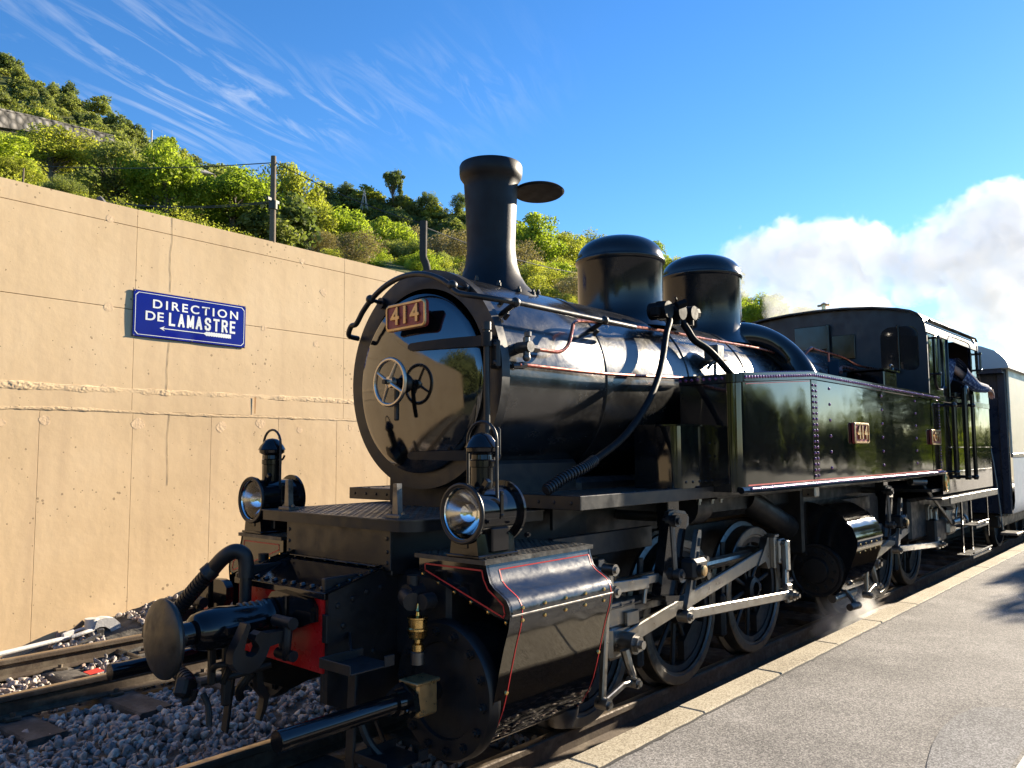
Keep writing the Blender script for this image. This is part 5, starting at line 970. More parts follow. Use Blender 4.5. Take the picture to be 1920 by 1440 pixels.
def octo(i): return [(-sw/2+i, -sh/2+i+cc), (-sw/2+i+cc, -sh/2+i), (sw/2-i-cc, -sh/2+i), (sw/2-i, -sh/2+i+cc), (sw/2-i, sh/2-i-cc), (sw/2-i-cc, sh/2-i), (-sw/2+i+cc, sh/2-i), (-sw/2+i, sh/2-i-cc)]
A_, B_ = octo(i1), octo(i2)
for k in range(8):
    p, q = A_[k], A_[(k+1) % 8]; p2, q2 = B_[k], B_[(k+1) % 8]; S_ = 14
    for s in range(S_):
        f0, f1 = s/S_, (s+1)/S_; l = lambda a, c, f: (a[0]+(c[0]-a[0])*f, a[1]+(c[1]-a[1])*f); bo.append([l(p, q, f0), l(p, q, f1), l(p2, q2, f1), l(p2, q2, f0)])
poly_on_sign(bo, 'border_line', enw)
b = MB(); b.rivets([(x, sd_(x, z)-.001, z) for x, z in ((-sw/2+.008, sh/2-.008), (sw/2-.008, sh/2-.008), (-sw/2+.008, -sh/2+.008), (sw/2-.008, -sh/2+.008), (0, sh/2-.008), (0, -sh/2+.008))], (0, -1, 0), .007, 8); b.build('sign_screw', dsteel, SIGN)
# ---- ground sheets
gm, t, bb, L = nmat('dusty_ballast_ground'); tc = N(t, 'ShaderNodeTexCoord'); n1 = N(t, 'ShaderNodeTexNoise'); n1.inputs['Scale'].default_value = 14; n1.inputs['Detail'].default_value = 8; L(tc.outputs['Object'], n1.inputs[0]); r = ramp(t, [(.3, (.045, .042, .036)), (.7, (.15, .135, .11))]); L(n1.outputs[0], r.inputs[0]); L(r.outputs[0], bb.inputs['Base Color']); bb.inputs['Roughness'].default_value = .95
bp = N(t, 'ShaderNodeBump'); bp.inputs['Strength'].default_value = .6; bp.inputs['Distance'].default_value = .03; L(n1.outputs[0], bp.inputs['Height']); L(bp.outputs[0], bb.inputs['Normal'])
b = MB(); b.add([(-900, -900, -.30), (900, -900, -.30), (900, 900, -.30), (-900, 900, -.30)], [(0, 1, 2, 3)]); tag(b.build('ground', mat('dark_grass_soil', (.045, .05, .025), .95, 0, .5, .6, .05, .4, 6), smooth=False), kind='structure')
def gz(x, y):                                              # ballast surface
    z = -.185+.02*noise.noise(Vector((x*1.7, y*1.7, 0)))
    if 1.0 < y < 2.2: z += .035*math.sin((y-1.0)/1.2*PI)
    wy = 4.03+x*math.tan(WA)-y
    if wy < .9 and y > 2: z += max(0, .9-wy)*(.10+.30*max(0, min(1, (x-.1)/1.2)))*(1+.3*noise.noise(Vector((x*3, y*3, 5))))
    if y < -.6: z += .035
    return z
b = MB(); xs = np.arange(-9, 14.01, .2); ys = np.arange(-1.35, 4.91, .2); vs = [(x, y, gz(x, y)-.02) for x in xs for y in ys]; k = len(ys)
b.add(vs, [(i*k+j, (i+1)*k+j, (i+1)*k+j+1, i*k+j+1) for i in range(len(xs)-1) for j in range(k-1)]); tag(b.build('ballast_bed', gm), kind='structure')
# ---- stones of the ballast: real facetted stones, one object
sm, t, bb, L = nmat('ballast_stone'); at = N(t, 'ShaderNodeAttribute', attribute_name='stone_tone'); r = ramp(t, [(0, (.18, .17, .165)), (.25, (.30, .275, .26)), (.45, (.40, .335, .29)), (.6, (.32, .215, .17)), (.78, (.48, .41, .34)), (1, (.60, .54, .46))]); L(at.outputs['Fac'], r.inputs[0])
tc = N(t, 'ShaderNodeTexCoord'); n1 = N(t, 'ShaderNodeTexNoise'); n1.inputs['Scale'].default_value = 55; n1.inputs['Detail'].default_value = 6; L(tc.outputs['Object'], n1.inputs[0]); mr = N(t, 'ShaderNodeMapRange'); mr.inputs[1].default_value = .3; mr.inputs[2].default_value = .7; mr.inputs[3].default_value = .72; mr.inputs[4].default_value = 1.25; L(n1.outputs[0], mr.inputs[0])
vm = N(t, 'ShaderNodeVectorMath', operation='SCALE'); L(r.outputs[0], vm.inputs[0]); L(mr.outputs[0], vm.inputs['Scale']); L(vm.outputs[0], bb.inputs['Base Color']); bb.inputs['Roughness'].default_value = .8
bp = N(t, 'ShaderNodeBump'); bp.inputs['Strength'].default_value = .3; bp.inputs['Distance'].default_value = .006; L(n1.outputs[0], bp.inputs['Height']); L(bp.outputs[0], bb.inputs['Normal'])
def stone_protos(n=14):
    out = []
    bm = bmesh.new(); bmesh.ops.create_icosphere(bm, subdivisions=2, radius=1); base = np.array([v.co[:] for v in bm.verts]); faces = np.array([[v.index for v in f.verts] for f in bm.faces]); bm.free()
    for k in range(n):
        v = base.copy()
        for c in range(13):                                   # facets: cut by random planes
            d = rng.normal(size=3); d /= np.linalg.norm(d); h = rng.uniform(.38, .72); p = v@d; over = p > h; v[over] -= np.outer(p[over]-h, d)
        v += rng.normal(size=v.shape)*.02
        out.append(v*np.array([1, rng.uniform(.65, 1), rng.uniform(.5, .8)]))
    return out, faces
SP_, SF_ = stone_protos()
def rand_rot(n):
    q = rng.normal(size=(n, 4)); q /= np.linalg.norm(q, axis=1)[:, None]; w, x, y, z = q.T
    return np.stack([1-2*(y*y+z*z), 2*(x*y-z*w), 2*(x*z+y*w), 2*(x*y+z*w), 1-2*(x*x+z*z), 2*(y*z-x*w), 2*(x*z-y*w), 2*(y*z+x*w), 1-2*(x*x+y*y)], -1).reshape(n, 3, 3)
def stones(name, pts, size, lab=None):
    n = len(pts); R = rand_rot(n); nv = len(SP_[0]); nf = len(SF_)
    proto = rng.integers(0, len(SP_), n); V = np.stack(SP_)[proto]*size[:, None, None]; V = np.einsum('nij,nkj->nki', R, V)+pts[:, None, :]
    F = (SF_[None]+(np.arange(n)*nv)[:, None, None]).reshape(-1)
    me = bpy.data.meshes.new(name); me.vertices.add(n*nv); me.vertices.foreach_set('co', V.reshape(-1).astype(np.float32)); me.loops.add(len(F)); me.loops.foreach_set('vertex_index', F.astype(np.int32)); me.polygons.add(n*nf); me.polygons.foreach_set('loop_start', np.arange(0, len(F), 3, dtype=np.int32)); me.update(calc_edges=True)
    a = me.attributes.new('stone_tone', 'FLOAT', 'POINT'); a.data.foreach_set('value', np.repeat(rng.uniform(0, 1, n)**1.1, nv).astype(np.float32)); me.materials.append(sm)
    o = bpy.data.objects.new(name, me); COL.objects.link(o); tag(o, kind='stuff'); return o
def r2(x, k): return 2.527+.05*x if k == 0 else 3.52+.045*x          # rails of the siding
def fill(x0, x1, y0, y1, dens, smin, smax, skip):
    n = int((x1-x0)*(y1-y0)*dens); X = rng.uniform(x0, x1, n); Y = rng.uniform(y0, y1, n); S = rng.uniform(smin, smax, n)*(1+.35*(rng.random(n) < .12))
    keep = np.array([not skip(x, y, s) for x, y, s in zip(X, Y, S)]); X, Y, S = X[keep], Y[keep], S[keep]
    Z = np.array([gz(x, y) for x, y in zip(X, Y)])+rng.uniform(-.012, .018, len(X)); return np.stack([X, Y, Z], 1), S
SLX = [-1.62, -1.0, -.36, .28, .92, 1.56, 2.2, 2.84]
def skipA(x, y, s):
    if abs(y-.53) < .09+s*.6: return True
    for k in (0, 1):
        if abs(y-r2(x, k)) < .075+s*.5: return True
    if 1.86 < y < 4.1 and rng.random() < .93:
        for sx in SLX:
            if abs(x-(y-3)*-.05-sx) < .12+s*.5 and not (y < 2.0 and rng.random() < .1): return True
    return y > 4.02+x*math.tan(WA)
def skipB(x, y, s): return abs(abs(y)-.53) < .09+s*.6 or y < -1.27
PA = [fill(-3.0, 2.2, .44, 4.2, 600, .024, .042, skipA), fill(-2.4, 1.6, -.46, .46, 330, .024, .04, skipB), fill(-1.2, 9.5, -1.26, -.60, 330, .022, .036, skipB), fill(2.2, 7, .44, 4.4, 90, .028, .045, skipA)]
stones('track_ballast', np.concatenate([p for p, s in PA]), np.concatenate([s for p, s in PA]))
# ---- rails and sleepers
railside = mat('rusty_rail', (.085, .060, .040), .7, .3, .4, 20, .15, .15, 90, dirt=(.16, .13, .09), dirt_s=6, dirt_t=.5)
railtop = mat('worn_rail_head', (.40, .33, .25), .38, .9, .2, 9, .12, .03, 60, dirt=(.14, .09, .06), dirt_s=5, dirt_t=.58)
sleep = mat('old_tarred_sleeper', (.055, .048, .042), .9, 0, .4, 14, .1, .5, 30, dirt=(.15, .13, .11), dirt_s=6, dirt_t=.5)
RPROF = [(-.0625, -.14), (.0625, -.14), (.0625, -.130), (.012, -.115), (.009, -.045), (.0325, -.034), (.0325, -.008), (.026, -.0015), (-.026, -.0015), (-.0325, -.008), (-.0325, -.034), (-.009, -.045), (-.012, -.115), (-.0625, -.130)]
def rail(tr, p0, p1):
    p0 = Vector(p0); p1 = Vector(p1); d = p1-p0; side = Vector((0, 0, 1)).cross(d).normalized()
    b = MB(); b.prism(RPROF, p0, side, (0, 0, 1), d); r = b.build('rail', railside, tr)
    b = MB(); b.prism([(-.0255, -.001), (-.022, .0), (.022, .0), (.0255, -.001)], p0, side, (0, 0, 1), d); b.build('rail_head', railtop, r); return r
TR1 = tag(empty('main_track', (0, 0, -.14)), 'railway track under the locomotive beside the platform', 'track'); TR1.location = (0, 0, 0)
for s in (-1, 1): rail(TR1, (-12, s*.53, 0), (60, s*.53, 0))
TR2 = tag(empty('siding_track', (0, 3, 0)), 'second track with wooden sleepers between the locomotive and the tan wall', 'track'); TR2.location = (0, 0, 0)
for k in (0, 1): rail(TR2, (-9, r2(-9, k), 0), (16, r2(16, k), 0))
def sleeper(tr, x, yc, L, z, w=.23, h=.15, a=0):
    b = MB(); nx, ny = 3, 14; vs = []
    for i in range(ny+1):
        y = -L/2+L*i/ny
        for j, (xx, zz) in enumerate(((-w/2, -h), (-w/2, -.012), (-w/2+.012, 0), (-w*.12, .0), (w*.1, .0), (w/2-.012, 0), (w/2, -.012), (w/2, -h))):
            vs.append((xx+.006*noise.noise(Vector((x*7+j, y*4, 1))), y, zz+.007*noise.noise(Vector((x*5, y*5, j*2.3)))))
    K = 8; fs = [(i*K+j, i*K+(j+1) % K, (i+1)*K+(j+1) % K, (i+1)*K+j) for i in range(ny) for j in range(K)]+[tuple(range(K)), tuple(ny*K+j for j in range(K))]
    b.add(vs, fs); o = b.build('sleeper', sleep, tr, ang=40); o.location = (x, yc, z); o.rotation_euler = (0, 0, a); return o
for x in SLX+[3.5, 4.2, -2.3, -3.0, -3.7, 5, 5.7, 6.4]: sleeper(TR2, x, 2.98+.05*x+random.uniform(-.05, .05), 2.05, -.142+random.uniform(-.004, .004), a=rad(2.7))
s0 = sleeper(TR1, -3, 0, 1.9, -.15)
for k in range(60):
    x = -11.4+.66*k
    if abs(x+3) > .2: c = s0.copy(); COL.objects.link(c); c.location.x = x
b = MB()
for sx in SLX:
    for k in (0, 1):
        for q in (-1, 1): y = r2(sx, k)+q*.085; b.box(sx-.045, sx+.045, y-.03, y+.03, -.142, -.118, .004); b.cyl((sx, y, -.12), (sx, y, -.095), .017, n=6)
b.build('rail_clip', railside, TR2, kind='stuff')
wmetal = mat('chalky_white_metal', (.62, .60, .57), .6, .1, .12, 12, .1, .2, 60, dirt=(.30, .25, .21), dirt_s=9, dirt_t=.60)
b = MB(); b.tube([(.72, 3.95, -.10), (.76, 3.5, -.10), (.77, 2.56, -.11)], .018, 10, 1); b.cyl((.73, 3.40, -.10), (.73, 3.50, -.10), .03, n=10); b.build('stretcher_bar', dsteel, TR2)
# points lever lying by the wall
PL = tag(empty('points_lever', (.7, 3.95, -.12)), 'white painted points lever with heavy weight lying between siding and wall', 'lever')
def plb(b, n, m): o = b.build(n, m, PL); o.location = (-.7, -3.95, .12); return o
b = MB(); b.tube([(-.55, 3.78, -.045), (.0, 3.86, -.03), (.42, 3.92, -.01), (.50, 3.935, -.005)], .019, 10, 5); b.bar((.46, 3.93, .0), (.56, 3.945, .02), .07, .03, (0, 0, 1), .01); b.tube([(.50, 3.96, .01), (.60, 3.985, .03), (.72, 3.97, .05)], .014, 8, 3); b.tube([(.52, 3.90, .0), (.62, 3.90, .02), (.72, 3.93, .03)], .016, 8, 3); plb(b, 'lever_arm', wmetal)
b = MB(); b.cyl((.70, 3.965, .02), (.70, 3.965, .115), .055, n=18); b.prism([(.70, .03), (.72, .10), (.79, .115), (.86, .10), (.91, .05), (.93, -.04), (.86, -.06), (.83, .01), (.79, .04), (.74, .045)], (0, 3.90, 0), (1, 0, 0), (0, 0, 1), (0, .12, 0)); plb(b, 'weight', wmetal)
b = MB(); b.bar((.42, 3.80, -.09), (.73, 3.84, -.02), .06, .03, (0, 0, 1), .008); b.bar((.72, 3.845, -.10), (.73, 3.85, .04), .05, .03, (1, 0, 0), .006); b.box(.40, .46, 3.76, 3.82, -.14, -.06, .006); b.bar((.55, 4.02, .0), (.66, 4.02, .085), .04, .02, (0, 0, 1), .003); plb(b, 'lever_bracket', dsteel)
b = MB(); b.box(-.75, .35, 3.70, 3.74, -.125, -.095, .004); b.box(-.02, .12, 3.68, 3.80, -.09, -.07, .004); plb(b, 'slide_chair', railside)
redplas = mat('red_plastic', (.62, .035, .03), .45, 0, .1, 20, .1, 0)
b = MB(); b.box(-.055, .055, -.048, .048, 0, .006, .002); mk = b.build('marker_plate', redplas); mk.location = (.385, 3.10, -.115); mk.rotation_euler = (rad(3), rad(-3), rad(6)); tag(mk, 'small red marker plate lying on a sleeper of the siding', 'marker')
# ---- platform
def speckle(name, stops, sc=150, patch=None, bump=.35):
    m, t, b, L = nmat(name); tc = N(t, 'ShaderNodeTexCoord'); O = tc.outputs['Object']
    n1 = N(t, 'ShaderNodeTexNoise'); n1.inputs['Scale'].default_value = sc; n1.inputs['Detail'].default_value = 3; n1.inputs['Roughness'].default_value = .7; L(O, n1.inputs[0])
    v = N(t, 'ShaderNodeTexVoronoi'); v.inputs['Scale'].default_value = sc*.85; L(O, v.inputs[0]); sp = N(t, 'ShaderNodeSeparateColor'); L(v.outputs['Color'], sp.inputs[0])
    a = N(t, 'ShaderNodeMath', operation='MULTIPLY_ADD'); L(sp.outputs[0], a.inputs[0]); a.inputs[1].default_value = .45; s1 = N(t, 'ShaderNodeMath', operation='MULTIPLY'); L(n1.outputs[0], s1.inputs[0]); s1.inputs[1].default_value = .65; L(s1.outputs[0], a.inputs[2])
    n2 = N(t, 'ShaderNodeTexNoise'); n2.inputs['Scale'].default_value = 1.6; n2.inputs['Detail'].default_value = 6; n2.inputs['Roughness'].default_value = .6; L(O, n2.inputs[0]); s2 = N(t, 'ShaderNodeMath', operation='MULTIPLY_ADD'); L(n2.outputs[0], s2.inputs[0]); s2.inputs[1].default_value = .75; ad = N(t, 'ShaderNodeMath', operation='ADD'); L(a.outputs[0], s2.inputs[2]); L(s2.outputs[0], ad.inputs[0]); ad.inputs[1].default_value = -.38
    r = ramp(t, stops); L(ad.outputs[0], r.inputs[0]); L(r.outputs[0], b.inputs['Base Color']); b.inputs['Roughness'].default_value = .9; b.inputs['Specular IOR Level'].default_value = .3
    bp = N(t, 'ShaderNodeBump'); bp.inputs['Strength'].default_value = bump; bp.inputs['Distance'].default_value = .006; L(a.outputs[0], bp.inputs['Height']); L(bp.outputs[0], b.inputs['Normal']); return m
asph = speckle('worn_asphalt', [(.2, (.055, .052, .050)), (.45, (.13, .122, .112)), (.62, (.215, .20, .178)), (.85, (.37, .345, .31))], 190, bump=.5)
asph2 = speckle('pale_grey_asphalt', [(.2, (.06, .06, .062)), (.5, (.15, .146, .14)), (.85, (.36, .35, .335))], 190, bump=.5)
kerbm = speckle('granite_kerb', [(.2, (.14, .11, .07)), (.42, (.30, .25, .165)), (.6, (.42, .355, .24)), (.9, (.55, .48, .34))], 190, bump=.25)
b = MB(); b.box(-14, 60, -9, -1.422, -.29, .277, 0); PF = tag(b.build('platform', asph, smooth=False), kind='structure')
kx = [1.322+.86*k for k in range(-9, 28)]
for i, (x0, x1) in enumerate(zip(kx, kx[1:])):
    b = MB(); dz = random.uniform(-.002, .003); b.box(x0+.0015, x1-.0015, -1.415-random.uniform(0, .006), -1.272+random.uniform(-.004, .004), -.12, .283+dz, .008); b.build('kerb_stone', kerbm, PF, smooth=False)
b = MB(); b.box(-14, 60, -1.41, -1.285, -.29, -.121, 0); b.build('platform_footing', gm, PF, smooth=False)
def sheet(poly, z, m, name, parent=None):
    b = MB(); b.add([(x, y, z) for x, y in poly], [tuple(range(len(poly)))]); return b.build(name, m, parent, smooth=False)
ap = []
for x, y in [(1735, 1470), (1738, 1430), (1748, 1395), (1765, 1365), (1790, 1342), (1830, 1326), (1880, 1326), (1930, 1334), (2010, 1350), (2010, 1470)]:
    d = pxdir(x, y); k = (.281-CAM_P.z)/d.z; p = CAM_P+d*k; ap.append((p.x, max(p.y, -2.62)))
tag(sheet(ap, .281, asph2, 'asphalt_patch'), kind='structure')
whitel = speckle('cream_line_paint', [(.1, (.42, .40, .33)), (.5, (.62, .59, .50)), (.9, (.72, .69, .60))], 90, bump=.2)
tag(sheet([(-14, -2.635), (60, -2.635), (60, -2.78), (-14, -2.78)], .2815, whitel, 'platform_line'), kind='structure')
b = MB(); pp = [(x, -1.42+.01*noise.noise(Vector((x*9, 0, 0)))) for x in np.arange(-4, 14, .05)]; vs = [(x, y, .2795) for x, y in pp]+[(x, y-.012-.02*abs(noise.noise(Vector((x*6, 3, 0)))), .2795) for x, y in pp]; n = len(pp); b.add(vs, [(i, i+1, n+i+1, n+i) for i in range(n-1)])
tag(b.build('tar_joint', mat('tar_joint_black', (.03, .028, .026), .7), smooth=False), kind='structure')
# ================================================================== hills, trees, poles
def az_el(x, y):
    d = pxdir(x, y); return math.atan2(d.y, d.x), math.atan2(d.z, math.hypot(d.x, d.y))
def interp(x, K): return float(np.interp(x, [k[0] for k in K], [k[1] for k in K]))
# skyline of the bare ground, given along the direction of view (x in photo columns only names the azimuth)
NEAR_SKY = [(-1500, 260), (-700, 60), (-250, 60), (0, 128), (100, 176), (200, 234), (300, 290), (400, 345), (500, 405), (600, 440), (700, 465), (800, 485), (950, 500), (1100, 520), (1250, 560), (1400, 610), (1600, 680), (2000, 780), (2600, 800)]
NEAR_R = [(-1500, 260), (-200, 250), (0, 240), (200, 205), (400, 150), (500, 110), (600, 75), (700, 55), (1000, 46), (1400, 44), (2600, 46)]
FAR_SKY = [(-400, 400), (250, 400), (420, 366), (560, 372), (640, 373), (740, 382), (800, 406), (870, 398), (960, 425), (1050, 455), (1150, 472), (1280, 508), (1400, 560), (1500, 610), (1700, 690), (2200, 770)]
def wall_top_y(x): return 333+.234*x
def polar(xc, y, r):
    a, e = az_el(xc, y); return CAM_P.x+r*math.cos(a), CAM_P.y+r*math.sin(a), CAM_P.z+r*math.tan(e)
def r_wall(xc):
    a, _ = az_el(xc, 700); d = Vector((math.cos(a), math.sin(a))); n = Vector((math.sin(WA), -math.cos(WA))); den = d.x*n.x+d.y*n.y
    p = Vector((0, 4.03)); t = ((p.x-CAM_P.x)*n.x+(p.y-CAM_P.y)*n.y)/den
    return t if 0 < t < 40 else 40
def near_pt(xc, t):
    rw = r_wall(xc)+.4; R = interp(xc, NEAR_R); R = max(R, rw+8)
    r = rw+(R-rw)*t
    e0 = math.atan2(3.62-CAM_P.z, rw); _, e1 = az_el(xc, interp(xc, NEAR_SKY)); e1 = max(e1, .03)
    tt = min(t, 1.0); e = e0+(e1-e0)*(tt**1.15)
    z = CAM_P.z+r*math.tan(e)
    if t > 1: z = CAM_P.z+R*math.tan(e1)-(r-R)*.30
    a, _ = az_el(xc, 700)
    x_, y_ = CAM_P.x+r*math.cos(a), CAM_P.y+r*math.sin(a)
    z += (.5*noise.noise(Vector((x_*.08, y_*.08, 0)))+.25*noise.noise(Vector((x_*.3, y_*.3, 0))))*min(1, t*5)
    return Vector((x_, y_, z))
def far_pt(xc, t):
    r = 100+165*t; _, e1 = az_el(xc, interp(xc, FAR_SKY)); e0 = .02; tt = min(t, 1); e = e0+(e1-e0)*tt**.9
    z = CAM_P.z+r*math.tan(e)
    if t > 1: z = CAM_P.z+265*math.tan(e1)-(r-265)*.25
    a, _ = az_el(xc, 700); x_, y_ = CAM_P.x+r*math.cos(a), CAM_P.y+r*math.sin(a)
    return Vector((x_, y_, z+1.5*noise.noise(Vector((x_*.03, y_*.03, 0)))))
hm, t, bb, L = nmat('hill_scrub'); tc = N(t, 'ShaderNodeTexCoord'); n1 = N(t, 'ShaderNodeTexNoise'); n1.inputs['Scale'].default_value = .35; n1.inputs['Detail'].default_value = 10; n1.inputs['Roughness'].default_value = .7; L(tc.outputs['Object'], n1.inputs[0]); r = ramp(t, [(.3, (.030, .045, .014)), (.5, (.075, .095, .028)), (.7, (.16, .145, .07))]); L(n1.outputs[0], r.inputs[0]); L(r.outputs[0], bb.inputs['Base Color']); bb.inputs['Roughness'].default_value = 1; bb.inputs['Specular IOR Level'].default_value = .1
bp = N(t, 'ShaderNodeBump'); bp.inputs['Strength'].default_value = .8; bp.inputs['Distance'].default_value = .4; L(n1.outputs[0], bp.inputs['Height']); L(bp.outputs[0], bb.inputs['Normal'])
def terrain(name, fn, xs, ts):
    b = MB(); k = len(ts); vs = [fn(x, t_) for x in xs for t_ in ts]; b.add(vs, [(i*k+j, (i+1)*k+j, (i+1)*k+j+1, i*k+j+1) for i in range(len(xs)-1) for j in range(k-1)]); return tag(b.build(name, hm), kind='structure')
terrain('hillside', near_pt, list(np.linspace(-1500, 2300, 100)), list(np.linspace(0, 1, 26))+[1.15, 1.4, 1.8])
terrain('far_hill', far_pt, list(np.linspace(-300, 2150, 60)), list(np.linspace(0, 1, 14))+[1.2, 1.6])
# ---- foliage
def leaf_mat(name, c0, c1, c2, trans=.45):
    m = bpy.data.materials.new(name); m.use_nodes = True; t = m.node_tree; t.nodes.clear(); L = t.links.new
    o = N(t, 'ShaderNodeOutputMaterial'); mx = N(t, 'ShaderNodeMixShader'); mx.inputs[0].default_value = trans; d = N(t, 'ShaderNodeBsdfPrincipled'); tr = N(t, 'ShaderNodeBsdfTranslucent'); d.inputs['Roughness'].default_value = .5; d.inputs['Specular IOR Level'].default_value = .08
    at = N(t, 'ShaderNodeAttribute', attribute_name='leaf_tone'); oi = N(t, 'ShaderNodeObjectInfo'); ad = N(t, 'ShaderNodeMath', operation='MULTIPLY_ADD'); L(oi.outputs['Random'], ad.inputs[0]); ad.inputs[1].default_value = .35; L(at.outputs['Fac'], ad.inputs[2]); s = N(t, 'ShaderNodeMath', operation='SUBTRACT'); L(ad.outputs[0], s.inputs[0]); s.inputs[1].default_value = .17
    r = ramp(t, [(0, c0), (.5, c1), (1, c2)]); L(s.outputs[0], r.inputs[0]); L(r.outputs[0], d.inputs['Base Color'])
    sc = N(t, 'ShaderNodeVectorMath', operation='MULTIPLY'); L(r.outputs[0], sc.inputs[0]); sc.inputs[1].default_value = (1.25, 1.35, .55); L(sc.outputs[0], tr.inputs[0])
    L(d.outputs[0], mx.inputs[1]); L(tr.outputs[0], mx.inputs[2]); L(mx.outputs[0], o.inputs[0]); return m
L_BRIGHT = leaf_mat('spring_green_leaves', (.13, .175, .028), (.25, .31, .05), (.42, .45, .09), .55)
L_YELLOW = leaf_mat('yellow_green_leaves', (.17, .185, .038), (.31, .32, .07), (.46, .43, .12), .55)
L_OLIVE = leaf_mat('olive_leaves', (.125, .14, .05), (.22, .24, .09), (.34, .35, .14), .48)
L_DARK = leaf_mat('evergreen_leaves', (.075, .10, .05), (.135, .165, .07), (.22, .245, .10), .48)
L_BARE = leaf_mat('budding_twigs', (.15, .115, .07), (.27, .215, .125), (.38, .32, .17), .3)
bark = mat('grey_bark', (.10, .085, .065), .9, 0, .3, 8, .05, .4, 30)
def crown_mesh(name, n, leaf, lm, seed, clumps=42, shape='round', flat=.0, spread=1.0):
    g = np.random.default_rng(seed)
    C_ = g.normal(size=(clumps, 3)); C_ /= np.linalg.norm(C_, axis=1)[:, None]
    if shape == 'round':
        rad_ = g.uniform(.35, .80, clumps); C_ *= rad_[:, None]*spread; C_[:, 2] = C_[:, 2]*.82+1.05; cr = g.uniform(.20, .36, clumps)
        C_[:, :2] *= (1-.25*np.clip(C_[:, 2]-1.2, 0, 1))[:, None]
    elif shape == 'cone':
        h = g.uniform(0.1, 1.95, clumps); a = g.uniform(0, 2*PI, clumps); rr = (1-h/2.05)*.75*g.uniform(.4, 1, clumps); C_ = np.stack([rr*np.cos(a), rr*np.sin(a), h], 1); cr = .12+.22*(1-h/2.05)
    elif shape == 'pine':
        C_ *= g.uniform(.3, .85, clumps)[:, None]; C_[:, 2] = C_[:, 2]*.55+1.45; cr = g.uniform(.12, .28, clumps)
    elif shape == 'bush':
        rad_ = g.uniform(.3, .85, clumps); C_ *= rad_[:, None]; C_[:, 2] = abs(C_[:, 2])*.9+.35; cr = g.uniform(.18, .34, clumps)
    ci = g.integers(0, clumps, n); d = g.normal(size=(n, 3)); d /= np.linalg.norm(d, axis=1)[:, None]; rr = g.uniform(.25, 1, n)**.5
    P = C_[ci]+d*(rr*cr[ci])[:, None]*np.array([1, 1, .8]); 
    nr = d*.7+g.normal(size=(n, 3))*.6; nr /= np.linalg.norm(nr, axis=1)[:, None]; u = np.cross(nr, g.normal(size=(n, 3))); u /= np.linalg.norm(u, axis=1)[:, None]; w = np.cross(nr, u); s = leaf*g.uniform(.6, 1.4, n)
    Q = np.stack([P-u*s[:, None], P+w*(s*.55)[:, None]+nr*(s*.15)[:, None], P+u*s[:, None], P-w*(s*.55)[:, None]+nr*(s*.15)[:, None]], 1).reshape(-1, 3)
    me = bpy.data.meshes.new(name); me.vertices.add(4*n); me.vertices.foreach_set('co', Q.reshape(-1).astype(np.float32)); me.loops.add(4*n); me.loops.foreach_set('vertex_index', np.arange(4*n, dtype=np.int32)); me.polygons.add(n); me.polygons.foreach_set('loop_start', np.arange(0, 4*n, 4, dtype=np.int32)); me.update(calc_edges=True)
    tone = np.clip(g.uniform(.2, .8, clumps)[ci]*.7+g.uniform(0, .35, n), 0, 1); a = me.attributes.new('leaf_tone', 'FLOAT', 'POINT'); a.data.foreach_set('value', np.repeat(tone, 4).astype(np.float32)); me.materials.append(lm); return me, C_, cr
def trunk_mesh(name, C_, seed, h0=-.35, r=.05, nb=14):
    g = random.Random(seed); b = MB(); b.tube([(0, 0, h0), (.03, .02, .3), (-.02, .03, .75), (.02, 0, 1.25)], [r, r*.4], 8, 3)
    for k in range(min(nb, len(C_))):
        c = Vector(C_[k]); s = Vector((0, 0, g.uniform(.1, .6)*max(.4, c.z))); m = (s+c)/2+Vector((g.uniform(-.08, .08), g.uniform(-.08, .08), g.uniform(-.05, .12))); b.tube([s, m, c], [r*.45, r*.12], 5, 3, False)
    me_o = b.build(name, bark); me = me_o.data; bpy.data.objects.remove(me_o); return me
KIND = {}
def kind(k, lm, n, leaf, shape, variants, clumps, label, cat='tree', tr=.05, nb=14, spread=1.0):
    out = []
    for v in range(variants):
        cm, C_, cr = crown_mesh('crown', n, leaf, lm, hash_(k)+v*17, clumps, shape, spread=spread); out.append((cm, trunk_mesh('trunk', C_, v+3, r=tr, nb=nb)))
    KIND[k] = (out, label, cat)
def hash_(s): return sum(ord(c)*(i+7) for i, c in enumerate(s))
kind('bright', L_BRIGHT, 9500, .036, 'round', 3, 46, '')
kind('yellow', L_YELLOW, 8000, .034, 'round', 2, 40, '', nb=30)
kind('olive', L_OLIVE, 6500, .036, 'round', 2, 40, '', nb=34)
kind('bare', L_BARE, 5200, .030, 'round', 2, 60, '', tr=.035, nb=60)
kind('dark', L_DARK, 7500, .036, 'round', 2, 46, '')
kind('bush', L_BRIGHT, 9000, .028, 'bush', 2, 30, '', tr=.03)
kind('ybush', L_YELLOW, 9000, .028, 'bush', 2, 30, '', tr=.03)
kind('obush', L_OLIVE, 8000, .028, 'bush', 1, 30, '', tr=.03)
kind('pine', L_DARK, 4000, .05, 'pine', 1, 46, '', tr=.045, nb=40)
kind('cone', L_DARK, 3500, .06, 'cone', 1, 60, '', tr=.04)
for k, lm in (('bright', L_BRIGHT), ('yellow', L_YELLOW), ('olive', L_OLIVE), ('dark', L_DARK)):
    kind('s_'+k, lm, 1700, .078, 'round', 2, 34, '', tr=.05, nb=6)
_cnt = {}
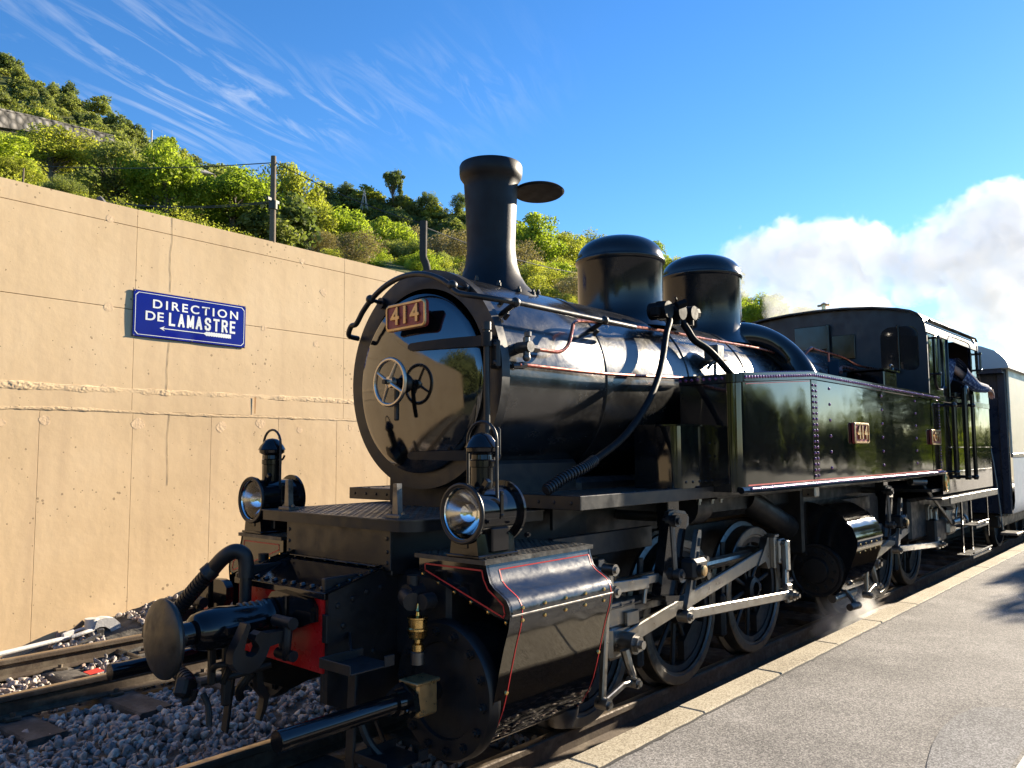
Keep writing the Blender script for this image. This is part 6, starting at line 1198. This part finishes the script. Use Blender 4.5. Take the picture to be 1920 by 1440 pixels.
def plant(k, pos, w, h, name, label, cat, group=None, parts=True, rz=None):
    V = KIND[k][0]; i = _cnt.get(k, 0); _cnt[k] = i+1; cm, tm = V[i % len(V)]
    sc = (w, w, h/2)
    if parts:
        o = tag(empty(name, pos, rz if rz is not None else random.uniform(0, 6.28)), label, cat, group)
        for nm, me in (('crown', cm), ('trunk', tm)):
            c = bpy.data.objects.new(nm, me); COL.objects.link(c); c.parent = o; c.scale = sc
    else:
        o = bpy.data.objects.new(name, cm); COL.objects.link(o); o.location = pos; o.scale = sc; o.rotation_euler = (0, 0, random.uniform(0, 6.28)); tag(o, label, cat, group)
    return o
random.seed(21)
def at(x, y, r): return Vector(polar(x, y, r))
NEAR = [  # x, top, bottom, width (photo), range, kind, name, label
    (-40, 225, 360, 150, 15, 'bright', 'broadleaf_tree', 'bright green tree cut by the left edge above the wall'),
    (22, 262, 350, 84, 14.5, 'ybush', 'bush', 'yellow green bush at far left just above the wall'),
    (95, 232, 335, 130, 19, 'yellow', 'broadleaf_tree', 'pale yellow green tree below the stone wall on the left slope'),
    (118, 312, 372, 66, 12.5, 'obush', 'blossom_bush', 'greyish bush beside the boulder on the wall top'),
    (212, 258, 400, 150, 20, 'olive', 'olive_tree', 'thin olive green tree with bare forked branches behind the boulder'),
    (308, 252, 425, 140, 19, 'bright', 'broadleaf_tree', 'vivid green tree left of the wooden pole, tallest of that clump'),
    (282, 362, 445, 90, 14, 'bush', 'bush', 'low green bush spilling over the wall top under the vivid green tree'),
    (365, 330, 440, 90, 25, 'yellow', 'broadleaf_tree', 'pale budding tree between the vivid tree and the big rounded tree'),
    (436, 304, 450, 165, 20, 'bright', 'broadleaf_tree', 'big rounded green tree just left of the wooden pole'),
    (548, 296, 480, 130, 24, 'yellow', 'broadleaf_tree', 'yellow olive tree directly behind the wooden pole'),
    (592, 372, 490, 90, 22, 'yellow', 'broadleaf_tree', 'low yellow green tree right of the wooden pole'),
    (652, 376, 505, 120, 23, 'bright', 'broadleaf_tree', 'fresh green tree over the wall right of the pole'),
    (716, 398, 520, 110, 25, 'bright', 'broadleaf_tree', 'fresh green tree above the right end of the visible wall'),
    (770, 418, 540, 90, 27, 'bare', 'budding_tree', 'pale brown budding tree left of the short dark post'),
    (838, 420, 560, 120, 27, 'bare', 'budding_tree', 'pale brown budding tree beside the chimney, left side'),
    (815, 455, 530, 60, 24, 'ybush', 'bush', 'yellow green bush at the foot of the short dark post'),
    (905, 410, 560, 110, 32, 'dark', 'evergreen_tree', 'dark tree hidden behind the chimney'),
    (1000, 396, 520, 120, 34, 'bright', 'broadleaf_tree', 'light green tree just right of the chimney under its lid'),
    (985, 445, 575, 100, 25, 'bare', 'budding_tree', 'pale brown budding tree right of the chimney foot'),
    (1045, 478, 585, 90, 23, 'bright', 'broadleaf_tree', 'bright green tree touching the front dome'),
    (1060, 425, 545, 110, 36, 'yellow', 'broadleaf_tree', 'yellow green tree between chimney and front dome'),
    (1080, 440, 520, 70, 38, 'dark', 'evergreen_tree', 'dark green tree above the left shoulder of the front dome'),
    (1110, 430, 520, 90, 42, 'olive', 'broadleaf_tree', 'olive tree rising behind the front dome'),
    (1228, 444, 560, 60, 44, 'bright', 'broadleaf_tree', 'slim green tree top peeping right of the front dome'),
    (1266, 468, 570, 80, 42, 'yellow', 'broadleaf_tree', 'yellow green tree top between the two domes'),
    (1350, 500, 600, 110, 40, 'bright', 'broadleaf_tree', 'green tree behind the rear dome'),
    (1432, 540, 625, 95, 36, 'bright', 'broadleaf_tree', 'bright green tree under the steam right of the rear dome'),
    (1500, 572, 650, 90, 40, 'yellow', 'broadleaf_tree', 'yellow green tree behind the front of the cab roof'),
    (1590, 600, 680, 110, 42, 'olive', 'broadleaf_tree', 'olive tree hidden behind the cab'),
]
for x, yt, yb, w, r_, k, nm, lab in NEAR:
    r_ *= 1.0 if r_ < 13 else 1.8
    p = at(x, yb, r_); top = at(x, yt, r_); h = (top.z-p.z)*1.04; ww = w/2*r_/FPX*1.22
    plant(k, p, ww, h, nm, lab, 'bush' if 'bush' in nm else 'tree')
# hedge of small bushes along the wall top
for i in range(26):
    u = -3.5+.62*i+random.uniform(-.2, .2); q = wp(u, 3.60, -random.uniform(1.0, 3.2)); plant(random.choice(['bush', 'ybush', 'bush', 'obush']), q, random.uniform(.35, .6), random.uniform(.3, .6), 'bush', 'low wild bush growing along the top of the tan wall', 'bush', 'bushes along the wall top')
G3 = {'bush': 'green bush on the slope right of the tall pole', 'ybush': 'yellow green bush on the slope right of the tall pole', 'obush': 'olive bush on the slope right of the tall pole', 'bare': 'brown twiggy shrub on the slope right of the tall pole'}
for i in range(64):
    x = random.uniform(500, 1180); tt = random.uniform(.35, .98); k = random.choice(['ybush', 'obush', 'bare', 'bush', 'ybush']); h = random.uniform(1.3, 2.6)*(.6+.6*tt)
    plant(k, near_pt(x, tt)-Vector((0, 0, .25)), h*.62, h, 'bush', G3[k].replace('right of the tall pole', 'between the two poles' if x < 790 else 'around the chimney' if x < 1000 else 'left of the front dome'), 'bush', 'bushes on the slope', False)
# distinct trees on the far skyline
FAR = [(737, 322, 385, 44, 'pine', 'pine_tree', 'tall dark pine standing highest on the far skyline'), (750, 340, 386, 22, 'cone', 'cypress_tree', 'dark pointed cypress beside the tall pine on the far skyline'), (803, 356, 400, 36, 'dark', 'evergreen_tree', 'round dark evergreen alone on the skyline left of the chimney'), (862, 358, 405, 34, 'dark', 'evergreen_tree', 'dark evergreen on the skyline touching the chimney'),
       (650, 340, 372, 30, 'dark', 'evergreen_tree', 'small dark evergreen on the skyline between pole and pine'), (612, 335, 385, 44, 's_yellow', 'broadleaf_tree', 'pale green round tree on the skyline right of the pole'), (690, 345, 385, 60, 's_yellow', 'broadleaf_tree', 'yellow green tree on the skyline left of the tall pine'), (765, 365, 402, 34, 's_yellow', 'broadleaf_tree', 'yellow tree below the pine, right side'),
       (615, 358, 402, 66, 's_dark', 'evergreen_tree', 'large dark round evergreen below the pale skyline tree'), (670, 372, 412, 70, 's_dark', 'evergreen_tree', 'broad dark evergreen left of the pylon')]
for x, yt, yb, w, k, nm, lab in FAR:
    p = at(x, yb, 262); top = at(x, yt, 262); plant(k, p, w/2*262/FPX*1.25, (top.z-p.z)*1.05, nm, lab, 'tree', None, not k.startswith('s_'))
# forest on both hills
G1 = {'s_bright': 'spring green tree in the wooded hillside', 's_yellow': 'yellow green tree in the wooded hillside', 's_olive': 'olive green tree in the wooded hillside', 's_dark': 'dark evergreen tree in the wooded hillside'}
cnt = 0
for i in range(5000):
    if cnt >= 135: break
    x = random.uniform(-120, 540); tt = random.uniform(.10, 1.0)**.75
    if random.random() > interp(x, [(-260, 1), (400, 1), (560, .5)]): continue
    p = near_pt(x, tt); d = p-CAM_P; az = math.atan2(d.y, d.x); el = math.atan2(d.z, math.hypot(d.x, d.y)); _, ew0 = az_el(x, 262+.2*x); _, ew1 = az_el(x, 205+.22*x)
    rr_ = math.hypot(d.x, d.y)
    if -30 < x < 240 and 62 < rr_ < 120 and .1 < 1: 
        if random.random() < .8: continue
    up = tt > .50 and x < 400
    k = random.choices(['s_bright', 's_yellow', 's_olive', 's_dark'], [.12, .18, .45, .25] if up else [.42, .3, .2, .08])[0]
    h = random.uniform(4.2, 6.8)*min(1, .35+.65*tt); plant(k, p-Vector((0, 0, .6)), h*random.uniform(.42, .62), h, 'woodland_tree', G1[k].replace('in the wooded hillside', ('at the left picture edge' if x < 15 else 'over the station sign' if x > 250 else 'over the wall\'s left end')+(' near the skyline' if tt > .75 else ' on the upper slope' if tt > .5 else ' on the middle slope' if tt > .3 else ' just behind the wall')), 'tree', 'trees on the near hillside', False); cnt += 1
cnt = 0
G2 = {k: v.replace('the wooded hillside', 'the distant hillside') for k, v in G1.items()}
for i in range(5000):
    if cnt >= 105: break
    x = random.uniform(520, 1480); tt = random.uniform(.3, 1.0)**.6
    if 752 < x < 850 and .78 < tt < .97: continue
    p = far_pt(x, tt); k = random.choices(['s_bright', 's_yellow', 's_olive', 's_dark'], [.25, .25, .2, .3])[0]; h = random.uniform(5.5, 9); plant(k, p-Vector((0, 0, 1.8)), h*random.uniform(.5, .68), h, 'woodland_tree', G2[k].replace(' in the distant hillside', ' on the far hill')+(' left of the tall pine' if x < 725 else ' between pine and chimney' if x < 880 else ' right of the chimney' if x < 1100 else ' behind the domes')+(' on the crest' if tt > .8 else ' below the crest' if tt > .6 else ' at its foot'), 'tree', 'trees on the far hillside', False); cnt += 1
for i in range(40):
    x = 545+8.5*i+random.uniform(-4, 4); k = random.choice(['s_olive', 's_dark', 's_yellow', 's_olive']); tt = random.uniform(.93, 1.0)
    if 765 < x < 850 and i % 3: continue
    h = random.uniform(4.5, 7.5); plant(k, far_pt(x, tt)-Vector((0, 0, 2.2)), h*random.uniform(.55, .75), h, 'woodland_tree', G2[k].replace(' in the distant hillside', ' forming the crest of the far hill'), 'tree', 'trees on the far hill crest', False)
# scrub carpet between the trees, nobody could count it
def scrub(name, fn, n, xr, tr, smin, smax, lm):
    me = KIND['obush' if lm is L_OLIVE else 'bush'][0][0][0]
    co = np.empty(len(me.vertices)*3, np.float32); me.vertices.foreach_get('co', co); co = co.reshape(-1, 4, 3); idx = rng.integers(0, len(co), 260); base = co[idx]; c = base.mean(1, keepdims=True); pass
    VV = []; TT = []
    for i in range(n):
        p = fn(random.uniform(*xr), random.uniform(*tr)); s = random.uniform(smin, smax); kk = .0013*(p-CAM_P).length/(.028*s); a = random.uniform(0, 6.28); R = np.array([[math.cos(a), -math.sin(a), 0], [math.sin(a), math.cos(a), 0], [0, 0, 1]]); sub = base[rng.integers(0, len(base), 260)]; cs = sub.mean(1, keepdims=True); sub = cs+(sub-cs)*kk
        VV.append((sub.reshape(-1, 3)@R.T)*s*np.array([1, 1, .8])+np.array(p)); TT.append(np.full(len(sub)*4, random.uniform(.1, .9)))
    V = np.concatenate(VV); nq = len(V)//4; m2 = bpy.data.meshes.new(name); m2.vertices.add(len(V)); m2.vertices.foreach_set('co', V.reshape(-1).astype(np.float32)); m2.loops.add(len(V)); m2.loops.foreach_set('vertex_index', np.arange(len(V), dtype=np.int32)); m2.polygons.add(nq); m2.polygons.foreach_set('loop_start', np.arange(0, len(V), 4, dtype=np.int32)); m2.update(calc_edges=True)
    a = m2.attributes.new('leaf_tone', 'FLOAT', 'POINT'); a.data.foreach_set('value', np.concatenate(TT).astype(np.float32)); m2.materials.append(lm); o = bpy.data.objects.new(name, m2); COL.objects.link(o); tag(o, kind='stuff')
scrub('hill_scrub', near_pt, 1100, (-250, 480), (.35, 1.0), .9, 2.2, L_OLIVE)
scrub('spring_undergrowth', near_pt, 260, (-250, 460), (.02, .3), .3, .7, L_YELLOW)
scrub('far_scrub', far_pt, 700, (480, 1480), (.3, 1.0), 1.4, 2.8, L_OLIVE)
# ---- stone retaining wall of the road up the slope
gst, t, bb, L = nmat('grey_rubble_stone'); tc = N(t, 'ShaderNodeTexCoord'); v = N(t, 'ShaderNodeTexVoronoi', feature='F1'); v.inputs['Scale'].default_value = 2.2; L(tc.outputs['Object'], v.inputs[0]); r = ramp(t, [(0, (.22, .21, .19)), (.35, (.16, .15, .14)), (.62, (.05, .047, .042))]); L(v.outputs['Distance'], r.inputs[0]); L(r.outputs[0], bb.inputs['Base Color']); bb.inputs['Roughness'].default_value = .95; bp = N(t, 'ShaderNodeBump'); bp.invert = True; bp.inputs['Strength'].default_value = 1; bp.inputs['Distance'].default_value = .15; L(v.outputs['Distance'], bp.inputs['Height']); L(bp.outputs[0], bb.inputs['Normal'])
def poly_wall(top, bot, r_, name, label, m):
    b = MB(); vs = []
    for (x, y), (x2, y2) in zip(top, bot): a = at(x, y, r_+.025*x); c = at(x2, y2, r_+.025*x2); vs += [a, Vector((a.x, a.y, c.z)), a+Vector((.25, .6, 0)), Vector((a.x, a.y, c.z))+Vector((.25, .6, 0))]
    n = len(top); fs = []
    for i in range(n-1): q = 4*i; p = q+4; fs += [(q, p, p+1, q+1), (q, q+2, p+2, p), (q+2, q+3, p+3, p+2)]
    b.add(vs, fs+[(0, 1, 3, 2), (4*n-4, 4*n-3, 4*n-1, 4*n-2)]); return tag(b.build(name, m, smooth=False), label, 'wall')
poly_wall([(-160, 172), (-60, 190), (0, 207), (60, 220), (120, 234), (180, 249), (216, 258)], [(-160, 214), (-60, 226), (0, 238), (60, 247), (120, 256), (180, 264), (216, 268)], 58, 'road_wall', 'grey rubble stone wall holding up the road on the left hillside', gst)
b = MB(); pa = [at(x, y, 58+.025*x) for x, y in [(-160, 170), (-60, 188), (0, 205), (60, 218), (120, 232), (180, 247), (216, 256)]]; b.tube([p+Vector((.1, .3, .1)) for p in pa], .09, 6, 1); tag(b.build('road_kerb', gst), 'pale coping line along the top of the hillside stone wall', 'coping')
# rock face showing through the trees
rockm = mat('pale_rock', (.34, .31, .27), .95, 0, .3, 2, .05, .8, 4)
def rock(name, pos, s, label, m, sq=(1, 1, 1)):
    V = SP_[random.randrange(len(SP_))]; me = bpy.data.meshes.new(name); me.from_pydata([tuple(v) for v in V*s*np.array(sq)], [], [tuple(f) for f in SF_]); me.materials.append(m); o = bpy.data.objects.new(name, me); COL.objects.link(o); o.location = pos; return tag(o, label, 'rock')
rock('rock_outcrop', at(352, 320, 44), 1.4, 'pale rock outcrop showing between trees above the vivid green tree', rockm, (1.4, 1, .6))
darkrock = mat('dark_rock', (.10, .095, .095), .9, 0, .4, 6, .05, .6, 12)
brownrock = mat('brown_rock', (.12, .075, .055), .9, 0, .4, 6, .05, .6, 12)
rock('boulder', wp(.83, 3.80, -.25), .085, 'dark grey boulder perched on the wall top', darkrock, (1, 1, 1.35)); rock('boulder', wp(.53, 3.79, -.45), .09, 'brown boulder on the wall top left of the dark grey one', brownrock, (1.5, 1, 1.1))
# ---- poles and wires
wood = mat('weathered_pole', (.14, .105, .075), .9, 0, .3, 8, .05, .4, 40)
wire = mat('black_wire', (.03, .03, .03), .6, 0, .1, 8, .05, 0)
p1 = at(511, 455, 24); t1 = at(513, 293, 24); p2 = at(793, 520, 24); t2 = at(794, 415, 24)
PO1 = tag(empty('utility_pole', p1), 'tall weathered wooden utility pole standing behind the wall', 'pole')
b = MB(); b.tube([(0, 0, -1), (t1.x-p1.x, t1.y-p1.y, t1.z-p1.z)], [.095, .075], 12, 1); b.build('pole_shaft', wood, PO1)
b = MB(); hm_ = (at(512, 385, 24)-p1); b.cyl(hm_+Vector((0, 0, -.12)), hm_+Vector((0, 0, .12)), .125, n=12); c = at(512, 376, 24)-p1; b.bar(c+Vector((-.25, -.1, 0)), c+Vector((.25, .1, 0)), .10, .06, (0, 0, 1), .01); b.build('pole_bracket', wire, PO1)
PO2 = tag(empty('utility_pole', p2), 'shorter dark pole with a bent foot left of the chimney', 'pole')
q = t2-p2; b = MB(); b.tube([(.10, -.1, -1), (.10, -.08, .2), (.02, 0, .6), tuple(q*.5), tuple(q)], .115, 12, 4); b.build('pole_shaft', mat('dark_tarred_pole', (.035, .03, .028), .85, 0, .3, 8, .05, .3, 40), PO2)
def wire_(a, c, sag, label):
    b = MB(); P = [a.lerp(c, i/12)-Vector((0, 0, sag*4*(i/12)*(1-i/12))) for i in range(13)]; b.tube(P, .016, 5, 1); return tag(b.build('overhead_wire', wire), label, 'wire')
wire_(at(513, 305, 24), at(-120, 290, 42), .35, 'thin black wire from the tall wooden pole top to the left')
wire_(at(514, 303, 24), at(794, 420, 24), .15, 'thin black wire sloping from the tall pole to the shorter pole')
wire_(at(512, 377, 24), at(-150, 270, 34), .9, 'thicker black wire leaving the middle of the tall pole to the left')
wire_(at(512, 379, 24), at(160, 374, 24), .2, 'thin low wire from the tall pole along the wall top')
wire_(at(794, 425, 24), at(1150, 520, 36), .3, 'thin wire from the shorter pole past the chimney to the domes')
b = MB(); q = at(43, 345, 11.5); b.cyl((0, 0, -.4), (0, 0, .2), .011, n=6); fp = b.build('fence_post', wood); fp.location = q; tag(fp, 'thin grey post above the wall at far left', 'post')
for x, y in ((984/4, 200), (1136/4, 250)):
    pass
b = MB(); q = at(284, 262, 70); b.cyl((0, 0, -1.5), (0, 0, .8), .07, n=6); fp = b.build('fence_post', mat('pale_post', (.4, .38, .33), .9)); fp.location = q; tag(fp, 'pale thin post on the skyline of the left hill', 'post')
# pylon on the far hill
q = at(683, 392, 250); b = MB(); H = 6.4
for s in (-1, 1):
    for s2 in (-1, 1): b.tube([(s*.9, s2*.9, 0), (s*.25, s2*.25, H*.7), (0, 0, H)], .09, 4, 1)
for z in (.18, .42, .66): r_ = .9*(1-z*.95); b.tube([(-r_, -r_, z*H), (r_, r_, z*H+.9)], .06, 4, 1); b.tube([(r_, -r_, z*H), (-r_, r_, z*H+.9)], .06, 4, 1)
for z in (.68, .84): b.tube([(-1.5, 0, z*H), (1.5, 0, z*H)], .08, 4, 1)
py = b.build('pylon', mat('galvanised_grey', (.35, .36, .36), .6, .3)); py.location = q; py.rotation_euler = (0, 0, .6); tag(py, 'small lattice pylon on the far hillside between dark evergreens', 'pylon')
# vineyard terraces
vine = mat('pale_terrace_stone', (.36, .37, .22), .95, 0, .3, 1.5, .05, .4, 4)
for i, (x0, x1, y) in enumerate([(752, 815, 398), (756, 830, 404), (760, 838, 410), (752, 800, 418), (752, 798, 425), (754, 792, 432), (815, 848, 396)]):
    P = [far_pt(x, 1.0-.045*i+.006*noise.noise(Vector((x*.05, i, 0)))) for x in np.linspace(x0, x1, 9)]; b = MB(); vs = []
    for p in P: vs += [p+Vector((0, 0, -.8)), p+Vector((0, 0, .45)), p+Vector((.5, 1.2, .45)), p+Vector((.5, 1.2, -.8))]
    b.add(vs, [(4*k+j, 4*k+4+j, 4*k+4+(j+1) % 4, 4*k+(j+1) % 4) for k in range(8) for j in range(4)]); tag(b.build('terrace_wall', vine, smooth=False), 'pale vineyard terrace strip on the far hill left of the chimney', 'terrace', 'vineyard terraces on the far hill')
# ---- what stands on the platform side and behind the photographer (seen only as reflections and shadows)
for x, y, k, w, h, lab in ((14.6, -3.75, 'dark', .85, 4.2, 'leafy tree on the platform, nearer one beyond the right edge'), (17.5, -3.5, 'bright', .8, 4.2, 'leafy tree on the platform, farther one beyond the right edge')):
    plant(k, (x, y, .27), w, h, 'platform_tree', lab, 'tree', 'trees on the platform')
for i in range(38):
    t_ = i/37; azd = -64+60*t_; a = rad(azd); r_ = random.uniform(70, 88); k = 's_dark'; h = max(3.2, interp(azd, [(-64, 13), (-30, 10.5), (-21, 8.5), (-17, 6.2), (-13, 4.6), (-4, 4.5)]))*random.uniform(.75, 1.1); plant(k, (r_*math.cos(a), r_*math.sin(a)-3, -.25*h), max(2.6, h*.5), h*1.2, 'woodland_tree', 'tree in the belt beyond the platform', 'tree', 'trees beyond the platform', False)
for i in range(12):
    a = rad(160+80*i/11); r_ = random.uniform(22, 38); k = random.choice(['s_dark', 's_olive', 's_bright', 's_yellow']); h = random.uniform(5, 9); plant(k, (r_*math.cos(a), r_*math.sin(a), -.6), h*.55, h, 'woodland_tree', 'tree down the line behind the viewer', 'tree', 'trees behind the viewer', False)

for i, (x, y, k, h) in enumerate(((-15.5, 4.4, 'dark', 9), (-18, 2.8, 'dark', 9), (-17, 5.6, 'dark', 8), (-21, 6.0, 'olive', 9), (-30, 4.5, 'dark', 9), (-33, 1.5, 'dark', 9), (-32, -1.5, 'olive', 9), (-30, -4.5, 'dark', 9), (-24, -7, 'dark', 8), (-17, -8.5, 'olive', 8), (-26, 5.0, 'dark', 8))):
    plant(k, (x, y, -.3), h*.42, h, 'lineside_tree', 'tree closing the view behind the viewer', 'tree', 'trees behind the viewer', False)
# ================================================================== steam
def steam_mat(name, dens, sc, lo, hi, detail=6, aniso=.25, col=(1, 1, 1)):
    m = bpy.data.materials.new(name); m.use_nodes = True; t = m.node_tree; t.nodes.clear(); L = t.links.new
    o = N(t, 'ShaderNodeOutputMaterial'); v = N(t, 'ShaderNodeVolumePrincipled'); v.inputs['Color'].default_value = (*col, 1); v.inputs['Anisotropy'].default_value = aniso
    tc = N(t, 'ShaderNodeTexCoord'); n = N(t, 'ShaderNodeTexNoise'); n.inputs['Scale'].default_value = sc; n.inputs['Detail'].default_value = 8; n.inputs['Roughness'].default_value = .62; n.inputs['Distortion'].default_value = .3; L(tc.outputs['Object'], n.inputs[0])
    at_ = N(t, 'ShaderNodeVectorMath', operation='LENGTH'); L(tc.outputs['Object'], at_.inputs[0])
    return m, t, L, v, o, n, tc
def blob_steam(name, blobs, m_dens, sc, label, lo=.0, hi=.35, amp=1.0, aniso=.3, col=(1, 1, 1)):
    """one closed hull round the cloud; density = soft union of puffs minus noise"""
    m, t, L, v, o, n, tc = steam_mat(name+'_vapour', m_dens, sc, lo, hi, aniso=aniso, col=col)
    c0 = Vector((0, 0, 0))
    for c, r in blobs: c0 += Vector(c)/len(blobs)
    prev = None
    for c, r in blobs:
        d = N(t, 'ShaderNodeVectorMath', operation='DISTANCE'); L(tc.outputs['Object'], d.inputs[0]); d.inputs[1].default_value = Vector(c)-c0
        q = N(t, 'ShaderNodeMath', operation='MULTIPLY_ADD'); L(d.outputs['Value'], q.inputs[0]); q.inputs[1].default_value = -1/r; q.inputs[2].default_value = 1      # 1 at the middle, 0 at the rim
        if prev is None: prev = q
        else:
            mx = N(t, 'ShaderNodeMath', operation='SMOOTH_MAX'); L(prev.outputs[0], mx.inputs[0]); L(q.outputs[0], mx.inputs[1]); mx.inputs[2].default_value = .12; prev = mx
    nn = N(t, 'ShaderNodeMath', operation='MULTIPLY_ADD'); L(n.outputs[0], nn.inputs[0]); nn.inputs[1].default_value = amp; nn.inputs[2].default_value = -amp*.62
    sm_ = N(t, 'ShaderNodeMath', operation='ADD'); L(prev.outputs[0], sm_.inputs[0]); L(nn.outputs[0], sm_.inputs[1])
    mr = N(t, 'ShaderNodeMapRange', interpolation_type='SMOOTHSTEP'); mr.inputs[1].default_value = lo; mr.inputs[2].default_value = hi; mr.inputs[3].default_value = 0; mr.inputs[4].default_value = m_dens; L(sm_.outputs[0], mr.inputs[0]); L(mr.outputs[0], v.inputs['Density']); L(v.outputs[0], o.inputs['Volume'])
    lo_ = Vector([min(c[i]-r*1.05 for c, r in blobs) for i in range(3)]); hi_ = Vector([max(c[i]+r*1.05 for c, r in blobs) for i in range(3)])
    b = MB(); b.box(lo_.x-c0.x, hi_.x-c0.x, lo_.y-c0.y, hi_.y-c0.y, lo_.z-c0.z, hi_.z-c0.z); ob = b.build(name, m, smooth=False); ob.location = c0; tag(ob, label, 'steam', None, 'stuff'); m.cycles.volume_step_rate = 1.0 if hasattr(m, 'cycles') else 1
    return ob
def S(x, y, r, pr): d = pxdir(x, y); f = d.dot(CF); return tuple(CAM_P+d*(r/f)), pr*r/FPX
R_ = 31.0
blob_steam('steam_cloud', [S(1410, 500, R_, 85), S(1480, 490, R_, 100), S(1560, 485, R_, 110), S(1640, 490, R_, 95), S(1500, 560, R_, 90), S(1600, 560, R_, 80),
    S(1720, 500, R_, 90), S(1790, 480, R_, 120), S(1860, 420, R_, 105), S(1900, 385, R_, 70), S(1900, 500, R_, 130), S(1960, 440, R_, 130), S(1840, 560, R_, 100), S(1930, 580, R_, 110)], .6, .95, 'big white steam cloud drifting over the cab', .07, .17, 1.35, aniso=.15, col=(.84, .845, .85))
blob_steam('steam_wisp', [S(1600, 1120, 7.2, 60), S(1570, 1150, 7.1, 60), S(1620, 1155, 7.0, 45), S(1545, 1175, 6.9, 40)], 2.4, 7, 'small wisp of steam leaking by the rear cylinder', .05, .6, 1.5)
blob_steam('steam_haze', [S(1600, 620, 9.0, 60), S(1630, 590, 9.0, 55), S(1570, 610, 9.0, 50), S(1650, 620, 9.0, 40)], 2.6, 4.5, 'thin steam curling before the cab front', .0, .5, 1.2)
